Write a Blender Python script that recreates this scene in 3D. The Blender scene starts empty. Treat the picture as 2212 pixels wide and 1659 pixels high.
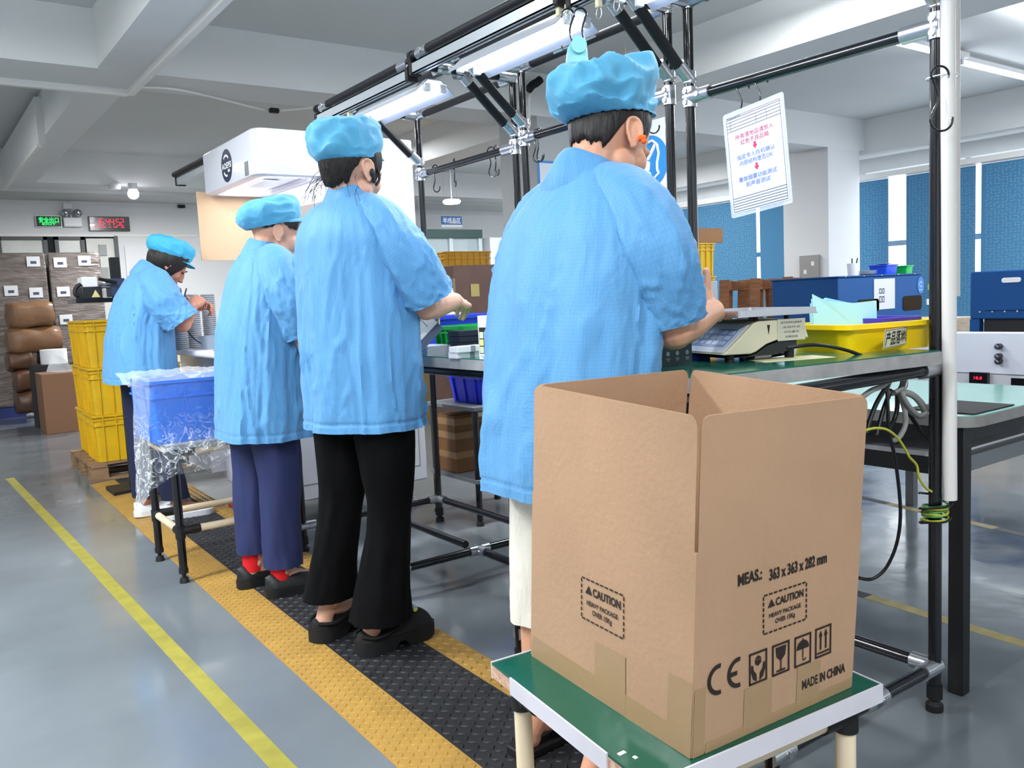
import bpy, math, random
from math import sin, cos, pi, radians, sqrt
from mathutils import Vector, Matrix, noise
V = Vector
scene = bpy.context.scene
COL = scene.collection
random.seed(7)
# ------------------------------------------------------------------ camera
FPX, YAW, PITCH, ROLL, CAMZ = 1839.0, radians(35.60), radians(5.81), radians(-2.70), 1.103
_w = V((sin(YAW)*cos(PITCH), cos(YAW)*cos(PITCH), -sin(PITCH)))
_r = V((cos(YAW), -sin(YAW), 0)); _u = _r.cross(_w)
CR = cos(ROLL)*_r + sin(ROLL)*_u
CU = -sin(ROLL)*_r + cos(ROLL)*_u
CO = V((0, 0, CAMZ))
cam = bpy.data.cameras.new('camera'); camo = bpy.data.objects.new('camera', cam); COL.objects.link(camo)
cam.sensor_width = 36; cam.sensor_fit = 'HORIZONTAL'; cam.lens = FPX*36/2212; cam.clip_start = .05; cam.clip_end = 100
camo.matrix_world = Matrix(((CR.x, CU.x, -_w.x, CO.x), (CR.y, CU.y, -_w.y, CO.y), (CR.z, CU.z, -_w.z, CO.z), (0, 0, 0, 1)))
scene.camera = camo
# ------------------------------------------------------------------ view, sky, large lights
vs = scene.view_settings
vs.view_transform = 'Standard'; vs.look = 'None'; vs.gamma = 1; vs.use_curve_mapping = False; vs.exposure = 0.5
scene.cycles.use_denoising = True
scene.cycles.max_bounces = 7; scene.cycles.diffuse_bounces = 4; scene.cycles.glossy_bounces = 3
scene.cycles.transparent_max_bounces = 12; scene.cycles.caustics_reflective = False; scene.cycles.caustics_refractive = False
scene.cycles.sample_clamp_indirect = 6
w = bpy.data.worlds.new('sky'); scene.world = w; w.use_nodes = True
w.node_tree.nodes['Background'].inputs[0].default_value = (.86, .94, 1, 1)
w.node_tree.nodes['Background'].inputs[1].default_value = 1.5
def area(name, loc, rot, sx, sy, power, col=(1, 1, 1)):
    l = bpy.data.lights.new(name, 'AREA'); l.shape = 'RECTANGLE'; l.size = sx; l.size_y = sy; l.energy = power; l.color = col
    o = bpy.data.objects.new(name, l); COL.objects.link(o); o.location = loc; o.rotation_euler = rot
    return o
# added area lights standing in for ceiling tubes; only the right bay has tubes
CW = (.95, .98, 1); LK = 1.1
for n, (x, y, p) in enumerate([(3.2, .9, 60), (3.2, 3.1, 60), (-1.2, 1.0, 110), (-1.2, 3.6, 110), (7.4, 1.2, 50), (7.6, 2.9, 58), (3.2, 8.2, 50), (7.2, 8.2, 90), (.2, -1.2, 75), (-1.0, 8.0, 30)]):  # includes a rear fill added behind the camera
    area('bay_fill_light', (x, y, 2.80), (0, 0, 0), 2.4, .12, p*LK, CW)
    area('bay_fill_uplight', (x, y, 2.81), (pi, 0, 0), 2.4, .12, p*LK*((.4 if x == 3.2 else .05 if x > 6 else .35) if y < 5 else .0), CW)  # added upward fill that brightens the ceiling in the near bays
# daylight through the window wall on the right
area('window_daylight', (9.25, 4.2, 1.5), (0, radians(90), 0), 1.6, 6.5, 30, (.9, .95, 1))
# ------------------------------------------------------------------ helpers
def ray(x, y): return _w + (x-1106)/FPX*CR - (y-829.5)/FPX*CU
def at(x, y, ax, v):
    d = ray(x, y); i = 'XYZ'.index(ax); return CO + d*((v-CO[i])/d[i])
def lin(c):
    if isinstance(c, str):
        c = [int(c[i:i+2], 16)/255 for i in (0, 2, 4)]
    return tuple(((x/12.92) if x <= .04045 else ((x+.055)/1.055)**2.4) for x in c)
MATS = {}
def mat(name, col, rough=.5, metal=0, spec=.5, emit=0, bump=0, bscale=40, var=0, vscale=6, vcol=None, alpha=1, trans=0, sss=0, coat=0, stretch=(1, 1, 1), ior=1.45, sheen=0):
    if name in MATS: return MATS[name]
    m = bpy.data.materials.new(name); m.use_nodes = True; nt = m.node_tree; N = nt.nodes; L = nt.links
    b = N['Principled BSDF']; c = (*lin(col), 1)
    b.inputs['Base Color'].default_value = c; b.inputs['Roughness'].default_value = rough; b.inputs['Metallic'].default_value = metal
    b.inputs['Specular IOR Level'].default_value = spec; b.inputs['Alpha'].default_value = alpha; b.inputs['Transmission Weight'].default_value = trans
    b.inputs['IOR'].default_value = ior
    if sheen: b.inputs['Sheen Weight'].default_value = sheen
    if sss:
        b.inputs['Subsurface Weight'].default_value = sss; b.inputs['Subsurface Radius'].default_value = (1, .35, .2); b.inputs['Subsurface Scale'].default_value = .008
    if coat: b.inputs['Coat Weight'].default_value = coat
    if emit:
        b.inputs['Emission Color'].default_value = c; b.inputs['Emission Strength'].default_value = emit
    if var or bump:
        tc = N.new('ShaderNodeTexCoord'); mp = N.new('ShaderNodeMapping'); L.new(tc.outputs['Object'], mp.inputs[0]); mp.inputs['Scale'].default_value = stretch
    if var:
        nz = N.new('ShaderNodeTexNoise'); nz.inputs['Scale'].default_value = vscale; nz.inputs['Detail'].default_value = 5; L.new(mp.outputs[0], nz.inputs['Vector'])
        rp = N.new('ShaderNodeValToRGB'); L.new(nz.outputs[0], rp.inputs[0])
        rp.color_ramp.elements[0].position = .32; rp.color_ramp.elements[1].position = .68
        c2 = lin(vcol) if vcol else tuple(x*(1-var) for x in c[:3])
        rp.color_ramp.elements[0].color = (*c2, 1); rp.color_ramp.elements[1].color = c
        L.new(rp.outputs[0], b.inputs['Base Color'])
    if bump:
        nz = N.new('ShaderNodeTexNoise'); nz.inputs['Scale'].default_value = bscale; nz.inputs['Detail'].default_value = 4; L.new(mp.outputs[0], nz.inputs['Vector'])
        bp = N.new('ShaderNodeBump'); bp.inputs['Strength'].default_value = bump; bp.inputs['Distance'].default_value = .01
        L.new(nz.outputs[0], bp.inputs['Height']); L.new(bp.outputs[0], b.inputs['Normal'])
    MATS[name] = m; return m
def chain(o):
    M = Matrix()
    while o is not None: M = o.matrix_basis @ M; o = o.parent
    return M
class G:
    def __init__(s): s.v = []; s.f = []; s.mi = []; s.k = 0; s.uv = None
    def add(s, vs, fs, T=None):
        b = len(s.v); s.v.extend([(T @ V(p)) if T else V(p) for p in vs])
        s.f.extend([tuple(i+b for i in f) for f in fs]); s.mi.extend([s.k]*len(fs)); return s
    def bx(s, x0, x1, y0, y1, z0, z1, T=None):
        p = [(x, y, z) for z in (z0, z1) for y in (y0, y1) for x in (x0, x1)]
        return s.add(p, [(0, 2, 3, 1), (4, 5, 7, 6), (0, 1, 5, 4), (2, 6, 7, 3), (0, 4, 6, 2), (1, 3, 7, 5)], T)
    def box(s, c, d, T=None):
        return s.bx(c[0]-d[0]/2, c[0]+d[0]/2, c[1]-d[1]/2, c[1]+d[1]/2, c[2]-d[2]/2, c[2]+d[2]/2, T)
    def loft(s, rings, cap0=True, cap1=True, closed=True):
        n = len(rings[0]); vs = [p for r in rings for p in r]; fs = []
        for i in range(len(rings)-1):
            for j in range(n if closed else n-1):
                a = i*n+j; b = i*n+(j+1) % n; fs.append((a, b, b+n, a+n))
        if cap0: fs.append(tuple(range(n-1, -1, -1)))
        if cap1: fs.append(tuple(range((len(rings)-1)*n, len(rings)*n)))
        return s.add(vs, fs)
    def tube(s, pts, r, n=10, closed=False, cap=True):
        pts = [V(p) for p in pts]; m = len(pts); rr = r if isinstance(r, (list, tuple)) else [r]*m
        up = None; rings = []
        for i in range(m):
            t = (pts[(i+1) % m]-pts[i-1]) if closed else (pts[min(i+1, m-1)]-pts[max(i-1, 0)])
            if t.length < 1e-9: t = V((0, 0, 1))
            t.normalize()
            if up is None:
                up = t.orthogonal()
            up = up - t*up.dot(t)
            if up.length < 1e-6: up = t.orthogonal()
            up.normalize(); b = t.cross(up)
            rings.append([pts[i]+(up*cos(2*pi*k/n)+b*sin(2*pi*k/n))*rr[i] for k in range(n)])
        if closed:
            rings.append(rings[0]); return s.loft(rings, False, False)
        return s.loft(rings, cap, cap)
    def cyl(s, a, b, r, r2=None, n=18, cap=True):
        return s.tube([a, b], [r, r if r2 is None else r2], n, cap=cap)
    def lathe(s, prof, c=(0, 0, 0), n=24, T=None, cap=True):
        rings = [[V((c[0]+r*cos(2*pi*k/n), c[1]+r*sin(2*pi*k/n), c[2]+z)) for k in range(n)] for r, z in prof]
        if T: rings = [[T @ p for p in r] for r in rings]
        return s.loft(rings, cap, cap)
    def ell(s, c, rad, A=None, nu=16, nv=10):
        T = Matrix.Translation(V(c)) @ (A.to_4x4() if A else Matrix()) @ Matrix.Diagonal((*rad, 1))
        rings = [[T @ V((sin(t)*cos(2*pi*k/nu), sin(t)*sin(2*pi*k/nu), -cos(t))) for k in range(nu)] for t in [pi*(i+.02)/(nv+.04) for i in range(nv+1)]]
        return s.loft(rings)
    def prism(s, poly, T, h):
        n = len(poly); vs = [T @ V((x, y, 0)) for x, y in poly]+[T @ V((x, y, h)) for x, y in poly]
        fs = [tuple(range(n-1, -1, -1)), tuple(range(n, 2*n))]+[(i, (i+1) % n, n+(i+1) % n, n+i) for i in range(n)]
        return s.add(vs, fs)
    def quad(s, *p): return s.add(p, [tuple(range(len(p)))])
    def obj(s, name, m, parent=None, bevel=0, smooth=True, label=None, seg=2, local=False, angle=40, solid=0, kind=None):
        me = bpy.data.meshes.new(name)
        vs = s.v
        if parent is not None and not local:
            I = chain(parent).inverted(); vs = [I @ p for p in vs]
        me.from_pydata(vs, [], s.f)
        for x in (m if isinstance(m, (list, tuple)) else [m]): me.materials.append(x)
        me.polygons.foreach_set('material_index', s.mi)
        if s.uv:
            u = me.uv_layers.new(name='UVMap')
            flat = [0.0]*(2*len(me.loops))
            for l in me.loops:
                flat[2*l.index], flat[2*l.index+1] = s.uv[l.vertex_index]
            u.data.foreach_set('uv', flat)
        if smooth:
            me.polygons.foreach_set('use_smooth', [True]*len(me.polygons)); me.set_sharp_from_angle(angle=radians(angle))
        o = bpy.data.objects.new(name, me); COL.objects.link(o)
        if parent is not None: o.parent = parent
        if bevel:
            b = o.modifiers.new('bevel', 'BEVEL'); b.width = bevel; b.segments = seg; b.limit_method = 'ANGLE'; b.angle_limit = radians(35)
        if solid:
            b = o.modifiers.new('solid', 'SOLIDIFY'); b.thickness = solid; b.offset = 0
        if label: o['label'] = label
        if kind: o['kind'] = kind
        return o
def tag(o, label, cat, group=None, kind=None):
    if label: o['label'] = label
    if cat: o['category'] = cat
    if group: o['group'] = group
    if kind: o['kind'] = kind
    return o
def thing(name, label, cat, loc=(0, 0, 0), rz=0, group=None):
    o = bpy.data.objects.new(name, None); COL.objects.link(o); o.location = loc; o.rotation_euler = (0, 0, rz); o.empty_display_size = .05
    return tag(o, label, cat, group)
def dup(root, loc, rz=None, label=None, group=None):
    r = root.copy(); COL.objects.link(r); r.location = loc
    if rz is not None: r.rotation_euler = (0, 0, rz)
    if label: r['label'] = label
    if group: r['group'] = group
    for ch in list(root.children):
        c = ch.copy(); COL.objects.link(c); c.parent = r
        for g in list(ch.children):
            d = g.copy(); COL.objects.link(d); d.parent = c
    return r
def fr(o, x, y):
    """frame with origin o, x axis x, y axis towards y"""
    x = V(x).normalized(); y = V(y); z = x.cross(y).normalized(); y = z.cross(x)
    o = V(o); return Matrix(((x.x, y.x, z.x, o.x), (x.y, y.y, z.y, o.y), (x.z, y.z, z.z, o.z), (0, 0, 0, 1)))
def text(s, size, T, m, name, parent, bold=0, align='CENTER', sx=1, label=None, space=1):
    c = bpy.data.curves.new(name, 'FONT'); c.body = s; c.size = size; c.offset = bold*size; c.align_x = align; c.align_y = 'CENTER'; c.resolution_u = 3; c.space_character = space
    t = bpy.data.objects.new('t', c); COL.objects.link(t)
    dg = bpy.context.evaluated_depsgraph_get(); me = bpy.data.meshes.new_from_object(t.evaluated_get(dg))
    bpy.data.objects.remove(t); bpy.data.curves.remove(c)
    M = T @ Matrix.Diagonal((sx, 1, 1, 1))
    if parent is not None: M = chain(parent).inverted() @ M
    me.transform(M); me.materials.clear(); me.materials.append(m); me.name = name
    o = bpy.data.objects.new(name, me); COL.objects.link(o); o.parent = parent
    if label: o['label'] = label
    return o
def spline(pts, n=8, closed=False):
    pts = [V(p) for p in pts]; m = len(pts); out = []
    for i in range(m if closed else m-1):
        if closed: a, b, c, d = pts[i-1], pts[i], pts[(i+1) % m], pts[(i+2) % m]
        else: a, b, c, d = pts[max(i-1, 0)], pts[i], pts[i+1], pts[min(i+2, m-1)]
        for k in range(n):
            t = k/n; out.append(.5*((2*b)+(c-a)*t+(2*a-5*b+4*c-d)*t*t+(3*b-a-3*c+d)*t**3))
    if not closed: out.append(pts[-1])
    return out
def rrect(w, h, r, n=4):
    p = []
    for cx_, cy_, a in ((w/2-r, h/2-r, 0), (-w/2+r, h/2-r, 90), (-w/2+r, -h/2+r, 180), (w/2-r, -h/2+r, 270)):
        for k in range(n+1):
            t = radians(a+90*k/n); p.append((cx_+r*cos(t), cy_+r*sin(t)))
    return p
X3, Y3, Z3 = V((1, 0, 0)), V((0, 1, 0)), V((0, 0, 1))
def struct(name, g, m, **k):
    o = g.obj(name, m, smooth=False, **k); o['kind'] = 'structure'; return o
# ------------------------------------------------------------------ common materials
M_black = mat('black_pipe', '0b0c12', .22, spec=.55, coat=.3)
M_blackmat = mat('black_sleeve', '14151a', .55)
M_rubber = mat('black_rubber', '101012', .6)
M_zinc = mat('zinc_joint', 'c4c6cc', .28, metal=.9, bump=.05, bscale=60)
M_cream = mat('cream_pipe', 'e6d3b4', .4)
M_alu = mat('aluminium', 'b9c0c6', .35, metal=.55)
M_white = mat('white_plastic', 'e8e9ec', .35)
M_paper = mat('white_paper', 'eef0f2', .7)
M_card = mat('cardboard', 'ac8a6d', .75, bump=.12, bscale=90, var=.1, vscale=5)
M_cardd = mat('cardboard_edge', 'a07a55', .85)
M_ink = mat('black_ink', '221a16', .7)
M_blue = mat('blue_plastic', '1f4fd8', .35)
M_yel = mat('yellow_plastic', 'e0b414', .45, var=.18, vscale=5)
M_yelb = mat('bright_yellow_plastic', 'ffd60c', .35)
M_green = mat('green_plastic', '12b04c', .35)
M_wood = mat('pallet_wood', '9a7a5a', .8, bump=.3, bscale=30, var=.35, vscale=9, stretch=(1, 1, 6))
# ================================================================== room
m_floor = None
def floor_mat():
    m = bpy.data.materials.new('floor_epoxy'); m.use_nodes = True; nt = m.node_tree; N = nt.nodes; L = nt.links; b = N['Principled BSDF']
    tc = N.new('ShaderNodeTexCoord')
    n1 = N.new('ShaderNodeTexNoise'); n1.inputs['Scale'].default_value = 1.3; n1.inputs['Detail'].default_value = 6; L.new(tc.outputs['Object'], n1.inputs['Vector'])
    r = N.new('ShaderNodeValToRGB'); L.new(n1.outputs[0], r.inputs[0]); e = r.color_ramp.elements
    e[0].position = .35; e[0].color = (*lin('676e73'), 1); e[1].position = .7; e[1].color = (*lin('788085'), 1); L.new(r.outputs[0], b.inputs['Base Color'])
    n2 = N.new('ShaderNodeTexNoise'); n2.inputs['Scale'].default_value = 5; n2.inputs['Detail'].default_value = 5; L.new(tc.outputs['Object'], n2.inputs['Vector'])
    r2 = N.new('ShaderNodeMapRange'); r2.inputs[1].default_value = .3; r2.inputs[2].default_value = .7; r2.inputs[3].default_value = .06; r2.inputs[4].default_value = .24; L.new(n2.outputs[0], r2.inputs[0]); L.new(r2.outputs[0], b.inputs['Roughness'])
    n3 = N.new('ShaderNodeTexNoise'); n3.inputs['Scale'].default_value = 3.5; n3.inputs['Detail'].default_value = 3; L.new(tc.outputs['Object'], n3.inputs['Vector'])
    bp = N.new('ShaderNodeBump'); bp.inputs['Strength'].default_value = .12; bp.inputs['Distance'].default_value = .02; L.new(n3.outputs[0], bp.inputs['Height']); L.new(bp.outputs[0], b.inputs['Normal'])
    b.inputs['Specular IOR Level'].default_value = .6
    return m
m_wall = mat('wall_paint', 'e2e3e4', .85, var=.05, vscale=2)
m_ceil = mat('ceiling_paint', 'd3d5d3', .9, var=.06, vscale=1.2)
m_beam = mat('beam_paint', 'e4e5e4', .9, var=.04, vscale=1.5)
struct('floor', G().bx(-4.2, 9.9, -4, 17, -.1, 0), floor_mat())
struct('ceiling', G().bx(-4.2, 9.9, -4, 11.2, 2.95, 3.1), m_ceil)
struct('ceiling_rear', G().bx(-4.2, 9.9, 11.2, 17, 2.56, 2.95), m_ceil)
# beams across (x direction) and along (y direction)
for nm, b in dict(beam_across_near=(-4.2, 9.9, .55, 1.0), beam_across_middle=(-4.2, 9.9, 5.75, 6.2), beam_across_far=(-4.2, 9.9, 10.72, 11.25)).items():
    struct(nm, G().bx(b[0], b[1], b[2], b[3], 2.6, 2.96), m_beam)
struct('beam_along_left', G().bx(1.14, 1.4, -4, 11.2, 2.602, 2.96), m_beam)
struct('beam_along_middle', G().bx(4.78, 5.25, -4, 11.2, 2.603, 2.96), m_beam)
struct('beam_along_right', G().bx(9.3, 9.72, -4, 11.2, 2.56, 2.96), m_beam)
m_trunk = mat('white_trunking', 'eceae6', .5)
def thingstruct(name, label): return None
# cable trunking under the crossing beams
struct('trim_1', G().bx(-4, 1.40, 6.2, 6.24, 2.56, 2.63), m_trunk)
struct('trim_2', G().bx(1.40, 1.44, -4, 6.2, 2.56, 2.63), m_trunk)
y1 = at(62, 308, 'Z', 2.53).y
struct('trim_8', G().bx(1.085, 1.14, y1, 10.72, 2.53, 2.9), m_beam); struct('trim_9', G().bx(1.07, 1.10, y1, 10.72, 2.50, 2.53), m_trunk)
# columns
struct('column_window', G().bx(8.59, 9.2, 5.752, 6.35, 0, 2.95), m_wall)
struct('column_middle', G().bx(4.50, 5.02, 5.752, 6.3, 0, 2.95), mat('column_grey', 'b9bcbe', .85))
# walls
gw = G(); gw.bx(-4.2, -.6, 12, 12.15, 0, 2.6); gw.bx(-.6, 2.43, 12, 12.15, 2.12, 2.6); gw.bx(-4.2, 9.9, 13.6, 13.7, 0, 2.6); gw.bx(2.43, 9.9, 12, 12.15, 0, 2.6)
struct('wall_back', gw, m_wall)
struct('wall_left', G().bx(-4.2, -4.05, -4, 12, 0, 2.95), m_wall)
gr = G(); gr.bx(9.72, 9.9, -4, 17, 0, .62); gr.bx(9.72, 9.9, -4, 17, 2.4, 2.96)
for y0, y1 in ((-4, -1.5), (6.05, 6.45), (11.2, 17)): gr.bx(9.72, 9.9, y0, y1, .62, 2.4)
struct('wall_right', gr, m_wall)
struct('trim_3', G().bx(9.60, 9.72, -1.5, 11.2, .58, .62), mat('sill_white', 'f2f1ee', .5))
gr = G()
gr.bx(-4.2, 9.9, -4.15, -4, 0, 1.0); gr.bx(-4.2, 9.9, -4.15, -4, 2.4, 2.95)
for x in (-4.2, -1.4, 1.4, 4.2, 7.0, 9.3): gr.bx(x, x+.6, -4.15, -4, 1.0, 2.4)
struct('wall_rear', gr, m_wall)
# ------------------------------------------------------------------ glazed doors in the back wall
m_fr = mat('grey_door_frame', '55585c', .5); m_gl = mat('frosted_glass', 'dfe2dc', .3, var=.15, vscale=3)
for n, (x0, x1) in enumerate(((-.6, .2), (.2, .98), (1.08, 1.62), (1.70, 1.76+.28))):
    g = G().bx(x0, x1, 12.03, 12.06, 0, 2.08); o = struct('door_%d' % (n+1), g, m_gl)
    f = G(); f.bx(x0, x0+.045, 12.0, 12.09, 0, 2.12); f.bx(x1-.045, x1, 12.0, 12.09, 0, 2.12); f.bx(x0, x1, 12.0, 12.09, 2.08, 2.12); f.obj('door_frame', m_fr, o, smooth=False)
o = struct('door_5', G().bx(2.06, 2.40, 12.02, 12.06, 0, 2.1), mat('cream_door', 'dcdcd6', .6)); f = G(); f.bx(2.385, 2.43, 11.98, 12.06, 0, 2.13); f.obj('door_frame', m_fr, o, smooth=False)
for z in (1.95, 1.66, 1.38): G().bx(2.20, 2.29, 12.0, 12.02, z-.07, z+.07).obj('notice', mat('grey_notice', 'a4a6a6', .7), o, smooth=False)
struct('door_6', G().bx(2.5, 3.0, 11.97, 12.0, 0, 2.0), mat('white_door', 'e0e1e3', .6))
struct('trim_4', G().bx(-4, 3.44, 11.985, 12.0, 2.12, 2.15), m_trunk)
# wall blinds and windows on the right
m_rail = mat('blind_rail', 'f1efea', .5)
def blind_mat():
    m = bpy.data.materials.new('blind_cloth'); m.use_nodes = True; nt = m.node_tree; N = nt.nodes; L = nt.links; b = N['Principled BSDF']; b.inputs['Base Color'].default_value = (*lin('5590b5'), 1); b.inputs['Roughness'].default_value = .8
    t = N.new('ShaderNodeBsdfTranslucent'); t.inputs[0].default_value = (*lin('5a9cc4'), 1); mx_ = N.new('ShaderNodeMixShader'); mx_.inputs[0].default_value = .3; L.new(b.outputs[0], mx_.inputs[1]); L.new(t.outputs[0], mx_.inputs[2]); L.new(mx_.outputs[0], N['Material Output'].inputs[0]); return m
m_bl = blind_mat(); m_dash = mat('blind_dash', '7fb2cc', .8)
def blind(n, y0, y1, pat=True, z0=.66, z1=2.28):
    g = G(); X = 9.58; g.bx(X-.002, X, y0, y1, z0, z1)
    if pat:
        g.k = 1; rs = random.Random(n); st_ = .040; z = z0+.02
        while z < z1-.02:
            y = y0+.02
            while y < y1-.02:
                a = rs.choice((.5, -.6, 1.2, -1.2, 0))+rs.uniform(-.2, .2); d = V((0, cos(a), sin(a)))*.014; s = V((0, -sin(a), cos(a)))*.0036; c = V((X-.003, y+rs.uniform(-.008, .008), z+rs.uniform(-.008, .008)))
                g.add([c+d+s*.3, c+s, c-d+s*.3, c-d-s*.3, c-s, c+d-s*.3], [(5, 4, 3, 2, 1, 0)]); y += st_
            z += st_*.8
    t = thing('roller_blind', ('blue patterned roller blind ' if pat else 'plain blue roller blind ')+n_lab[n], 'blind', (X, (y0+y1)/2, z0)); g.obj('cloth', [m_bl, m_dash], t, smooth=False)
    G().bx(X-.008, X+.006, y0, y1, z0-.018, z0).obj('bottom_bar', m_rail, t, smooth=False); G().cyl((X+.01, y0, z1+.03), (X+.01, y1, z1+.03), .028, n=16).obj('roll', m_rail, t)
    return t
n_lab = {1: 'left of the bright gap behind the instruction sheet', 2: 'between the narrow bright gap and the window column', 3: 'just right of the window column', 4: 'behind the end post, right of the widest bright gap', 5: 'farthest right, above the second blue machine'}
blind(1, 7.52, 9.6); blind(2, 6.45, 7.46, False); blind(3, 5.62, 6.25); blind(4, 4.62, 5.40); blind(5, 2.2, 4.56)
struct('trim_5', G().bx(9.53, 9.62, 2.0, 11, 2.3, 2.36), m_rail); struct('trim_6', G().bx(9.5, 9.62, 2.0, 11, .6, .64), m_rail)
for n, (y0, y1) in enumerate(((-1.5, 6.05), (6.45, 11.2))):
    g = G()
    for k in range(7): y = y0+(y1-y0)*k/6; g.bx(9.76, 9.82, y-.025, y+.025, .62, 2.4)
    g.bx(9.76, 9.82, y0, y1, 1.5, 1.56); struct('window_%d' % (n+1), g, mat('window_frame', 'd8dcdf', .5))
# ceiling tube rows
m_tb = mat('ceiling_tube', 'f3f6ff', .4, emit=9)
def ceil_tube(label, x0, x1, y, z=2.86):
    t = thing('ceiling_tube_light', label, 'light', ((x0+x1)/2, y, z), 0, 'ceiling tube lights'); G().bx(x0, x1, y-.025, y+.025, z+.02, z+.06).obj('housing', M_white, t, bevel=.004); G().cyl((x0+.02, y, z), (x1-.02, y, z), .016, n=14).obj('tube', m_tb, t)
    for x in (x0+.02, x1-.02): G().box((x, y, z+.005), (.03, .036, .04)).obj('tube_holder', M_white, t)
    for x in (x0+.2, x1-.2): G().cyl((x, y, z+.06), (x, y, 2.95), .006, n=8).obj('hanger', M_white, t)
ceil_tube('ceiling tube light just left of the end post', 6.25, 7.05, 3.61); ceil_tube('ceiling tube light running off the right edge of the picture', 7.35, 8.75, 3.68)
struct('trim_7', G().bx(7.05, 7.35, 3.60, 3.66, 2.88, 2.92), m_trunk)
t = thing('ceiling_globe', 'small bright round ceiling lamp in front of the exit sign', 'light', (2.37, 10.64+.85, 2.5)); p = at(288, 419, 'Z', 2.49); t.location = p
G().ell(p, (.062, .062, .06), None, 20, 12).obj('globe', mat('globe_glow', 'f4f2ff', .4, emit=12), t); G().cyl(p+V((0, 0, .05)), V((p.x, p.y, 2.61)), .05, n=20).obj('base', M_white, t)
p = at(248, 411, 'Z', 2.54); o = G().lathe([(.06, .0), (.07, .03), (.065, .06)], (p.x, p.y, 2.55), 24).obj('smoke_detector', M_white, None); tag(o, 'white round smoke detector left of the ceiling lamp', 'smoke detector')
area('globe_light', (2.35, 10.3, 2.42), (0, 0, 0), .2, .2, 45)
p = at(1070, 322, 'Z', 2.5); t = thing('ceiling_globe', 'bright round lamp just under the far overhead pipe', 'light', tuple(at(1070, 320, 'Y', 8.5))); q = t.location.copy(); G().lathe([(.12, 0), (.13, .03), (.1, .06)], q, 24).obj('globe', MATS['globe_glow'], t); G().cyl(q+V((0, 0, .05)), V((q.x, q.y, 2.95)), .005, n=8).obj('base', M_white, t)
q = at(976, 440, 'Y', 9.6); t = thing('ceiling_globe', 'bright round lamp above the hanging blue area sign', 'light', tuple(q)); G().lathe([(.1, 0), (.12, .03), (.1, .05)], q, 24).obj('globe', MATS['globe_glow'], t); G().cyl(q+V((0, 0, .04)), V((q.x, q.y, 2.95)), .005, n=8).obj('base', M_white, t)
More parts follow.
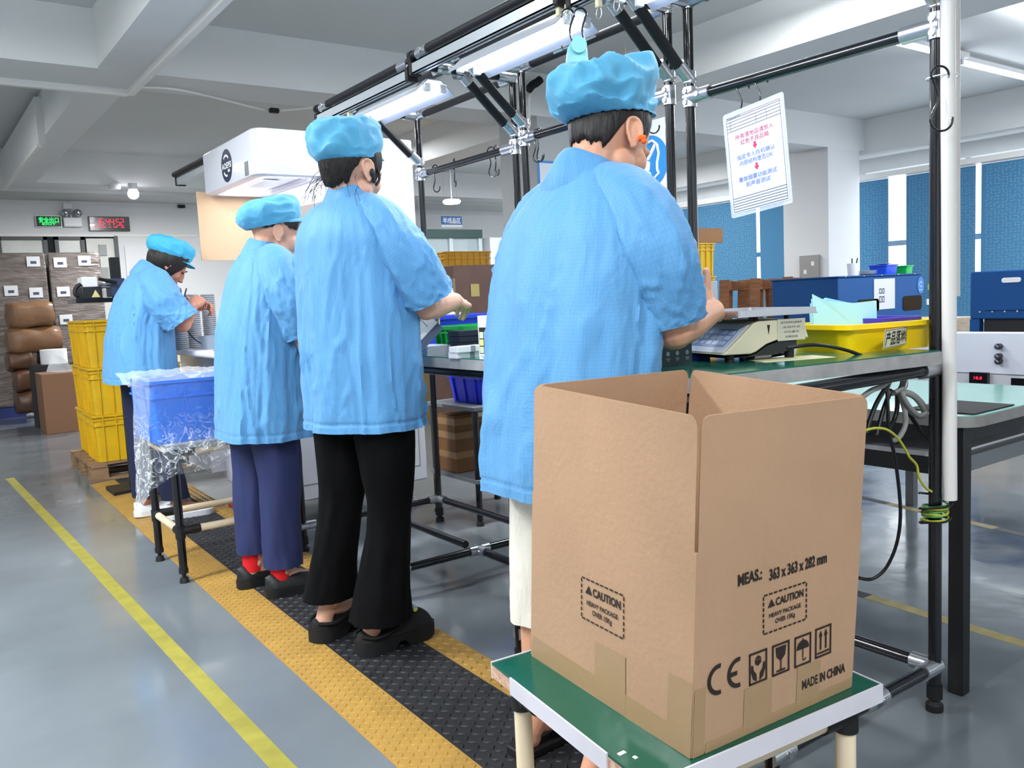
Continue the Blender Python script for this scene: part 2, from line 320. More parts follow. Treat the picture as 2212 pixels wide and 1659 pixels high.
# ================================================================== workbenches made of lean pipe
m_top = mat('green_laminate', '1c6a58', .12, spec=.6, var=.15, vscale=8)
m_edge = mat('bench_edge_strip', 'b4b2b0', .4, metal=.3, var=.25, vscale=25)
PR = .0155
def pipe(par, a, b, m=None, r=PR): return G().cyl(a, b, r, n=20).obj('pipe', m or M_black, par)
def joint(par, p, dirs, r=.0205, ln=.055, m=None):
    """cast joint: a collar on the post plus sockets along dirs"""
    g = G(); p = V(p)
    for d, l in dirs:
        d = V(d).normalized(); g.cyl(p-d*.012, p+d*l, r, n=18)
        q = p+d*(l*.55); s = d.cross(Z3) if abs(d.z) < .9 else V((-1, 0, 0))
        if s.length > 0: g.cyl(q+s.normalized()*(r-.003), q+s.normalized()*(r+.004), .008, n=10)
    return g.obj('joint', m or M_zinc, par)
BZ = .93
def bench(i, label, Xp, y0, y1, Hh, Ht, xf=1.345, ends=None):
    t = thing('workbench', label, 'workbench', (Xp, (y0+y1)/2, 0), 0, 'pipe frame workbenches in a row')
    F = xf+.06; A1 = 1.64; A2 = 1.79; zb = .117; zu = BZ-.05
    nb = False
    for y in (y0, y1):
        nb = (i == 1 and y == y1)
        sgn = 1 if y == y1 else -1           # direction towards the inside of the frame
        pipe(t, (Xp, y, .045), (Xp, y, Ht)); G().lathe([(.013, 0), (.021, .002), (.021, .018), (.012, .026), (.009, .03), (.019, .034), (.019, .07)], (Xp, y, 0)).obj('foot', M_rubber, t)
        pipe(t, (F, y, .045), (F, y, zu)); G().lathe([(.013, 0), (.021, .002), (.021, .018), (.012, .026), (.009, .03), (.019, .034), (.019, .07)], (F, y, 0)).obj('foot', M_rubber, t)
        (None if nb else pipe(t, (F, y, zb), (Xp, y, zb))); pipe(t, (F, y, zu), (Xp, y, zu)); pipe(t, (Xp, y, Ht), (A1, y, Ht), M_blackmat)
        iy = V((0, sgn, 0))
        if not nb: joint(t, (Xp, y, zb), [((-1, 0, 0), .06), (iy, .06)]); joint(t, (F, y, zb), [((1, 0, 0), .06)])
        joint(t, (Xp, y, zu), [((-1, 0, 0), .07), (iy, .06)]); joint(t, (F, y, zu), [((1, 0, 0), .06), (iy, .06)])
        if not nb: joint(t, (1.78, y, zb), [((-1, 0, 0), .045), ((1, 0, 0), .045), (iy, .055)])
        joint(t, (Xp, y, Ht), [((-1, 0, 0), .075), (iy, .075), ((0, 0, -1), .02)])
        joint(t, (Xp, y, Hh), [((0, 0, -1), .03), ((0, 0, 1), .03), (iy, .085)], r=.0215)
        d = V((-.235, 0, .20)); bq = V((Xp-.012, y, Hh+.055))
        joint(t, (Xp, y, Hh+.055), [((0, 0, 1), .022), (d, .062)], r=.0205)
        tp = V((Xp-.245, y, Ht-.012)); pipe(t, bq+(tp-bq)*.16, bq+(tp-bq)*.92, M_blackmat, .0175)
        joint(t, tp, [((bq-tp), .045), ((1, 0, 0), .03), ((-1, 0, 0), .03)], r=.021)
        joint(t, (A1, y, Ht), [((1, 0, 0), .06), (iy, .06)]); joint(t, (A2, y, Ht), [((1, 0, 0), .03), ((-1, 0, 0), .03), (iy, .05)])
    yy = (y0, y1)
    pipe(t, (Xp, y0, zb), (Xp, y1, zb)); pipe(t, (1.78, y0, zb), (1.78, y1, zb)); pipe(t, (Xp, y0, zu), (Xp, y1, zu)); pipe(t, (F, y0, zu), (F, y1, zu))
    pipe(t, (Xp, y0, Hh), (Xp, y1, Hh)); pipe(t, (Xp, y0, Ht), (Xp, y1, Ht), M_blackmat)
    pipe(t, (A1, y0+.05, Ht+.005), (A1, y1-.03, Ht+.005), M_blackmat, .0165); pipe(t, (A2, y0, Ht-.005), (A2, y1, Ht-.005), M_blackmat, .0165)
    for y, d in ((y0+.05, 1), (y1-.03, -1)):
        G().cyl((A1, y, Ht+.005), (A1, y+d*.02, Ht+.005), .019, n=18).obj('pipe_cap', M_rubber, t)
    # aluminium curtain track under the front pipe
    g = G(); z0 = Ht-.065
    g.bx(A1-.019, A1+.019, y1-.02, y0+.045, z0+.036, z0+.041); g.bx(A1-.019, A1-.015, y1-.02, y0+.045, z0, z0+.041); g.bx(A1+.015, A1+.019, y1-.02, y0+.045, z0, z0+.041)
    g.bx(A1-.019, A1-.006, y1-.02, y0+.045, z0, z0+.004); g.bx(A1+.006, A1+.019, y1-.02, y0+.045, z0, z0+.004)
    tr = g.obj('curtain_track', M_alu, t, smooth=False)
    for y in (y1-.02, y0+.045): G().box((A1, y, z0+.02), (.046, .02, .05)).obj('end_cap', M_rubber, tr, bevel=.003)
    # table top
    e = ends or [(xf, y0+.035), (Xp+.03, y0+.035), (Xp+.03, y1-.035), (xf, y1-.035)]
    G().prism(e[::-1], Matrix.Translation((0, 0, BZ-.003)), .004).obj('tabletop', m_top, t, smooth=False, label='glossy green laminate top')
    c = V((sum(p[0] for p in e)/4, sum(p[1] for p in e)/4)); ex = [tuple(c+(V(p)-c)*1.006) for p in e]
    G().prism(ex[::-1], Matrix.Translation((0, 0, BZ-.032)), .03).obj('edge_strip', m_edge, t, smooth=False, label='scuffed grey metal edge strip around the top')
    return t
bench(1, 'far workbench of black pipes beside the white hood machine', 2.121, 3.638, 2.860, 1.712, 1.985)
bench(2, 'middle workbench of black pipes with tablets of booklets and the green tray on it', 2.097, 2.765, 1.981, 1.727, 2.0)
bench(3, 'nearest workbench of black pipes with the weighing scale and yellow bin on it', 2.06, 1.860, 1.086, 1.692, 1.975,
      ends=[(1.345, 1.895), (2.15, 1.895), tuple(at(2031, 757.5, 'Z', BZ)[:2]), tuple(at(1500, 816, 'Z', BZ)[:2])])
# ================================================================== people
def skin_mat(name, col):
    return mat(name, col, .5, sss=.12, bump=.06, bscale=120, var=.08, vscale=14, spec=.4)
def cloth_mat(name, col, grid=True, col2=None):
    m = mat(name, col, .62, bump=.0, sheen=.15); nt = m.node_tree; N = nt.nodes; L = nt.links; b = N['Principled BSDF']
    uv = N.new('ShaderNodeUVMap'); sp = N.new('ShaderNodeSeparateXYZ'); L.new(uv.outputs[0], sp.inputs[0]); outs = []
    for k in (0, 1):
        a = N.new('ShaderNodeMath'); a.operation = 'MULTIPLY'; a.inputs[1].default_value = 128; L.new(sp.outputs[k], a.inputs[0])
        f = N.new('ShaderNodeMath'); f.operation = 'FRACT'; L.new(a.outputs[0], f.inputs[0])
        l = N.new('ShaderNodeMath'); l.operation = 'LESS_THAN'; l.inputs[1].default_value = .16; L.new(f.outputs[0], l.inputs[0]); outs.append(l)
    mx = N.new('ShaderNodeMath'); mx.operation = 'MAXIMUM'; L.new(outs[0].outputs[0], mx.inputs[0]); L.new(outs[1].outputs[0], mx.inputs[1])
    mix = N.new('ShaderNodeMix'); mix.data_type = 'RGBA'; L.new(mx.outputs[0], mix.inputs[0])
    c = lin(col); mix.inputs[6].default_value = (*c, 1); mix.inputs[7].default_value = (*[x*(.9 if grid else 1) for x in c], 1); L.new(mix.outputs[2], b.inputs['Base Color'])
    tc = N.new('ShaderNodeTexCoord'); mp = N.new('ShaderNodeMapping'); mp.inputs['Scale'].default_value = (1, 1, .4); L.new(tc.outputs['Object'], mp.inputs[0])
    n1 = N.new('ShaderNodeTexNoise'); n1.inputs['Scale'].default_value = 14; n1.inputs['Detail'].default_value = 6; n1.inputs['Roughness'].default_value = .6; n1.inputs['Distortion'].default_value = .6; L.new(mp.outputs[0], n1.inputs['Vector'])
    bp = N.new('ShaderNodeBump'); bp.inputs['Strength'].default_value = .5; bp.inputs['Distance'].default_value = .02; L.new(n1.outputs[0], bp.inputs['Height']); L.new(bp.outputs[0], b.inputs['Normal'])
    return m
M_smock = cloth_mat('blue_smock_cloth', '5594c7')
M_cap = mat('blue_cap_cloth', '52a2c8', .65, bump=.5, bscale=22, sheen=.15, stretch=(1, 1, .6))
M_hair = mat('black_hair', '14100f', .42, bump=.6, bscale=60, stretch=(3, 3, .25), spec=.4)
M_skin = skin_mat('skin', 'd9a184'); M_skin2 = skin_mat('skin_pale', 'd8a68e'); M_skin3 = skin_mat('skin_tan', 'b9826a')
M_lip = mat('lips', 'b4695e', .5)
def rnd(p, s=0): return noise.noise(V(p)+V((s*7.3, s*3.1, s*5.7)))
def capsule(g, a, b, ra, rb, n=14):
    a = V(a); b = V(b); d = b-a; L = d.length
    if L < 1e-6: return g.ell(a, (ra,)*3, None, n, 8)
    d.normalize(); pts = []; rr = []
    for k in range(5):
        t = pi/2*(1-k/4); pts.append(a-d*ra*sin(t)); rr.append(max(ra*cos(t), .0006))
    for k in range(5):
        t = pi/2*k/4; pts.append(b+d*rb*sin(t)); rr.append(max(rb*cos(t), .0006))
    return g.tube(pts, rr, n)
def remesh(g, name, m, parent, voxel, smooth=4):
    o = g.obj(name, m, None, smooth=False)
    r = o.modifiers.new('r', 'REMESH'); r.mode = 'VOXEL'; r.voxel_size = voxel; r.use_smooth_shade = True
    s = o.modifiers.new('s', 'SMOOTH'); s.factor = .5; s.iterations = smooth
    dg = bpy.context.evaluated_depsgraph_get(); me = bpy.data.meshes.new_from_object(o.evaluated_get(dg)); me.name = name
    old = o.data; bpy.data.objects.remove(o); bpy.data.meshes.remove(old)
    me.polygons.foreach_set('use_smooth', [True]*len(me.polygons))
    if not me.materials: me.materials.append(m)
    o = bpy.data.objects.new(name, me); COL.objects.link(o); o.parent = parent
    return o
def hand(g, w, d, n, s, curl=(.5, .7, .5), tdir=None, sc=1.0, spread=.0, tcurl=.3, var=(0, .05, .1, .2), tl=1.0):
    """w wrist, d pointing direction, n the way the fingers curl, s thumb side"""
    w = V(w); d = V(d).normalized(); n = V(n); n = (n-d*n.dot(d)).normalized(); s0 = V(s); s = d.cross(n); s = s if s.dot(s0) > 0 else -s
    off = (.029, .0095, -.0105, -.029); kn = (.083, .087, .082, .073)
    ph = ((.040, .025, .019), (.045, .028, .020), (.042, .026, .020), (.033, .020, .018))
    for k in range(4):
        K = w+d*kn[k]*sc+s*off[k]*sc; capsule(g, w+d*.008+s*off[k]*.55*sc, K, .0135*sc, .0115*sc)
        ang = 0; p = K
        for j in range(3):
            ang += curl[j]+var[k]*(1 if j < 2 else .5)
            q = d*cos(ang)+n*sin(ang)+s*spread*(1.5-k)*.1; e = p+q.normalized()*ph[k][j]*sc
            r0 = (.0092, .0094, .009, .008)[k]*sc; capsule(g, p, e, r0*(1-.1*j), r0*(.93-.1*j)); p = e
    g.ell(w+d*.045*sc+n*.006, (.043*sc, .038*sc, .0155*sc), Matrix((d, s, n)).transposed())
    b = w+d*.018*sc+s*.024*sc; td = V(tdir).normalized() if tdir else (d*.75+s*.62+n*.2).normalized()
    capsule(g, w+d*.005+s*.012, b+td*.02*sc, .014*sc, .0135*sc); p = b+td*.012*sc
    for j, l in enumerate((.034, .031, .025)):
        e = p+(td+n*tcurl*j*.5+d*tcurl*.4*j).normalized()*l*sc*tl; capsule(g, p, e, (.0125-.0014*j)*sc, (.0115-.0014*j)*sc); p = e
    return p
def headframe(yaw, pitch, roll=0):
    return Matrix.Rotation(yaw, 3, 'Z') @ Matrix.Rotation(pitch, 3, 'Y') @ Matrix.Rotation(roll, 3, 'X')
def ring(cx, cy, z, f, b, w, n, e=.88):
    out = []
    for k in range(n+1):
        t = 2*pi*k/n; c = cos(t); s = sin(t)
        out.append(V((cx+(f if c > 0 else b)*math.copysign(abs(c)**e, c), cy+w*math.copysign(abs(s)**e, s), z)))
    return out
def lerp_rows(rows, m):
    P = [V(r[:3]) for r in rows]; Q = [V(r[3:6]) for r in rows]; n = max(2, m//(len(rows)-1))
    A = spline(P, n); B = spline(Q, n); return [tuple(a)+tuple(b) for a, b in zip(A, B)]
def garment_rows(rings, g, uvs, usc=1.0, vaxis=None):
    n = len(rings[0]); base = len(g.v); dist = 0; 
    for i, r in enumerate(rings):
        if i: dist += (sum((r[k] for k in range(0, n, 9)), V())-sum((rings[i-1][k] for k in range(0, n, 9)), V())).length/len(range(0, n, 9))
        per = 0
        for k in range(n):
            if k: per += usc
            uvs.append((per, dist))
    g.loft(rings, False, False, False)
def smock(root, rows, sleeves, neck, seed, amp=.0125, n=150, hem_slit=None, m=None, pockets=True, freq=1.0):
    """rows (z, cx, cy, front, back, halfwidth) from hem up; sleeves: list of [(x,y,z,ra,rb)..] shoulder to cuff"""
    g = G(); uvs = []; rr = lerp_rows(rows, 130); rings = []
    z0 = rows[0][0]; z1 = rows[-1][0]
    for z, cx_, cy_, f, b, wd in rr:
        r = ring(cx_, cy_, z, f, b, wd, n); h = (z-z0)/(z1-z0)
        for k in range(n+1):
            t = 2*pi*(k % n)/n; c = V((cos(t), sin(t), 0))
            big = rnd((c.x*2.4*freq, c.y*2.4*freq, z*1.5), seed)
            wx = .35*rnd((c.x*3, c.y*3, z*3), seed+7)
            r1 = math.exp(-(rnd((c.x*2.6+z*1.7+wx, c.y*2.6-z*1.4, z*2.0), seed+3)/.085)**2)
            r2 = math.exp(-(rnd((c.x*4.6-z*2.2, c.y*4.6+z*1.3+wx, z*3.4), seed+4)/.075)**2)
            r3 = math.exp(-(rnd((c.x*3.4+wx, c.y*3.4, z*.9), seed+6)/.07)**2)
            mk = .5+.8*rnd((c.x*1.3, c.y*1.3, z*1.8), seed+9); mk = max(0, min(1, mk))
            fine = rnd((c.x*11, c.y*11, z*11), seed+5)
            A = amp*min(1, (1.05-h)*2.4)
            d = A*(1.5*big+.75*r1*mk+.5*r2*(1-mk)+.55*r3*(1-h)+.22*fine)
            if .024 < z-z0 < .031: d -= .003
            d += amp*.9*max(0, .6-h)*sin(t*6+2.5*big+seed)
            r[k] = r[k]+c*d+V((0, 0, .006*rnd((c.x*2, c.y*2, 3), seed)*(1-h)))
        rings.append(r)
    # turned up hem
    h0 = rings[0]; cc = sum(h0, V())/len(h0)
    rings = [[p+(cc-p)*.03+V((0, 0, .03)) for p in h0], [p+(cc-p)*.018+V((0, 0, .001)) for p in h0]]+rings
    garment_rows(rings, g, uvs, 1.25/n)
    for si, sl in enumerate(sleeves):
        rowsS = spline([V(p[:3]) for p in sl], 14); rad = spline([V((p[3], p[4], 0)) for p in sl], 14); rs = []; mm = 72; up = None
        for i, p in enumerate(rowsS):
            t = (rowsS[min(i+1, len(rowsS)-1)]-rowsS[max(i-1, 0)]).normalized()
            if up is None: up = (X3-t*X3.dot(t)).normalized()
            up = (up-t*up.dot(t)).normalized(); bb = t.cross(up); r = []; h = i/(len(rowsS)-1)
            for k in range(mm+1):
                a = 2*pi*(k % mm)/mm; d = 1+.16*rnd((cos(a)*1.8, sin(a)*1.8, h*2.6), seed+20+si)*min(1, h*2)+.07*math.exp(-(rnd((cos(a)*2.4+h*2.2, sin(a)*2.4-h, h*3.6), seed+30+si)/.09)**2)*min(1, h*2)+.05*math.exp(-(rnd((cos(a)*4-h*3, sin(a)*4, h*6), seed+33+si)/.09)**2)*min(1, h*2)
                r.append(p+(up*cos(a)*rad[i].x+bb*sin(a)*rad[i].y)*d)
            rs.append(r)
        e = rs[-1]; ce = sum(e, V())/len(e); tt = (rowsS[-1]-rowsS[-2]).normalized()
        rs += [[p+(ce-p)*.05-tt*.002 for p in e], [p+(ce-p)*.08-tt*.03 for p in e]]
        garment_rows(rs, g, uvs, .5/mm)
        pass
    g.uv = uvs
    o = g.obj('smock', m or M_smock, root, local=True, angle=80)
    if neck:
        c, A, rad = V(neck[0]), neck[1], neck[2]; g = G(); uvs = []; rs = []
        for (q, h) in ((1.02, -.03), (.98, .0), (.94, .026), (.99, .033), (1.07, .024), (1.16, .004), (1.27, -.022), (1.33, -.044), (1.12, -.078)):
            r = []
            for k in range(41):
                t = radians(38)+radians(284)*k/40; wv = 1+.03*sin(t*5+seed)
                r.append(c+A @ V((cos(t)*rad*1.05*q*wv, sin(t)*rad*q*wv, h+.004*sin(3*t+seed))))
            rs.append(r)
        garment_rows(rs, g, uvs, .4/40); g.uv = uvs
        g.obj('collar', m or M_smock, o, local=True, angle=80)
    return o
def trousers(root, legs, hip, seed, m, name='trousers', amp=.006, nn=40):
    g = G(); uvs = []
    for li, leg in enumerate([hip]+legs if hip else legs):
        P = spline([V(p[:3]) for p in leg], 10); Rr = spline([V((p[3], p[4], 0)) for p in leg], 10); rs = []
        for i, p in enumerate(P):
            r = []; h = i/(len(P)-1)
            for k in range(nn+1):
                t = 2*pi*(k % nn)/nn; c = V((cos(t), sin(t), 0))
                d = amp*(1.2*rnd((c.x*2.5, c.y*2.5, p.z*4), seed+li)+.9*(1-2*abs(rnd((c.x*3+p.z*3, c.y*3, p.z*7), seed+li+4)))*(.4+h*.6))
                r.append(p+V((c.x*(Rr[i].x+d), c.y*(Rr[i].y+d), 0)))
            rs.append(r)
        e = rs[-1]; ce = sum(e, V())/len(e); rs += [[q+(ce-q)*.06+V((0, 0, .002)) for q in e], [q+(ce-q)*.1+V((0, 0, .03)) for q in e]]
        garment_rows(rs, g, uvs, .5/nn)
    g.uv = uvs
    return g.obj(name, m, root, local=True, angle=80)
def cap_part(root, hc, A, seed, prof, back=.03, visor=.055, puff=1.0, n=72, crumple=.008, m=None, tilt=0, sidebulge=0, size=(.106, .088)):
    B = A @ Matrix.Rotation(tilt, 3, 'Y'); g = G(); rings = []; rows = spline([V((a, b, 0)) for a, b in prof], 7)
    for i, q in enumerate(rows):
        t = i/(len(rows)-1); r = []
        for k in range(n):
            a = 2*pi*k/n; c = cos(a); s = sin(a); rf = max(q.x, .0); 
            bulge = 1+.12*sidebulge*s*sin(pi*min(1, t*1.2))
            d = crumple*(1.6*rnd((c*2.2, s*2.2, t*3.2), seed)+1.1*(1-2*abs(rnd((c*3+t, s*3, t*4.2), seed+2))))*min(1, t*4)*min(1, rf*2)
            d += .0016*sin(a*26+seed)*max(0, 1-t*5)*(1 if c < .2 else .2)
            d += .001*sin(a*34)*(.3+.7*rnd((c*3, s*3, 0), seed))*max(0, 1-abs(t-.25)*4)
            r.append(V((c*(size[0]*rf+d)-back*sin(pi*min(t*.9, 1))*(.5-.5*c), s*(size[1]*rf+d)*bulge, q.y+d*.7+.02*back/.03*(-.5*(1-c))*max(0, sin(pi*t)))))
        rings.append(r)
    rings.insert(0, [V((p.x*.97, p.y*.97, p.z+.02)) for p in rings[0]])
    g.loft([[V(hc)+B @ p for p in r] for r in rings], False, True)
    o = g.obj('cap', m or M_cap, root, local=True, angle=80)
    if visor:
        g = G(); top = []; n2 = 24
        for rr in range(6):
            q = rr/5; row = []
            for k in range(n2+1):
                a = radians(-72)+radians(144)*k/n2
                ext = visor*q*(cos(a*1.22)**.8 if cos(a*1.22) > 0 else 0)
                row.append(V((cos(a)*(size[0]*.98)+ext, sin(a)*(size[1]*.98+ext*.25), .012-.30*ext-.9*(sin(a)**2)*.012*q)))
            top.append(row)
        low = [[p-V((0, 0, .003)) for p in r] for r in top[::-1]]
        g.loft([[V(hc)+B @ p for p in r] for r in top+low], False, False, False)
        g.obj('visor', m or M_cap, o, local=True, angle=80)
    return o
PROF_FULL = [(1.0, 0), (1.03, .012), (1.16, .03), (1.24, .06), (1.18, .095), (.92, .122), (.5, .135), (.0, .138)]
PROF_FLAT = [(1.0, 0), (1.02, .015), (1.08, .035), (1.1, .06), (.98, .088), (.7, .105), (.35, .113), (.0, .115)]
def hair_part(root, hc, A, low, seed, front=70, extra=1.05, m=None, jaw=None):
    """shell of hair on the back and sides: low(phi) is the lower edge (phi 0 = nape, in degrees)"""
    g = G(); outer = []; n = 48; inner = []
    for k in range(n+1):
        ph = -180+front+(360-2*front)*k/n; a = radians(180+ph); row = []; rin = []; zl = low(abs(ph))+.014*rnd((ph*.33, 0, 0), seed)+.006*rnd((ph*1.1, 0, 0), seed)
        for j in range(15):
            z = .075+(zl-.075)*j/14; zz = max(-1, min(1, (z-.012)/.112)); rr = sqrt(max(.05, 1-zz*zz)) if z > .012 else 1-.30*min(1.2, ((.012-z)/.1)**2)
            lw_ = max(0, (j-8)/6); d = extra+.03*rnd((ph*.12, z*5, 0), seed)+.02*rnd((ph*.5, z*8, 0), seed); d = d*(1-lw_)+(.975+.03*rnd((ph*.6, 3, 0), seed))*lw_
            row.append(V((cos(a)*.102*rr*d-.004, sin(a)*.083*rr*d, z))); rin.append(V((cos(a)*.088*rr-.002, sin(a)*.07*rr, z)))
        outer.append(row); inner.append(rin)
    for k in range(n+1): outer[k] = [inner[k][0]]+outer[k]+[inner[k][-1]]
    g.loft([[V(hc)+A @ p for p in r] for r in outer], False, False, False)
    return g.obj('hair', m or M_hair, root, local=True, angle=80)
def head_prims(g, hc, A, sc=1.0, fat=1.0):
    hc = V(hc)
    def E(c, r, R=None): g.ell(hc+A @ (V(c)*sc), tuple(x*sc for x in r), A @ R if R else A, 20, 14)
    E((-.005, 0, .02), (.098, .077, .1)); E((.028, 0, -.04), (.063, .062*fat, .082)); E((.03, 0, -.082), (.055, .055*fat, .042)); E((.07, 0, -.106), (.02, .024, .017))
    for s in (1, -1):
        E((.055, .036*s*fat, -.042), (.032, .028, .032)); E((.012, .052*s*fat, -.075), (.03, .016, .03))
        T = Matrix.Rotation(radians(-12), 3, 'Y') @ Matrix.Rotation(radians(s*22), 3, 'Z')
        e = V((-.008, .077*s, -.022)); E(e+V((0, .002*s, -.002)), (.017, .006, .028), T)
        pts = [(.016, -.012), (.012, .016), (-.002, .030), (-.018, .024), (-.021, .004), (-.014, -.016), (-.003, -.030), (.006, -.030)]
        g.tube([hc+A @ ((e+T @ V((x, .008*s, z)))*sc) for x, z in spline2(pts)], .0044*sc, 8)
        E(e+T @ V((-.001, .006*s, -.030)), (.008, .005, .009), T)
        E(e+T @ V((.0135, .006*s, -.004)), (.004, .004, .007), T)
    E((.082, 0, .0), (.018, .05, .014)); E((.1, 0, -.03), (.014, .011, .026)); E((.109, 0, -.048), (.013, .012, .011))
    for s in (1, -1): E((.101, .012*s, -.051), (.010, .008, .008))
    E((.088, 0, -.074), (.014, .026, .008)); E((.086, 0, -.085), (.013, .022, .008))
def spline2(pts): return [(p.x, p.y) for p in spline([V((a, b, 0)) for a, b in pts], 5)]
def face_parts(root, hc, A, sc=1.0):
    g = G()
    for s in (1, -1): g.ell(V(hc)+A @ V((.084, .031*s, -.012)), (.008, .0115, .004), A, 10, 6)
    g.obj('eyes', mat('dark_eye', '1a1210', .3), root, local=True)
    g = G()
    for s in (1, -1): g.tube([V(hc)+A @ V((.1-abs(k-1)*.004-.002*k, s*(.014+.013*k), .006+.004*(1-abs(k-1)))) for k in range(3)], [.003, .0035, .002], 6)
    g.obj('eyebrows', M_hair, root, local=True)
    g = G(); g.ell(V(hc)+A @ V((.094, 0, -.076)), (.008, .021, .0045), A, 14, 8); g.ell(V(hc)+A @ V((.092, 0, -.084)), (.008, .018, .005), A, 14, 8)
    g.obj('lips', M_lip, root, local=True)
def legs_prims(g, hipz, L, kneeout=.0):
    """L: list of (hip xy, knee xyz, ankle xyz, toe dir)"""
    for hx, kn, an, td, toe in L:
        kn = V(kn); an = V(an); td = V(td).normalized(); capsule(g, (hx[0], hx[1], hipz), kn, .072, .05)
        c1 = kn+(an-kn)*.3-V((.014, 0, 0)); capsule(g, kn, c1, .046, .05); capsule(g, c1, an, .05, .034)
        capsule(g, an, an-td*.035+V((0, 0, -.055)), .034, .026); capsule(g, an+td*.01+V((0, 0, -.02)), an+td*.13+V((0, 0, -.058)), .032, .022)
        g.ell(an-td*.03+V((0, 0, -.055)), (.03, .028, .028)); 
        for s in (1, -1): g.ell(an+td.cross(Z3)*.03*s, (.012, .012, .013))
        if toe:
            sd = td.cross(Z3)
            for k in range(5):
                b = an+td*(.13)+sd*(k-2)*.017+V((0, 0, -.066)); capsule(g, b, b+td*(.05-.006*abs(k-1)), .0095, .009)
def arms_prims(g, sh, el, wr, r=(.05, .043, .04, .027)):
    capsule(g, sh, el, r[0], r[1]); m = V(el)+(V(wr)-V(el))*.35; capsule(g, el, m, r[1]*.95, r[2]*1.06); capsule(g, m, wr, r[2]*1.05, r[3])
def neck_prims(g, hc, A, base, r=.056):
    hc = V(hc); capsule(g, hc+A @ V((-.025, 0, -.05)), base, r, r*1.08); b = V(base)
    for s in (1, -1): capsule(g, b+V((0, .02*s, .01)), b+V((-.01, .11*s, -.07)), .045, .05)
    capsule(g, b+V((0, 0, -.05)), (b.x*.4, 0, .95), .1, .1)
def shoe_upper(root, name, heel, d, L, W, prof, m, sole_m=None, sole=.03, wprof=None, z0=0.016, soleprof=None, label=None, notch=False):
    d = V(d).normalized(); s = V((-d.y, d.x, 0)); heel = V(heel); g = G(); rings = []; n = 20
    wp = wprof or [(0, .22), (.02, .45), (.06, .66), (.12, .78), (.35, .82), (.6, .95), (.8, 1), (.93, .8), (1, .3)]
    def ip(pr, t):
        for (a, b), (c, e) in zip(pr, pr[1:]):
            if t <= c: return b+(e-b)*((t-a)/(c-a))
        return pr[-1][1]
    for i in range(23):
        t = .5-.5*cos(pi*i/22); w = W/2*ip(wp, t); h = ip(prof, t); r = []
        for k in range(n):
            a = 2*pi*k/n; y = cos(a)*w; z = z0+sole*.6+(max(0, sin(a))**.8*h if sin(a) > 0 else sin(a)*sole*.3); r.append(heel+d*(t*L)+s*y*(1-.25*max(0, sin(a)))+V((0, 0, z)))
        rings.append(r)
    g.loft(rings); o = g.obj(name, m, root, local=True, angle=60, label=label)
    g = G(); poly = []
    for i in range(23): t = .5-.5*cos(pi*i/22); poly.append((t*L, W/2*1.05*ip(wp, t)))
    for i in range(22, -1, -1): t = .5-.5*cos(pi*i/22); poly.append((t*L, -W/2*1.05*ip(wp, t)))
    poly = [(p[0]-(.004 if p[0] < .01 else 0), p[1]) for p in poly]
    F = fr(heel+V((0, 0, z0)), d, s)
    vs = [F @ V((x, y, (sole*.55 if notch and .38 < x/L < .56 else 0)+(.012*max(0, x/L-.8)*5 if notch else 0))) for x, y in poly]+[F @ V((x, y, sole)) for x, y in poly]; m2 = len(poly)
    g.add(vs, [(i, m2-1-i, m2-2-i, i+1) for i in range(m2//2-1)]+[(m2+i, m2+i+1, 2*m2-2-i, 2*m2-1-i) for i in range(m2//2-1)]+[(i, (i+1) % m2, m2+(i+1) % m2, m2+i) for i in range(m2)])
    g.obj('sole', sole_m or m, o, local=True, angle=50)
    return o
MATZ = .014
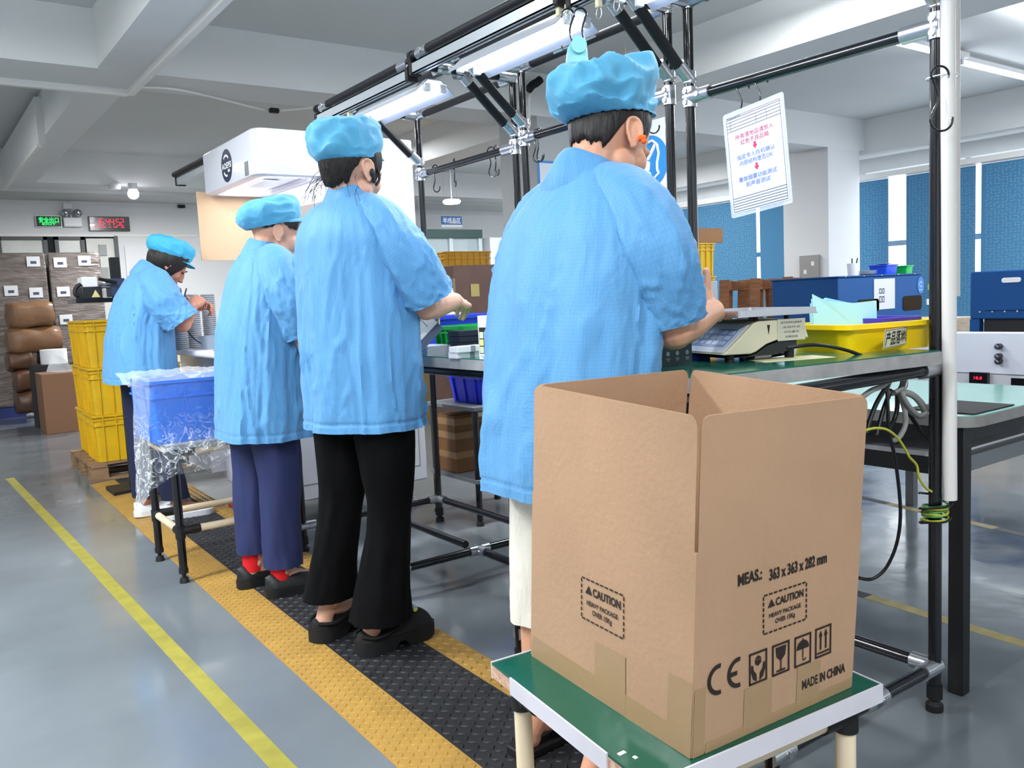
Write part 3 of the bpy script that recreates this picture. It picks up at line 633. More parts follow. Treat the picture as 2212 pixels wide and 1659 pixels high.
# ---- nearest worker: black hair, cream shorts, flip flops
def worker_near():
    t = thing('person', 'person in blue smock, puffed cap and cream shorts with an orange earplug', 'person', (1.2, 1.45, 0), 0, None)
    A = headframe(radians(6), radians(30), radians(-4)); hc = V((.13, -.015, 1.452)); nb = V((.07, 0, 1.335))
    g = G(); head_prims(g, hc, A, 1.0); neck_prims(g, hc, A, nb, .057)
    elR = (.108, -.208, 1.02); wrR = (.285, -.16, 1.052); elL = (.075, .232, 1.02); wrL = (.31, .12, 1.05)
    arms_prims(g, (.06, -.18, 1.26), elR, wrR); arms_prims(g, (.06, .18, 1.26), elL, wrL)
    hand(g, wrR, (.62, .50, .12), (.15, .75, -.3), (-.1, .2, 1), (.75, .9, .6), tdir=(.02, -.1, 1), tcurl=.15, tl=.62)
    hand(g, wrL, (.7, -.5, 0), (.1, -.7, -.5), (0, -.2, 1), (.6, .8, .5))
    legs_prims(g, .78, [((0, .095), (-.005, .105, .43), (-.035, .135, .105), (1, .05, 0), True), ((0, -.095), (.01, -.11, .43), (-.03, -.09, .105), (1, -.05, 0), True)])
    remesh(g, 'body', M_skin, t, .0033, 3)
    face_parts(t, hc, A)
    def low(ph): return -.072 if ph < 55 else (-.072+(ph-55)/12*.05 if ph < 67 else (-.022+.03*min(1, (ph-67)/10) if ph < 88 else .006-.012*min(1, (ph-88)/8)))
    hair_part(t, hc, A, low, 3, front=66, extra=1.03)
    c = cap_part(t, hc+A @ V((-.016, 0, .030)), A, 11, [(1.0, 0), (1.02, .012), (1.05, .03), (1.1, .055), (1.12, .082), (1.0, .107), (.6, .118), (.0, .118)], back=.03, visor=.022, crumple=.013, tilt=radians(-33), sidebulge=.3, size=(.104, .088))
    g = G(); e = hc+A @ V((.004, -.086, -.03)); capsule(g, e, e+A @ V((.0, -.012, -.001)), .0065, .0055); g.ell(e+A @ V((.003, -.012, -.008)), (.006,)*3)
    g.obj('earplug', mat('orange_foam', 'ff6a1e', .6), t, local=True, label='bright orange foam earplug')
    rows = [(.675, -.01, 0, .15, .165, .235), (.76, -.015, 0, .14, .16, .235), (.9, -.01, 0, .132, .15, .232), (1.05, .01, 0, .138, .15, .228), (1.15, .03, 0, .15, .15, .222), (1.24, .045, 0, .142, .135, .205), (1.30, .055, 0, .125, .11, .165), (1.345, .062, 0, .095, .085, .115), (1.372, .068, 0, .072, .068, .075)]
    smock(t, rows, [[(.066, -.05, 1.335, .055, .055), (.064, -.13, 1.28, .08, .078), (.068, -.19, 1.19, .088, .085), (.088, -.203, 1.10, .078, .08), (.104, -.205, 1.035, .068, .074)],
                    [(.066, .05, 1.335, .055, .055), (.064, .13, 1.28, .08, .078), (.062, .195, 1.19, .085, .082), (.062, .218, 1.10, .078, .08), (.07, .232, 1.03, .07, .078)]],
          (V((.066, 0, 1.358)), headframe(0, radians(20)), .070), 4)
    M_sh = cloth_mat('cream_shorts_cloth', 'e9e4d8', False)
    trousers(t, [[(0, .09, .8, .1, .1), (-.005, .1, .6, .09, .088), (-.01, .11, .45, .085, .083), (-.02, .118, .345, .078, .077)], [(0, -.09, .8, .1, .1), (.005, -.1, .6, .09, .088), (.0, -.105, .45, .085, .083), (-.01, -.1, .345, .08, .08)]],
             [(0, 0, .95, .12, .17), (0, 0, .8, .125, .185), (0, 0, .72, .11, .18)], 5, M_sh, 'shorts', .004)
    for y, dx in ((.135, -.035), (-.09, -.03)):
        h = V((dx-.07, y, 0)); d = V((1, .05 if y > 0 else -.05, 0)).normalized(); s = V((-d.y, d.x, 0)); g = G()
        out = [(-.005, .02), (0, .034), (.04, .04), (.12, .042), (.19, .05), (.245, .042), (.27, .015), (.27, -.015), (.245, -.042), (.19, -.048), (.12, -.038), (.04, -.038), (0, -.034), (-.005, -.02)]
        g.prism([(p.x, p.y) for p in spline([V((a, b, 0)) for a, b in out], 3, True)][::-1], fr(h+V((0, 0, MATZ)), d, s), .022)
        o = g.obj('sandal', M_rubber, t, local=True, bevel=.004)
        g = G(); F = fr(h, d, s); rs = []
        for k in range(13):
            a = pi*k/12; rs.append([F @ V((x, cos(a)*.05, .03+sin(a)*.062+dz)) for x, dz in ((.13, 0), (.215, -.018), (.215, -.022), (.13, -.004))])
        g.loft(rs); g.obj('strap', M_rubber, o, local=True)
    return t
# ---- second worker: bell bottom trousers and clogs
def worker_clogs():
    t = thing('person', 'person in a blue smock, black bell bottom trousers and black clogs, tucked up dark hair', 'person', (1.161, 2.42, 0), radians(18), None)
    A = headframe(radians(4), radians(14), 0); hc = V((.012, 0, 1.522)); nb = V((-.005, 0, 1.40))
    g = G(); head_prims(g, hc, A, 1.0); neck_prims(g, hc, A, nb, .05)
    elR = (.085, -.205, 1.085); wrR = (.27, -.165, 1.10); elL = (.08, .235, 1.12); wrL = (.28, .10, 1.09)
    arms_prims(g, (0, -.155, 1.31), elR, wrR, (.042, .04, .04, .027)); arms_prims(g, (0, .17, 1.32), elL, wrL)
    hand(g, wrR, (.85, .35, -.02), (.1, .6, -.75), (.1, .5, .6), (.4, .55, .35)); hand(g, wrL, (.75, -.5, -.1), (.1, -.6, -.7), (.1, -.4, .7), (.5, .6, .4))
    legs_prims(g, .8, [((-.01, .09), (-.015, .12, .46), (-.03, .19, .135), (.97, .05, 0), False), ((-.01, -.09), (.0, -.08, .46), (-.025, -.03, .135), (.97, -.2, 0), False)])
    remesh(g, 'body', M_skin2, t, .004, 4); face_parts(t, hc, A)
    def low(ph): return -.088+.0004*ph if ph < 50 else (-.068+(ph-50)/12*.05 if ph < 62 else (-.018+.03*min(1, (ph-62)/10) if ph < 90 else -.0-.045*min(1, (ph-90)/10)))
    hr = hair_part(t, hc, A, low, 8, front=60, extra=1.07)
    g = G()
    for k in range(26):
        a = radians(random.uniform(110, 250)); z = random.uniform(-.09, -.03); p = hc+A @ V((cos(a)*.1, sin(a)*.075, z)); L = random.uniform(.03, .09); q = V((cos(a)*.6+random.uniform(-.3, .1), sin(a)*.5, -1+random.uniform(0, .5))).normalized()
        g.tube(spline([p, p+q*L*.5+V((-.01, 0, .006)), p+q*L], 4), [.0007]*9, 4)
    g.tube(spline([hc+A @ V((.03, -.078, .0)), hc+A @ V((.035, -.086, -.035)), hc+A @ V((.024, -.085, -.06))], 6), .0045, 6)
    g.obj('loose_strands', M_hair, hr, local=True, kind='stuff')
    cap_part(t, hc+A @ V((-.012, 0, .014)), A, 21, [(1.0, 0), (1.02, .012), (1.07, .035), (1.1, .065), (1.08, .095), (.92, .116), (.55, .126), (.0, .128)], back=.024, visor=.03, crumple=.007, tilt=radians(-18), size=(.099, .086))
    g = G(); e = hc+A @ V((.0, -.088, -.03)); g.ell(e, (.011, .007, .013), A); capsule(g, e+A @ V((.002, -.004, -.01)), e+A @ V((.01, -.004, -.026)), .004, .0035)
    g.obj('earphone', M_rubber, t, local=True, label='small black earphone')
    rows = [(.722, 0, 0, .145, .152, .2), (.8, 0, 0, .142, .15, .2), (.95, 0, 0, .138, .148, .198), (1.1, 0, 0, .138, .146, .197), (1.22, 0, 0, .138, .142, .193), (1.31, -.003, 0, .135, .135, .185), (1.37, -.006, 0, .11, .11, .145), (1.405, -.006, 0, .085, .085, .105), (1.428, -.004, 0, .066, .066, .07)]
    smock(t, rows, [[(0, -.05, 1.39, .055, .055), (0, -.12, 1.34, .078, .075), (.015, -.175, 1.25, .086, .084), (.05, -.205, 1.17, .08, .085), (.08, -.212, 1.11, .074, .085)],
                    [(0, .05, 1.39, .055, .055), (0, .12, 1.34, .078, .075), (.015, .17, 1.25, .082, .08), (.04, .195, 1.17, .08, .08), (.08, .205, 1.11, .075, .08)]],
          (V((-.004, 0, 1.416)), headframe(0, radians(12)), .062), 14)
    M_tr = mat('black_trouser_cloth', '050507', .85, bump=.2, bscale=25, spec=.15)
    trousers(t, [[(-.015, .09, .85, .098, .1), (-.015, .095, .6, .082, .08), (-.015, .12, .46, .068, .068), (-.025, .155, .3, .074, .072), (-.03, .19, .152, .09, .084)],
                 [(-.015, -.09, .85, .098, .1), (-.005, -.088, .6, .082, .08), (.0, -.078, .46, .068, .068), (-.01, -.06, .3, .076, .074), (-.022, -.04, .118, .098, .092)]],
             [(-.01, 0, 1.0, .12, .16), (-.01, 0, .85, .125, .175), (-.01, 0, .74, .11, .175)], 9, M_tr)
    M_clog = mat('black_clog_foam', '0d0d0f', .75, bump=.08, bscale=200)
    for hx, d, lab in (((-.10, .195, 0), (.97, .08, 0), None), ((-.10, -.012, 0), (.97, -.2, 0), 'black clog with small coloured charms')):
        pr = [(0, .045), (.06, .05), (.2, .04), (.36, .05), (.5, .078), (.65, .08), (.85, .066), (.95, .045), (1, .012)]
        o = shoe_upper(t, 'clog', (hx[0], hx[1], 0), d, .275, .112, pr, M_clog, sole=.045, z0=MATZ, notch=True, wprof=[(0, .25), (.02, .5), (.06, .72), (.12, .84), (.35, .86), (.6, 1), (.8, 1.02), (.93, .85), (1, .4)], label=lab)
        dd = V(d).normalized(); s = V((-dd.y, dd.x, 0)); F = fr(V(hx)+V((0, 0, MATZ)), dd, s); g = G()
        for sg in (1, -1):
            g.tube([F @ V(q) for q in spline([(.125, sg*.052, .075), (.09, sg*.056, .068), (.04, sg*.05, .06), (.0, sg*.02, .066)], 5)], .006, 8); g.cyl(F @ V((.125, sg*.05, .075)), F @ V((.125, sg*.06, .075)), .01, n=14)
        g.obj('heel_strap', M_clog, o, local=True)
        if lab:
            for c, px_, pz in (('8fb0c8', .19, .112), ('cfd36a', .2, .1), ('9a86b8', .182, .102)):
                G().ell(F @ V((px_, -.028, pz)), (.009, .006, .008)).obj('charm', mat('charm_'+c, c, .4), o, local=True)
    return t
# ---- third worker: navy trousers, red socks
def worker_navy():
    t = thing('person', 'person in blue smock, peaked cap, navy trousers and red socks', 'person', (1.1, 3.2, 0), radians(2), None)
    A = headframe(radians(-6), radians(16), 0); hc = V((.118, 0, 1.402)); nb = V((.06, 0, 1.305))
    g = G(); head_prims(g, hc, A, .98, 1.06); neck_prims(g, hc, A, nb, .052)
    elR = (.115, -.205, .975); wrR = (.31, -.15, .985); elL = (.12, .22, 1.0); wrL = (.31, .1, 1.0)
    arms_prims(g, (.05, -.16, 1.22), elR, wrR); arms_prims(g, (.05, .16, 1.22), elL, wrL)
    hand(g, wrR, (.85, .35, -.1), (.1, .6, -.75), (.1, .5, .6), (.4, .5, .3)); hand(g, wrL, (.8, -.4, -.1), (.1, -.6, -.7), (.1, -.4, .7), (.5, .6, .4))
    legs_prims(g, .72, [((0, .09), (.0, .1, .42), (-.03, .1, .105), (1, .05, 0), False), ((0, -.09), (.03, -.09, .42), (.01, -.085, .105), (1, -.1, 0), False)])
    remesh(g, 'body', M_skin2, t, .005, 5); face_parts(t, hc, A)
    def low(ph): return -.008 if ph < 60 else (-.008 if ph < 70 else (-.01+.03*min(1, (ph-70)/10) if ph < 90 else .025-.012*min(1, (ph-90)/12)))
    hair_part(t, hc, A, low, 18, front=50, extra=1.03, m=mat('dark_brown_hair', '2a1c17', .45, bump=.6, bscale=60, stretch=(3, 3, .25)))
    cap_part(t, hc+A @ V((-.014, 0, .014)), A, 31, [(1.0, 0), (1.02, .01), (1.07, .03), (1.1, .05), (1.04, .075), (.82, .095), (.45, .105), (.0, .107)], back=.018, visor=.055, crumple=.005, tilt=radians(-26), size=(.103, .088))
    rows = [(.618, .005, 0, .155, .165, .215), (.72, .005, 0, .15, .158, .212), (.88, .015, 0, .145, .15, .208), (1.02, .03, 0, .145, .148, .205), (1.12, .045, 0, .142, .14, .198), (1.21, .055, 0, .13, .125, .18), (1.27, .058, 0, .108, .105, .145), (1.31, .06, 0, .082, .082, .105), (1.332, .062, 0, .066, .064, .07)]
    smock(t, rows, [[(.06, -.06, 1.295, .06, .06), (.06, -.12, 1.25, .08, .076), (.07, -.17, 1.16, .088, .085), (.095, -.195, 1.07, .085, .085), (.115, -.2, 1.0, .08, .085)],
                    [(.06, .06, 1.295, .06, .06), (.06, .12, 1.25, .08, .076), (.07, .17, 1.16, .085, .08), (.09, .19, 1.07, .08, .08), (.11, .2, 1.0, .075, .08)]],
          (V((.062, 0, 1.318)), headframe(0, radians(18)), .06), 24)
    M_nv = mat('navy_trouser_cloth', '232c58', .75, bump=.25, bscale=25)
    trousers(t, [[(0, .09, .75, .095, .098), (-.005, .098, .5, .082, .08), (-.02, .1, .3, .072, .07), (-.03, .1, .15, .066, .064)], [(0, -.09, .75, .095, .098), (.02, -.09, .5, .082, .08), (.015, -.088, .3, .072, .07), (.01, -.085, .125, .068, .066)]],
             [(0, 0, .9, .115, .16), (0, 0, .75, .12, .17), (0, 0, .66, .105, .17)], 29, M_nv)
    M_tn = mat('black_trainer', '15161a', .5, bump=.15, bscale=120); M_sock = mat('red_sock', 'd8141f', .8)
    for ax, ay, d in ((-.03, .1, (1, .05, 0)), (.01, -.085, (1, -.12, 0))):
        g = G(); g.lathe([(.036, .075), (.038, .10), (.037, .15)], (ax-.012, ay, 0), 18, cap=False); g.obj('sock', M_sock, t, local=True, label='bright red sock')
        pr = [(0, .062), (.08, .07), (.22, .066), (.38, .07), (.6, .055), (.8, .042), (.93, .03), (1, .008)]
        shoe_upper(t, 'trainer', (ax-.075, ay, 0), d, .255, .098, pr, M_tn, M_rubber, .03, z0=MATZ)
    return t
# ---- farthest worker: bob hair, working with a soldering wire
def worker_far():
    t = thing('person', 'person in a blue smock with black bobbed hair bending over the white desk, farthest away', 'person', (1.08, 4.8, 0), radians(0), None)
    A = headframe(radians(0), radians(38), 0); hc = V((.135, 0, 1.375)); nb = V((.035, 0, 1.30))
    g = G(); head_prims(g, hc, A, .98); neck_prims(g, hc, A, nb, .05)
    elR = (.125, -.21, 1.045); wrR = (.20, -.15, 1.135); elL = (.1, .21, 1.04); wrL = (.25, .06, 1.13)
    arms_prims(g, (.0, -.16, 1.24), elR, wrR); arms_prims(g, (.0, .16, 1.24), elL, wrL)
    hand(g, wrR, (.5, .4, .35), (.3, .6, -.4), (0, .3, .9), (.7, .8, .5)); hand(g, wrL, (.6, -.4, .1), (.1, -.6, -.6), (0, -.3, .9), (.6, .8, .5))
    legs_prims(g, .78, [((-.05, .09), (-.05, .1, .44), (-.06, .1, .1), (1, .05, 0), False), ((-.05, -.09), (-.02, -.09, .44), (.05, -.1, .1), (1, -.05, 0), False)])
    remesh(g, 'body', M_skin3, t, .0055, 5); face_parts(t, hc, A)
    def low(ph): return -.10 if ph < 118 else -.10+.09*min(1, (ph-118)/14)
    hair_part(t, hc, A, low, 28, front=46, extra=1.1)
    cap_part(t, hc+A @ V((-.01, 0, .022)), A, 41, [(1.0, 0), (1.02, .01), (1.09, .03), (1.12, .055), (1.05, .082), (.8, .1), (.42, .108), (.0, .11)], back=.022, visor=.045, crumple=.005, tilt=radians(-14), size=(.099, .086), m=mat('teal_cap_cloth', '3aa0c4', .65, bump=.4, bscale=22))
    rows = [(.755, -.05, 0, .165, .17, .215), (.85, -.05, 0, .16, .165, .212), (.98, -.045, 0, .155, .155, .21), (1.1, -.03, 0, .15, .145, .205), (1.2, -.005, 0, .14, .135, .195), (1.27, .015, 0, .12, .115, .165), (1.315, .03, 0, .092, .09, .115), (1.338, .038, 0, .068, .066, .072)]
    smock(t, rows, [[(.03, -.06, 1.30, .06, .06), (.03, -.125, 1.26, .085, .08), (.045, -.18, 1.18, .095, .09), (.09, -.2, 1.10, .09, .095), (.12, -.21, 1.05, .085, .095)],
                    [(.03, .06, 1.30, .06, .06), (.03, .125, 1.26, .085, .08), (.045, .175, 1.18, .09, .09), (.08, .2, 1.11, .088, .09), (.1, .205, 1.05, .085, .09)]],
          (V((.036, 0, 1.33)), headframe(0, radians(28)), .064), 34)
    M_nv2 = mat('dark_blue_trousers', '141c3c', .8)
    trousers(t, [[(-.05, .09, .85, .095, .1), (-.05, .1, .5, .08, .08), (-.06, .1, .12, .068, .066)], [(-.05, -.09, .85, .095, .1), (-.02, -.09, .5, .08, .08), (.04, -.1, .12, .068, .066)]],
             [(-.05, 0, .95, .115, .16), (-.05, 0, .85, .12, .17), (-.05, 0, .75, .105, .17)], 39, M_nv2)
    for ax, ay in ((-.06, .1), (.05, -.1)):
        shoe_upper(t, 'shoe', (ax-.07, ay, 0), (1, -.03, 0), .25, .1, [(0, .06), (.1, .066), (.3, .06), (.6, .05), (.85, .038), (1, .01)], mat('white_shoe', 'dfe2e6', .5), None, .028, z0=MATZ)
    g = G()
    for s in (1, -1): g.tube([V((.265, -.12+.012*s, 1.17)), V((.265+.006*s, -.12+.02*s, 1.23)), V((.262+.014*s, -.12+.026*s, 1.265))], [.005, .004, .0015], 8)
    return t
p1 = worker_near(); p2 = worker_clogs(); p3 = worker_navy(); p4 = worker_far()
# ================================================================== foreground things
def text_fit(s, F, x0, x1, y, h, m, name, parent, bold=.0, z=.0006):
    """text whose capitals are h high, fitted between x0 and x1 on the plane F"""
    o = text(s, h/.73, F @ Matrix.Translation((0, 0, z)), m, name, None, bold, 'LEFT')
    I = F.inverted(); xs = [(I @ v.co) for v in o.data.vertices]
    if not xs: return o
    a = min(p.x for p in xs); b = max(p.x for p in xs); c = min(p.y for p in xs); d = max(p.y for p in xs); k = (x1-x0)/max(b-a, 1e-6)
    W = F @ Matrix.Translation((x0, y, 0)) @ Matrix.Diagonal((k, 1, 1, 1)) @ Matrix.Translation((-a, -(c+d)/2, 0)) @ I
    if parent is not None: W = chain(parent).inverted() @ W
    o.data.transform(W); o.parent = parent
    return o
def on(F, px, py):
    """pixel to (x, y) on plane F"""
    n = F.col[2].xyz; o = F.col[3].xyz; d = ray(px, py); p = CO+d*((o-CO).dot(n)/d.dot(n)); q = F.inverted() @ p
    return q.x, q.y
def flat(F, poly, z=.0006, h=.0004, g=None):
    g = g or G(); return g.prism(poly, F @ Matrix.Translation((0, 0, z)), h)
def arcpoly(cx_, cy_, r0, r1, a0, a1, n=20):
    o = [(cx_+r1*cos(radians(a0+(a1-a0)*k/n)), cy_+r1*sin(radians(a0+(a1-a0)*k/n))) for k in range(n+1)]
    return o+[(cx_+r0*cos(radians(a1-(a1-a0)*k/n)), cy_+r0*sin(radians(a1-(a1-a0)*k/n))) for k in range(n+1)]
def frame_outline(g, F, w, h, t, c=(0, 0), z=.0006):
    x, y = c
    for a in ((x-w/2, x+w/2, y+h/2-t, y+h/2), (x-w/2, x+w/2, y-h/2, y-h/2+t), (x-w/2, x-w/2+t, y-h/2, y+h/2), (x+w/2-t, x+w/2, y-h/2, y+h/2)):
        flat(F, [(a[0], a[2]), (a[1], a[2]), (a[1], a[3]), (a[0], a[3])], z, g=g)
# ---- small green table under the carton
ZT = .47
cA, cN, cC = at(1062, 1432, 'Z', ZT), at(1398, 1695, 'Z', ZT), at(1902, 1479, 'Z', ZT); cD = cA+cC-cN
st = thing('side_table', 'small green topped table with cream pipe legs holding the big open carton', 'table', ((cA+cC)/2*V((1, 1, 0)) if False else V(((cA.x+cC.x)/2, (cA.y+cC.y)/2, 0))))
poly = [(p.x, p.y) for p in (cA, cN, cC, cD)]
m_gtop = mat('dark_green_laminate', '0f5140', .18, spec=.5, var=.1, vscale=7)
G().prism(poly, Matrix.Translation((0, 0, ZT-.004)), .004).obj('tabletop', m_gtop, st, smooth=False)
G().prism(poly, Matrix.Translation((0, 0, ZT-.026)), .0215).obj('chipboard', mat('chipboard', 'd2b09a', .9, var=.35, vscale=120, vcol='a8826c'), st, smooth=False)
m_strip = mat('white_edge_strip', 'cfccd4', .4, var=.08, vscale=12)
for p, q, a, b in ((cA, cN, .16, .8), (cN, cC, -.0, 1.005), (cC, cD, 0, 1), (cD, cA, 0, 1)):
    d = q-p; p, q = p+d*a, p+d*b; n = V((d.y, -d.x, 0)).normalized()
    if n.dot((cA+cC)/2-p) > 0: n = -n
    g = G(); z0 = V((0, 0, ZT-.028)); z1 = V((0, 0, ZT+.0015)); p0 = V((p.x, p.y, 0)); q0 = V((q.x, q.y, 0))
    g.add([p0+z0, q0+z0, q0+z1, p0+z1, p0+z0+n*.003, q0+z0+n*.003, q0+z1+n*.003, p0+z1+n*.003], [(0, 1, 2, 3), (4, 7, 6, 5), (0, 4, 5, 1), (2, 6, 7, 3), (0, 3, 7, 4), (1, 5, 6, 2)])
    g.obj('edge_strip', m_strip, st, smooth=False)
cen = (cA+cC)/2; ins = [c+(cen-c).normalized()*.052 for c in (cA, cN, cC, cD)]
for i, c in enumerate(ins):
    G().cyl((c.x, c.y, .012), (c.x, c.y, ZT-.05), .0155, n=22).obj('leg', M_cream, st)
    G().lathe([(.017, 0), (.02, .004), (.019, .03), (.0165, .034)], (c.x, c.y, .0)).obj('foot', M_rubber, st)
    q = ins[(i+1) % 4]; a = V((c.x, c.y, ZT-.048)); b = V((q.x, q.y, ZT-.048)); G().cyl(a, b, .0155, n=22).obj('rail', M_cream, st)
    a.z = b.z = .12; G().cyl(a, b, .0155, n=22).obj('rail', M_cream, st)
    for z in (ZT-.048, .12):
        g = G(); c0 = V((c.x, c.y, z)); g.cyl(c0-V((0, 0, .03)), c0+V((0, 0, .02)), .0195, n=20)
        for qq in (ins[(i+1) % 4], ins[i-1]):
            d = (V((qq.x, qq.y, z))-c0).normalized(); g.cyl(c0, c0+d*.062, .0195, n=20); g.cyl(c0+d*.035-Z3.cross(d)*.019, c0+d*.035-Z3.cross(d)*.023, .008, n=10)
        g.obj('joint', M_rubber, st)
g = G()
for q in ((1343, 1628), (1372, 1637)): p = at(*q, 'Z', ZT); g.box((p.x, p.y, ZT+.0008), (.012 if q[0] < 1350 else .005, .006, .0012))
g.obj('paint_chips', M_paper, st, smooth=False, kind='stuff')
# ---- big open carton
bl, bf, br = at(1147, 1414.7, 'Z', ZT), at(1493.1, 1641.5, 'Z', ZT), at(1840, 1484.1, 'Z', ZT); bb_ = bl+br-bf
for p in (bl, bf, br, bb_): p.z = ZT+.002
tf = at(1511.4, 900.7, 'Z', ZT+.467)
def onplane(px, py, a, b, c):
    n = (b-a).cross(c-a); d = ray(px, py); return CO+d*((a-CO).dot(n)/d.dot(n))
tl = onplane(1151.7, 831.6, bf, bl, tf); tr = onplane(1878.4, 854.6, bf, br, tf); tb = onplane(1490.1, 797.2, br, bb_, tr)
ct = thing('carton', 'big open cardboard box with printed warnings on the small green table', 'box', tuple((bl+br)/2*V((1, 1, 0))+V((0, 0, ZT))) if False else ((bl.x+br.x)/2, (bl.y+br.y)/2, ZT))
KF = .609                                                # the walls end and the flaps begin here
bot = [bl, bf, br, bb_]; top = [tl, tf, tr, tb]; cc = sum(bot, V())/4
def wallpt(i, k, inset): 
    p = bot[i].lerp(top[i], k); d = (cc-bot[i]); d.z = 0
    return p+d.normalized()*inset*1.414
g = G()
for i in range(4):
    j = (i+1) % 4; a = [wallpt(i, 0, 0), wallpt(j, 0, 0), wallpt(j, KF, 0), wallpt(i, KF, 0)]; b = [wallpt(i, 0, .005), wallpt(j, 0, .005), wallpt(j, KF, .005), wallpt(i, KF, .005)]
    g.add(a+b, [(0, 1, 2, 3), (4, 7, 6, 5), (0, 4, 5, 1), (2, 6, 7, 3)])
g.add([wallpt(i, 0, 0)+V((0, 0, .003)) for i in range(4)], [(0, 3, 2, 1)]); g.obj('carton_body', M_card, ct, smooth=False)
for i in range(4):
    j = (i+1) % 4; g = G(); eh = (bot[j]-bot[i]).normalized()*.0035
    nn = []
    for off in (0, .005):
        lo0, lo1, hi0, hi1 = wallpt(i, KF, off)+eh, wallpt(j, KF, off)-eh, wallpt(i, 1, off)+eh, wallpt(j, 1, off)-eh
        row = [lo0, lo1]
        for k in range(6): t = radians(90*k/5); row.append(hi1-(hi1-hi0).normalized()*(.016*(1-cos(t)))-(hi1-lo1).normalized()*.016*(1-sin(t)))
        for k in range(6): t = radians(90*k/5); row.append(hi0+(hi1-hi0).normalized()*(.016*(1-sin(t)))-(hi0-lo0).normalized()*.016*(1-cos(t)))
        nn.append(row)
    n = len(nn[0]); g.add(nn[0]+nn[1], [tuple(range(n)), tuple(range(2*n-1, n-1, -1))]); g.k = 1
    g.add(nn[0]+nn[1], [(k, n+k, n+(k+1) % n, (k+1) % n) for k in range(n)])
    g.obj('flap', [M_card, M_cardd], ct, smooth=False)
def faceF(i):
    j = (i+1) % 4; o = bot[i]; x = bot[j]-bot[i]; y = top[i]-bot[i]; return fr(o, x, y)
FL, FR = faceF(0), faceF(1)
M_tape = mat('packing_tape', '9d8160', .22, spec=.6, bump=.15, bscale=25)
def strip(F, pts, name='packing_tape', m=M_tape, z=.0006):
    return flat(F, [on(F, *p) for p in pts], z).obj(name, m, ct, smooth=False)
strip(FL, [(1149, 1418), (1492, 1640), (1496, 1592), (1152, 1372)]); strip(FL, [(1440, 1604), (1492, 1638), (1498, 1480), (1446, 1452)], z=.0009); strip(FL, [(1286, 1504), (1352, 1547), (1352, 1420), (1287, 1385)], z=.0009)
strip(FR, [(1495, 1639), (1520, 1628), (1524, 1484), (1500, 1492)]); strip(FR, [(1604, 1590), (1664, 1562), (1667, 1465), (1607, 1490)]); strip(FR, [(1718, 1538), (1768, 1516), (1772, 1425), (1722, 1440)])
strip(FR, [(1522, 1628), (1838, 1484), (1840, 1462), (1524, 1606)], z=.0004)
def caution(F, c):
    """dashed warning label; c = its four corners in the photograph"""
    P = [on(F, *q) for q in c]; x0 = (P[0][0]+P[3][0])/2; x1 = (P[1][0]+P[2][0])/2; y1 = (P[0][1]+P[1][1])/2; y0 = (P[2][1]+P[3][1])/2; w = x1-x0; h = y1-y0; g = G(); t = .0022
    for k in range(9):
        a = x0+w*(k+.15)/9; b = x0+w*(k+.8)/9
        for y in (y0, y1): flat(F, [(a, y-t/2), (b, y-t/2), (b, y+t/2), (a, y+t/2)], .0012, g=g)
    for k in range(7):
        a = y0+h*(k+.15)/7; b = y0+h*(k+.8)/7
        for x in (x0, x1): flat(F, [(x-t/2, a), (x+t/2, a), (x+t/2, b), (x-t/2, b)], .0012, g=g)
    yt = y0+h*.74; flat(F, [(x0+w*.10, yt-h*.09), (x0+w*.26, yt-h*.09), (x0+w*.18, yt+h*.11)], .0012, g=g)
    g.obj('printed_border', M_ink, ct, smooth=False, kind='stuff')
    text_fit('CAUTION', F, x0+w*.28, x0+w*.93, yt, h*.2, M_ink, 'printed_text', ct, .03, z=.0013)
    text_fit('HEAVY PACKAGE', F, x0+w*.13, x0+w*.87, y0+h*.43, h*.115, M_ink, 'printed_text', ct, .022, z=.0013)
    text_fit('OVER 15Kg', F, x0+w*.27, x0+w*.73, y0+h*.22, h*.125, M_ink, 'printed_text', ct, .022, z=.0013)
caution(FL, [(1258, 1250), (1349, 1282), (1348, 1373), (1257, 1338)]); caution(FR, [(1648, 1285), (1741, 1258), (1740, 1338), (1648, 1368)])
def lab(F, s, a, b, hpx, bold=.032):
    p, q = on(F, *a), on(F, *b); y = (p[1]+q[1])/2; sc = abs(q[0]-p[0])/sqrt((b[0]-a[0])**2+(b[1]-a[1])**2)
    return text_fit(s, F, p[0], q[0], y, hpx*.00072, M_ink, 'printed_text', ct, bold, z=.0013)
lab(FR, 'MEAS.:', (1593, 1252), (1645, 1240), 23); lab(FR, '363 x 363 x 282 mm', (1661, 1238), (1785, 1206), 23); lab(FR, 'MADE IN CHINA', (1731, 1476), (1824, 1444), 20)
g = G(); x, y = on(FR, 1552, 1466); flat(FR, arcpoly(x, y, .0160, .0220, 80, 280), .0012, g=g); x, y = on(FR, 1594, 1451); flat(FR, arcpoly(x, y, .0160, .0220, 80, 280), .0012, g=g); flat(FR, [(x-.017, y-.003), (x-.003, y-.003), (x-.003, y+.003), (x-.017, y+.003)], .0013, g=g)
g.obj('ce_mark', M_ink, ct, smooth=False, kind='stuff')
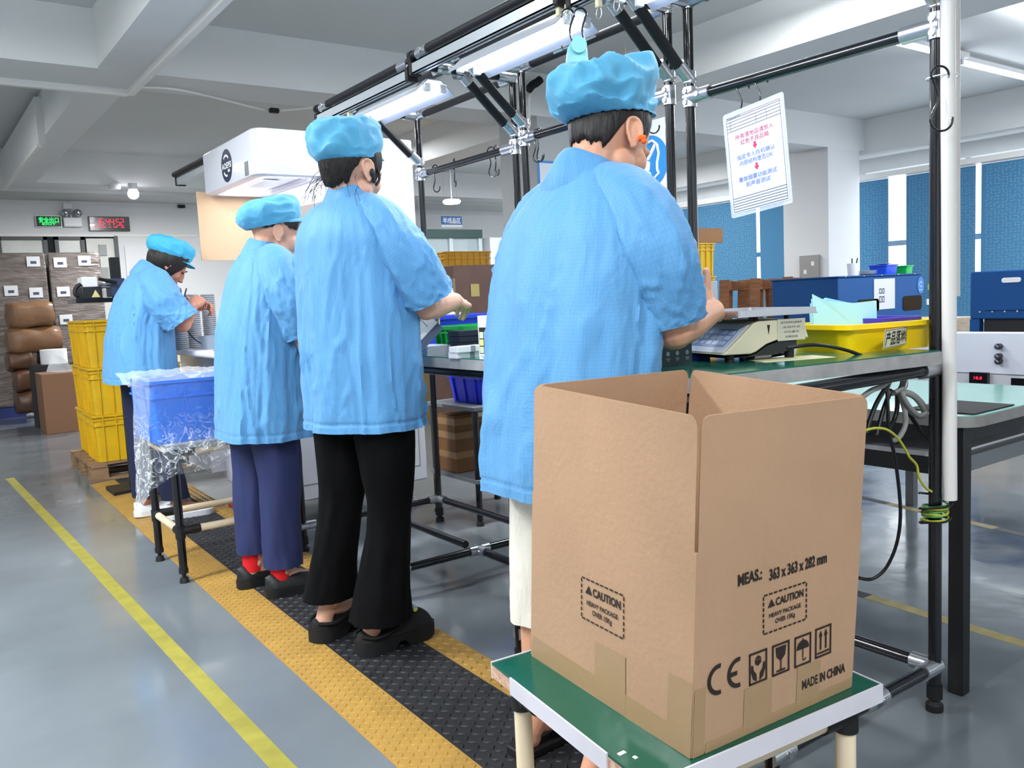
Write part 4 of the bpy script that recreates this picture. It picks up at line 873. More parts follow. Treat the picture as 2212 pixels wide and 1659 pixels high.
for kind, (px_, py_) in dict(hands=(1636.5, 1440), glass=(1685.5, 1421), umbrella=(1733, 1403), arrows=(1777, 1384)).items():
    x, y = on(FR, px_, py_); g = G(); F = FR @ Matrix.Translation((x, y, 0)); frame_outline(g, F, .037, .047, .0028, z=.0012); P = lambda pts: flat(F, pts, .0012, g=g)
    if kind == 'glass':
        P([(-.011, .018), (.011, .018), (.009, .004), (.002, -.002), (-.002, -.002), (-.009, .004)]); P([(-.001, -.002), (.001, -.002), (.001, -.017), (-.001, -.017)]); P([(-.009, -.019), (.009, -.019), (.009, -.0165), (-.009, -.0165)])
    elif kind == 'umbrella':
        P(arcpoly(0, .002, .0001, .0135, 0, 180)); P([(-.0008, .018), (.0008, .018), (.0008, -.012), (-.0008, -.012)]); P(arcpoly(.003, -.013, .0022, .0038, 180, 360))
    elif kind == 'arrows':
        for s in (-.006, .006): P([(s-.0015, -.012), (s+.0015, -.012), (s+.0015, .01), (s-.0015, .01)]); P([(s-.004, .009), (s+.004, .009), (s, .018)])
        P([(-.014, -.018), (.014, -.018), (.014, -.0155), (-.014, -.0155)])
    else:
        for s in (1, -1): P([(s*.003, -.02), (s*.010, -.016), (s*.0145, -.004), (s*.0135, .006), (s*.0105, .004), (s*.0095, -.003), (s*.004, -.009)][::s])
        P([(0, .002), (.006, .006), (.006, .013), (0, .010)]); P([(-.0004, .002), (-.0004, .010), (-.006, .013), (-.006, .006)]); P([(0, .0112), (.0058, .0142), (0, .0175), (-.0058, .0142)])
    g.obj('handling_symbol', M_ink, ct, smooth=False, kind='stuff')
# ---- anti fatigue mat
def mx(u, y): return u+.0165*(y-1.9)
MY0, MY1 = .75, 6.14
mt = thing('floor_mat', 'long black rubber mat with yellow sloping borders under the workers', 'mat', (1.1, 3.4, 0))
U = (.868, 1.015, 1.268, 1.375); HM = .013
m_mb = mat('black_rubber_mat', '1d1e21', .55, var=.3, vscale=7, vcol='2c2d30'); m_my = mat('yellow_rubber_border', 'ad8740', .5, var=.18, vscale=9)
def matseg(u0, z0, u1, z1, m, nm, lug, lh):
    g = G(); NY = 40
    for e in range(1):
        a = []
        for k in range(NY+1):
            y = MY0+(MY1-MY0)*k/NY; a.append([V((mx(u0, y), y, .0005)), V((mx(u1, y), y, .0005)), V((mx(u1, y), y, z1)), V((mx((u0+u1)/2, y), y, (z0+z1)/2+(.002 if z0 != z1 else 0))), V((mx(u0, y), y, z0))])
        g.loft(a)
    nx = int((u1-u0-.01)/lug); y = MY0; row = 0
    while y < (MY1 if lug > .02 else 4.2):
        for i in range(nx):
            u = u0+(u1-u0)*(i+.5+.0*(row % 2))/nx; t = (u-u0)/(u1-u0); z = z0+(z1-z0)*t; sgn = 1 if (i+row) % 2 else -1
            c = V((mx(u, y), y, z+.0006+(.0018*(1-abs(2*t-1)) if z0 != z1 else 0))); L = lug*.46; W = lug*.16; d = V((cos(sgn*.78), sin(sgn*.78), (z1-z0)/(u1-u0)*cos(.78))); s = V((-d.y, d.x, 0))
            g.add([c+d*L, c+s*W, c-d*L, c-s*W, c+d*L*.45+Z3*lh, c-d*L*.45+Z3*lh], [(0, 1, 4), (1, 2, 5, 4), (2, 3, 5), (3, 0, 4, 5)])
        y += lug; row += 1
    g.obj(nm, m, mt, smooth=False)
matseg(U[1], HM, U[2], HM, m_mb, 'tread', .026, .003); matseg(U[0], .002, U[1], HM, m_my, 'border', .0185, .0016); matseg(U[2], HM, U[3], .002, m_my, 'border', .026, .0028)
# ---- floor markings
def tape(name, label, pts, w, cols, wob=.003, step=.12, z=.0006):
    t = thing(name, label, 'floor tape', (pts[0][0], pts[0][1], 0)); P = []
    for a, b in zip(pts, pts[1:]):
        n = max(1, int((V(b)-V(a)).length/step)); P += [V(a).lerp(V(b), k/n) for k in range(n)]
    P.append(V(pts[-1]))
    d = (P[-1]-P[0]).normalized(); s = V((-d.y, d.x))
    per = len(cols)
    for ci, c in enumerate(cols):
        g = G()
        for k in range(len(P)-1):
            if (k//2) % per != ci: continue
            q = [P[k]+s*(w/2+rnd((k, 1, 0))*wob), P[k]-s*(w/2+rnd((k, 5, 0))*wob), P[k+1]-s*(w/2+rnd((k+1, 5, 0))*wob), P[k+1]+s*(w/2+rnd((k+1, 1, 0))*wob)]
            g.add([(p.x, p.y, z) for p in q]+[(p.x, p.y, 0.0001) for p in q], [(0, 1, 2, 3), (0, 4, 5, 1), (1, 5, 6, 2), (2, 6, 7, 3), (3, 7, 4, 0)])
        if g.v: g.obj('tape_strip', c, t, smooth=False, kind='stuff')
    return t
M_ty = mat('yellow_floor_tape', '9c943c', .6, var=.25, vscale=14); M_ty2 = mat('pale_yellow_floor_tape', 'a99b66', .6, var=.3, vscale=14); M_tk = mat('black_floor_tape', '2b2e33', .6)
tape('floor_tape', 'worn yellow tape line along the aisle left of the mat', [(.545, 6.9), (.597, 4.71), (.652, 1.99), (.675, .8)], .052, [M_ty], .012)
a, b = at(1860, 1284, 'Z', 0), at(2215, 1392, 'Z', 0); d = b-a
tape('floor_tape', 'faded yellow tape line beyond the nearest workbench', [tuple((a-d*1.5)[:2]), tuple((b+d*.6)[:2])], .05, [M_ty2, M_ty2, M_tk], .006, .14)
a, b = at(1870, 1077, 'Z', 0), at(2212, 1155, 'Z', 0); d = b-a
tape('floor_tape', 'yellow and black hazard tape under the pale green table', [tuple((a-d*1.2)[:2]), tuple((b+d*.3)[:2])], .05, [M_ty2, M_tk], .004, .09)
# ---- conduit pipe tied to the end post
t = thing('conduit_pipe', 'long white plastic conduit tied upright to the last bench post', 'pipe', tuple(at(2052, 1079, 'Y', 1.055)))
p0, p1 = at(2052, 1079, 'Y', 1.052), at(2047, -60, 'Y', 1.058)
G().cyl(p0, p1, .0165, n=24).obj('pipe', mat('white_pvc', 'dcd9d6', .4), t)
p0, p1 = at(2062, 640, 'Y', 1.075), at(2062, -60, 'Y', 1.078); G().cyl(p0, p1, .0125, n=20).obj('inner_pipe', mat('grey_pvc', 'c6c2be', .4), t)
q = at(2036, 167, 'Y', 1.075); G().tube(spline([q+V((.032*cos(k*pi/4), .036*sin(k*pi/4), 0)) for k in range(8)], 4, True), .0016, 6, closed=True).obj('cable_tie', M_white, t)
# ---- cables at the end post
def cable(name, label, pts, r, m, n=8, cat='cable', closed=False, extra=None):
    g = G().tube(spline(pts, n, closed), r, 10, closed=closed); o = g.obj(name, m, None); return tag(o, label, cat)
M_cabk = mat('black_cable', '0e0f14', .4); M_cabg = mat('grey_cable', '8f8f8c', .5); M_cabyg = mat('yellow_green_wire', 'b9b93a', .5); M_cabgr = mat('green_wire', '4f9a52', .5)
Yc = 1.10
def cy(pts, Y=Yc, dY=None): return [at(p[0], p[1], 'Y', Y+(dY[i] if dY else 0)) for i, p in enumerate(pts)]
cable('power_cable', 'thin black cable running from the scale over the bench edge down to the floor', cy([(1700, 752), (1760, 745), (1830, 757), (1885, 782), (1912, 820), (1918, 880), (1920, 930), (1935, 1000), (1945, 1100), (1938, 1170), (1915, 1225), (1885, 1250), (1855, 1248), (1820, 1235)], 1.13, [.05, .02, .02, 0, -.02, -.03, -.03, -.03, -.03, -.02, 0, .02, .04, .1]), .0042, M_cabk)
cable('coiled_cable', 'thick grey cable coiled and tied beneath the nearest bench edge', cy([(1835, 880), (1880, 845), (1910, 832), (1935, 805), (1950, 815), (1945, 840), (1925, 850), (1915, 842), (1928, 815), (1950, 808), (1955, 835), (1935, 848), (1965, 848), (1990, 868), (2000, 890), (1985, 897), (1965, 880), (1950, 850), (1975, 858), (1995, 885), (1988, 900), (1962, 885), (1945, 852), (1955, 890), (1955, 920), (1942, 945), (1930, 952)], 1.10, [0, 0, 0, 0, .01, .02, .02, .01, 0, -.01, 0, .01, .02, .02, .01, 0, -.01, -.01, 0, .01, .02, .02, .01, 0, 0, 0, .01]), .0062, M_cabg, 6)
for k, (pts, lb) in enumerate([([(1918, 830), (1895, 868), (1880, 905), (1872, 935)], 'short black cable hanging left of the grey coil'), ([(1925, 842), (1910, 880), (1900, 915), (1893, 940)], 'second black cable hanging left of the grey coil'), ([(1938, 850), (1938, 880), (1932, 905), (1918, 930)], 'black cable hanging straight below the grey coil'), ([(1955, 880), (1975, 910), (1995, 940), (2020, 955)], 'black cable sweeping from the grey coil to the end post')]):
    cable('black_cable', lb, cy(pts, 1.10+.012*k), .0055, M_cabk)
cable('ground_wire', 'yellow and green earth wire hanging beneath the nearest bench', cy([(1868, 930), (1890, 925), (1915, 928), (1938, 945), (1955, 970), (1965, 988), (1980, 1005), (1985, 1030), (1998, 1052), (2012, 1062)], 1.06), .003, M_cabyg)
pc = V((2.06, 1.086, 0)); zc = at(2022, 1112, 'Y', 1.086).z
for nm, m, r0, h, turns, ph, lb in (('green_wire', M_cabgr, .028, .05, 4.2, 0, 'green wire wound around the end post'), ('yellow_wire', M_cabyg, .0305, .035, 2.6, 1.5, 'yellow wire wound over the green wire on the end post'), ('black_wire', M_cabk, .036, .09, 2.3, .7, 'black wire looped loosely around the end post')):
    N_ = int(turns*14); g = G().tube([pc+V((cos(ph+k/14*2*pi)*(r0+.006*rnd((k*.3, ph, 0))), sin(ph+k/14*2*pi)*(r0+.006*rnd((k*.3, ph, 3))), zc+h*(k/N_-.35)+.006*rnd((k*.4, 3, ph)))) for k in range(N_+1)], .0028, 8)
    tag(g.obj(nm, m), lb, 'wire')
q = at(1962, 795, 'Y', 1.09); G0 = G().tube(spline([q+V((-.03, 0, .022)), q+V((-.012, -.02, .008)), q+V((0, 0, .002)), q+V((.03, -.01, -.008))], 4), .0014, 6); G0.tube([q+V((-.006, -.01, .005)), q+V((-.012, 0, -.045))], .0014, 6)
tag(G0.obj('cable_tie', M_white), 'white cable tie holding up the grey coiled cable', 'cable tie')
# ================================================================== lamps, hooks and things on the benches
M_tube = mat('lamp_tube', 'dfe3ff', .4, emit=5)
def bench_lamp(label, x, y0, y1, z):
    t = thing('bench_lamp', label, 'lamp', (x, (y0+y1)/2, z), 0, 'tube lamps under the overhead frames')
    m = mat('lamp_housing', 'b4bac4', .45)
    g = G(); a = []
    for y in (y0, y1): a.append([V((x+dx, y, z+dz)) for dx, dz in ((-.085, .0), (-.03, .05), (.03, .05), (.085, .0), (.083, -.002), (.028, .046), (-.028, .046), (-.083, -.002))])
    g.loft(a); g.obj('reflector', m, t, smooth=False)
    for dx in (-.035, .035):
        G().cyl((x+dx, y0-.02, z+.018), (x+dx, y1+.02, z+.018), .0135, n=16).obj('tube', M_tube, t)
        for y in (y0, y1): G().box((x+dx, y, z+.018), (.026, .014, .03)).obj('tube_holder', M_white, t, bevel=.003)
    for y in (y0-.02, y1+.02): G().tube([V((x+.02, y, z+.05)), V((x+.07, y, z+.09))], .003, 6).obj('hanger', M_zinc, t)
    l = area('bench_lamp_light', (x, (y0+y1)/2, z-.012), (0, 0, 0), .1, abs(y1-y0), 3.4, (.86, .9, 1)); l.data.spread = radians(165)
bench_lamp('white tube lamp under the far overhead frame', 1.715, 3.37, 2.80, 1.875)
bench_lamp('white tube lamp under the middle overhead frame', 1.69, 2.53, 1.95, 1.875)
bench_lamp('white tube lamp under the nearest overhead frame, cut by the picture top', 1.70, 1.74, 1.16, 1.875)
def s_hook(label, p, rz, h=.085, r1=.02, r2=.02, cat='hook', grp='black wire hooks on the overhead pipes'):
    P = []
    for k in range(9): a = radians(200-25*k*1.05); P.append(V((r1*cos(a), 0, r1*sin(a))))
    e = P[-1]
    P.append(V((.004, 0, -h*.5)))
    for k in range(8): a = radians(160-200*0-28*k); P.append(V((-r2*.2-r2*cos(a)*-1-.0, 0, -h+r2*sin(a)*.9)) if False else V((-.004+r2*cos(radians(20-30*k)), 0, -h+r2*sin(radians(20-30*k)))))
    o = G().tube(spline(P, 3), .0026, 8).obj('s_hook', M_black, None)
    o.location = p; o.rotation_euler = (0, 0, rz); return tag(o, label, cat, grp)
for (px_, py_), X, lb, rz in [((940, 366), 2.121, 'black wire hook nearest the far post on the far overhead pipe', .3), ((981, 352), 2.121, 'thick black hook second from the far post on the far overhead pipe', -.4), ((1061, 328), 2.121, 'left hook of the pair at the near end of the far overhead pipe', .4), ((1071, 325), 2.121, 'right hook of the pair at the near end of the far overhead pipe', -.2),
        ((1158, 291), 2.097, 'left hook of the pair at the far end of the middle overhead pipe', .5), ((1164, 289), 2.097, 'right hook of the pair at the far end of the middle overhead pipe', .1), ((1408, 218), 2.097, 'black hook behind the cap of the nearest worker', .4)]:
    p = at(px_, py_, 'X', X); s_hook(lb, p, rz+pi/2)
p = at(2018, 168, 'Y', 1.07); s_hook('black hook on the upright end post beside the conduit', p+V((-.012, -.02, .0)), -YAW+pi, .10, .02, .026)
# instruction sheet in a plastic sleeve
c = [at(1562, 248, 'X', 2.06), at(1697, 197, 'X', 2.04), at(1708, 437, 'X', 2.04), at(1580, 475, 'X', 2.06)]
sh = thing('instruction_sheet', 'printed instruction sheet in a clear plastic sleeve hanging from two hooks', 'sign', tuple((c[0]+c[1])/2))
def plate(F, w, h, th, name, m, par, r=0, off=0, **k):
    p = rrect(w, h, r, 3) if r else [(w/2, h/2), (-w/2, h/2), (-w/2, -h/2), (w/2, -h/2)]
    return G().prism(p, F @ Matrix.Translation((0, 0, off)), th).obj(name, m, par, smooth=False, **k)
cs = sum(c, V())/4; xd = (c[1]-c[0])+(c[2]-c[3]); yd = (c[0]-c[3])+(c[1]-c[2]); SW, SH = xd.length/2, yd.length/2; FS = fr(cs, xd, yd)
m_clear = mat('clear_sleeve', 'dfe6f5', .08, alpha=.35, spec=.6)
plate(FS, SW, SH, .0015, 'sleeve', m_clear, sh, .008, -.0008)
plate(FS, SW*.93, SH*.93, .0006, 'paper', mat('sheet_paper', 'bcc0ca', .6), sh, 0, .0008)
m_inkb = mat('pale_blue_ink', '4f6fc0', .7); m_inkr = mat('red_ink', 'b02c56', .7); m_inkg = mat('grey_ink', '3c405c', .7)
g = G(); W2, H2 = SW*.88, SH*.9
frame_outline(g, FS, W2, H2, .0008, z=.0018)
for v in (.43, .405, .375, .345, .315, -.325, -.35, -.375, -.4, -.425, -.45): flat(FS, [(-W2/2, v*SH), (W2/2, v*SH), (W2/2, v*SH+.0011), (-W2/2, v*SH+.0011)], .0018, g=g)
for u in (-.38, .05, .22): flat(FS, [(u*SW, .315*SH), (u*SW+.0007, .315*SH), (u*SW+.0007, .405*SH), (u*SW, .405*SH)], .0018, g=g)
g.obj('printed_table', m_inkg, sh, smooth=False, kind='stuff')
text_fit('Vatcano', FS, -.43*SW, -.2*SW, .445*SH, .007, m_inkg, 'printed_text', sh, z=.002)
for s, v, m, w_ in (('所有落地品请放入', .245, m_inkr, .62), ('红色不良品箱', .185, m_inkr, .46), ('指定专人拆机确认', .05, m_inkb, .62), ('内部结构是否OK', -.01, m_inkb, .54), ('重做烟雾功能测试', -.16, m_inkb, .62), ('和声音测试', -.22, m_inkb, .4)):
    text_fit(s, FS, -w_/2*SW, w_/2*SW, v*SH, .0115, m, 'printed_text', sh, z=.002)
for v in (.125, -.075): 
    y = v*SH; flat(FS, [(-.004, y+.009), (-.004, y), (-.009, y), (0, y-.011), (.009, y), (.004, y), (.004, y+.009)][::-1], .002).obj('printed_arrow', m_inkr, sh, smooth=False)
for (a, b), lb in (((1605, 189), 'left hook holding the instruction sheet'), ((1645, 176), 'right hook holding the instruction sheet')):
    p = at(a, b, 'X', 2.06); s_hook(lb, p, pi/2+.2, .075, .019, .015, grp='hooks holding the instruction sheet')
# curtain track rollers
def roller(label, y, z=None, x=1.64, zt=1.935):
    t = thing('curtain_roller', label, 'roller', (x, y, zt), 0, 'rollers hanging from the curtain tracks')
    m = mat('ivory_plastic', 'd8d3b0', .5)
    G().box((x, y, zt-.02), (.016, .016, .024)).obj('roller_block', m, t, bevel=.003); G().cyl((x, y, zt-.008), (x, y, zt+.01), .004, n=8).obj('stem', m, t)
    G().tube([V((x, y+.011*cos(a), zt-.046+.015*sin(a))) for a in [k*pi/8 for k in range(16)]], .0011, 6, closed=True).obj('ring', M_zinc, t)
for y, zt, lb in ((3.52, 1.92, 'curtain roller at the far end of the far track'), (3.38, 1.92, 'curtain roller beside the far lamp'), (1.97, 1.935, 'left curtain roller of the pair on the middle track'), (1.93, 1.935, 'right curtain roller of the pair on the middle track'), (1.80, 1.91, 'left curtain roller above the hanging tool'), (1.73, 1.91, 'right curtain roller above the hanging tool')): roller(lb, y, zt=zt)
# hanging pale blue tape tool with plastic wrap
p = at(1245, 108, 'X', 1.50)
t = thing('hanging_tool', 'pale blue plastic tool hanging from a wire hook above the nearest worker', 'tool', tuple(p)); F = fr(p, _r, Z3); m = mat('pale_blue_tool', '86cfd8', .35)
G().prism([(-.032, -.05), (.03, -.05), (.026, .0), (.012, .03), (-.004, .032), (-.024, .0)], F, .02).obj('tool_body', m, t, bevel=.003); G().cyl(F @ V((.005, .005, .018)), F @ V((.005, .005, .03)), .02, n=24).obj('dial', m, t); G().cyl(F @ V((-.06, -.008, .01)), F @ V((.05, .03, .01)), .0028, n=8).obj('wire', M_zinc, t)
for dx, lb in ((-.02, 'left wire hook above the pale blue tool'), (.012, 'right wire hook above the pale blue tool')): s_hook(lb, F @ V((dx, .085, .01)), -YAW, .075, .016, .015, grp='hooks of the pale blue tool')
m_film = mat('crumpled_film', 'e8eef4', .12, alpha=.28, bump=1, bscale=40, spec=.8)
g = G().ell(at(1243, 48, 'X', 1.52), (.028, .026, .03), None, 28, 18); g.v = [q+V((1, 1, 1))*0+V((rnd(q*60, 1), rnd(q*60, 2), rnd(q*60, 3)))*.012 for q in g.v]
tag(g.obj('plastic_film', m_film, None), 'crumpled clear plastic film at the hook above the pale blue tool', 'plastic film')
# ---------------------------------------------------------------- open bins
def bin_(name, label, cat, loc, rz, lx, ly, h, m, taper=.93, rim=.012, ribs=4, wall=.004, group=None, handle=False, lip=True):
    t = thing(name, label, cat, loc, rz, group); n = 4
    def R(s, z, inset=0): return [V((x, y, z)) for x, y in rrect(lx*s-2*inset, ly*s-2*inset, .02*min(1, lx*5), n)]
    g = G(); g.loft([R(taper, 0), R(1-(1-taper)*.1, h*.9), R(1, h), R(1, h, wall), R(1-(1-taper)*.1, h*.9, wall), R(taper, wall*1.5, wall)])
    b = g.obj('bin_body', m, t, local=True, angle=35)
    g = G()
    if lip:
        g.loft([R(1, h-.012, -.001), R(1, h-.012, -rim), R(1, h, -rim), R(1, h, .0)], False, False); g.obj('rim', m, b, local=True, angle=30)
    if ribs:
        g = G()
        for s in (1, -1):
            for k in range(ribs):
                u = -.5+(k+.5)/ribs
                for z0, z1 in ((.03*h, h*.88),):
                    a0 = taper; a1 = 1-(1-taper)*.1
                    g.add([(u*lx*a0-.004, s*ly*a0/2, z0), (u*lx*a0+.004, s*ly*a0/2, z0), (u*lx*a1+.004, s*ly*a1/2, z1), (u*lx*a1-.004, s*ly*a1/2, z1), (u*lx*a0-.004, s*(ly*a0/2+.008), z0), (u*lx*a0+.004, s*(ly*a0/2+.008), z0), (u*lx*a1+.004, s*(ly*a1/2+.008), z1), (u*lx*a1-.004, s*(ly*a1/2+.008), z1)], [(4, 5, 6, 7), (0, 4, 7, 3), (1, 2, 6, 5), (3, 7, 6, 2), (0, 1, 5, 4)])
                    u2 = u*ly/lx
                    g.add([(s*lx*a0/2, u*ly*a0-.004, z0), (s*lx*a0/2, u*ly*a0+.004, z0), (s*lx*a1/2, u*ly*a1+.004, z1), (s*lx*a1/2, u*ly*a1-.004, z1), (s*(lx*a0/2+.008), u*ly*a0-.004, z0), (s*(lx*a0/2+.008), u*ly*a0+.004, z0), (s*(lx*a1/2+.008), u*ly*a1+.004, z1), (s*(lx*a1/2+.008), u*ly*a1-.004, z1)], [(4, 5, 6, 7), (0, 4, 7, 3), (1, 2, 6, 5), (3, 7, 6, 2), (0, 1, 5, 4)])
        for zf in (.72,): g.loft([R(taper+(1-taper)*zf*.9, h*zf, -.0005), R(taper+(1-taper)*zf*.9, h*zf, -.009), R(taper+(1-taper)*zf*.9, h*zf+.006, -.009), R(taper+(1-taper)*zf*.9, h*zf+.006, -.0005)], False, False)
        g.obj('ribs', m, b, local=True, smooth=False, kind='stuff')
    return t
def stack(name, label, cat, loc, rz, lx, ly, h, m, grp=None, bevel=.001, **k):
    t = thing(name, label, cat, loc, rz, grp); G().bx(-lx/2, lx/2, -ly/2, ly/2, 0, h).obj('body', m, t, local=True, bevel=bevel, smooth=False); return t
# weighing scale
a = at(1563, 766, 'Z', .952); sc = thing('weighing_scale', 'cream electronic weighing scale with steel pan and sloping keypad on the nearest bench', 'scale', (a.x, a.y, BZ), radians(-14))
m_sc = mat('cream_plastic', 'd6cfb4', .4); m_dk = mat('dark_scale_base', '23262b', .5)
LX, LY = .235, .215
prof = [(0, .02), (.085, .088), (.10, .092), (.225, .092), (.242, .045), (.215, .05), (.16, .048), (.12, .038), (.09, .022), (.075, .018)]
T = Matrix(((1, 0, 0, 0), (0, 0, 1, 0), (0, 1, 0, 0), (0, 0, 0, 1)))
G().prism(prof[::-1], T, LY).obj('scale_body', m_sc, sc, local=True, bevel=.003)
G().prism([(.012, .012), (.07, .013), (.095, .018), (.125, .034), (.165, .043), (.21, .045), (.21, .03), (.2, .022), (.16, .014), (.15, .012)], T @ Matrix.Translation((0, 0, .005)), LY-.01).obj('scale_base', m_dk, sc, local=True, smooth=False)
for x, y in ((.03, .02), (.03, LY-.02), (.2, .02), (.2, LY-.02)): G().cyl((x, y, 0), (x, y, .024), .011, n=14).obj('foot', M_rubber, sc, local=True)
for x in (.12, .21):
    for y in (.04, LY-.04): G().cyl((x, y, .09), (x, y, .104), .006, n=10).obj('pan_support', M_rubber, sc, local=True)
g = G(); g.bx(.03, .255, -.015, LY+.015, .103, .106); g.loft([[V((.1425+sx*x, LY/2+y, z)) for x, y in rrect(.228, LY+.033, .012)] for sx, z in ((1, .104), (1, .118))], False, False); g.obj('pan', mat('steel_pan', 'c9ccd0', .3, metal=.8), sc, local=True, smooth=False)
FK = fr(V((.0, LY, .02)), V((0, -1, 0)), V((.085, 0, .068)))
FK = fr(V((.0425, LY/2, .054))+V((-.62, 0, .78))*.0005, V((0, -1, 0)), V((.085, 0, .068)))
plate(FK, LY-.02, .098, .0012, 'keypad', mat('keypad_frame', 'dde6f4', .2), sc, .006, 0); sc_k = mat('keypad_blue', '8fa9d4', .25)
def lplate(*a, **k): return plate(*a, **k)
M0 = chain(sc); FK = M0 @ FK
for o in list(sc.children):
    if o.name.startswith('keypad'): bpy.data.objects.remove(o)
kp = plate(FK, LY-.02, .098, .0012, 'keypad', mat('keypad_frame', 'dde6f4', .2), sc, .006, 0)
plate(FK, LY-.05, .06, .0008, 'key_panel', sc_k, sc, .004, .0013); 
g = G()
for i in range(6):
    for j in range(3): F = FK @ Matrix.Translation((-.065+i*.026, -.018+j*.018, 0)); g.prism(rrect(.02, .012, .002, 2), F @ Matrix.Translation((0, 0, .0021)), .0008)
g.obj('keys', mat('key_caps', 'c6d2ea', .3), sc, smooth=False, kind='stuff'); plate(FK @ Matrix.Translation((-.06, .02, 0)), .018, .014, .001, 'red_key', mat('red_key', 'd8455e', .3), sc, .002, .0026)
FSD = M0 @ fr(V((.19, 0, .068)), X3, Z3); nt_ = plate(FSD, .08, .05, .0006, 'paper_label', mat('old_paper', 'c6c2b0', .7), sc, 0, .0005)
for k, s in enumerate(('电子秤使用注意事项', '点动开关', '切勿重压', '轻拿轻放')): text_fit(s, FSD, -.03+.004*k, .03-.004*k, .017-.011*k, .0042, m_inkg, 'printed_text', sc, z=.0015)
F = M0 @ fr(V((.125, 0, .07)), X3, Z3); g = G(); flat(F, [(-.004, .012), (.004, .012), (.0, -.01)][::-1], .0008, g=g); g.obj('printed_arrow', M_ink, sc, smooth=False)
# yellow bin with label, foam and purple tray
a, b, c = at(1742, 760, 'Z', BZ), at(1885, 768, 'Z', BZ), at(1978, 747, 'Z', BZ); ex = (a-b); ex.z = 0; L1 = ex.length; ang = math.atan2(-ex.y, -ex.x); nrm = V((-sin(ang), cos(ang), 0)); L2 = .30
rgt = (c-b); 
cen = (a+c)/2; yb = bin_('yellow_bin', 'bright yellow open bin with a Chinese label on its end, holding pale blue foam', 'bin', (cen.x, cen.y, BZ), ang, L1*1.0, rgt.length*.98, .070, M_yelb, .9, .012, 0)
rd = rgt.normalized(); FB = fr((b+c)/2+V((0, 0, .044))-V((-rd.y, rd.x, 0))*.0+V((rd.y, -rd.x, 0))*.012, rd, V((rd.y*.12, -rd.x*.12, 1)))
RL = rgt.length; FB = FB @ Matrix.Translation((-RL*.06, -.008, 0))
plate(FB @ Matrix.Translation((.0, -.002, 0)), RL*.62, .045, .0008, 'bin_label', mat('label_paper', 'e6dfc0', .6), yb, 0, .001); g = G(); frame_outline(g, FB @ Matrix.Translation((.0, -.002, 0)), RL*.61, .042, .001, z=.002); g.obj('label_border', M_ink, yb, smooth=False)
text_fit('产品落地箱', FB, -RL*.28, RL*.28, -.002, .026, M_ink, 'printed_text', yb, .02, z=.0022)
p = cen+V((-.03, .03, 0)); fo = thing('foam_sheets', 'pale blue foam sheets standing up out of the yellow bin', 'foam', (p.x, p.y, BZ+.01), ang+radians(60)); m_fo = mat('pale_blue_foam', 'a6dce8', .8)
for k in range(4):
    g = G(); y = -.02+.012*k; g.add([(-.075, y, 0), (.075, y, 0), (.075, y+.004, .112-.006*k), (.02, y+.005, .108), (-.04, y+.004, .112+.004*k), (-.08, y+.008, .135-.012*k), (-.075, y, .0)], [(0, 1, 2, 3, 4, 5)]); g.obj('foam_sheet', m_fo, fo, local=True, smooth=False, solid=.006)
p = cen+V((.06, -.01, 0)); pt = bin_('purple_tray', 'dark purple tray inside the yellow bin', 'tray', (p.x, p.y, BZ+.012), ang, .15, .13, .066, mat('purple_plastic', '3a2a9c', .4), .95, .006, 0)
# papers, marker, small things near the scale
a = at(1700, 776, 'Z', BZ); o = G().prism([(-.09, -.05), (.10, -.045), (.10, .045), (-.08, .05)], Matrix.Translation((a.x, a.y, BZ+.0008)) @ Matrix.Rotation(radians(-20), 4, 'Z'), .0006).obj('paper_slip', mat('yellowish_paper', 'e4e0b4', .7), None, smooth=False); tag(o, 'pale yellow slip of paper lying before the yellow bin', 'paper')
a = at(1648, 768, 'Z', BZ+.008); t = thing('marker_pen', 'black and white marker pen lying by the scale', 'pen', (a.x, a.y, BZ+.0095), radians(-12)); G().cyl((-.05, 0, 0), (.02, 0, 0), .008, n=16).obj('pen_barrel', M_paper, t, local=True); G().cyl((.02, 0, 0), (.065, 0, 0), .0086, .0055, 16).obj('pen_cap', M_black, t, local=True); G().cyl((-.055, 0, 0), (-.03, 0, 0), .0084, n=16).obj('pen_end', M_black, t, local=True)
a = at(1640, 760, 'Z', BZ+.012); o = G().cyl(a-V((.03, -.008, -.004)), a+V((.03, -.008, .004)), .012, n=18).obj('metal_roll', M_zinc, None); tag(o, 'short shiny roll lying behind the marker pen', 'roll')
a = at(1510, 771, 'Z', BZ+.006); o = G().box((a.x, a.y, BZ+.0085), (.05, .03, .016)).obj('blue_block', mat('deep_blue_block', '2333b4', .4), None, bevel=.002); tag(o, 'small blue block beneath the front of the scale', 'block')
# dark cartons by the nearest worker
M_dkc = mat('dark_teal_carton', '2c3f46', .55); m_ic = mat('icon_white', 'aebcc2', .6)
for k, (dx, lb) in enumerate(((0, 'dark teal product carton on the bench edge before the nearest worker, left'), (.062, 'dark teal product carton on the bench edge before the nearest worker, right'))):
    a = at(1425, 794, 'Z', BZ)+V((dx, -.006, 0)); t = stack('product_carton', lb, 'carton', (a.x, a.y+.05, BZ), radians(-4), .06, .12, .088, M_dkc, 'dark teal cartons'); F = chain(t) @ fr(V((0, -.06, .044)), X3, Z3); g = G()
    for i in range(2):
        for j in range(2): x = -.016+.03*i; y = .022-.036*j; flat(F, arcpoly(x, y, .0015, .005, 0, 350, 8), .0006, g=g); flat(F, [(x-.006, y-.012), (x+.006, y-.012), (x+.006, y-.0105), (x-.006, y-.0105)], .0006, g=g); flat(F, [(x-.004, y-.016), (x+.004, y-.016), (x+.004, y-.0145), (x-.004, y-.0145)], .0006, g=g)
    g.obj('printed_icons', m_ic, t, smooth=False, kind='stuff')
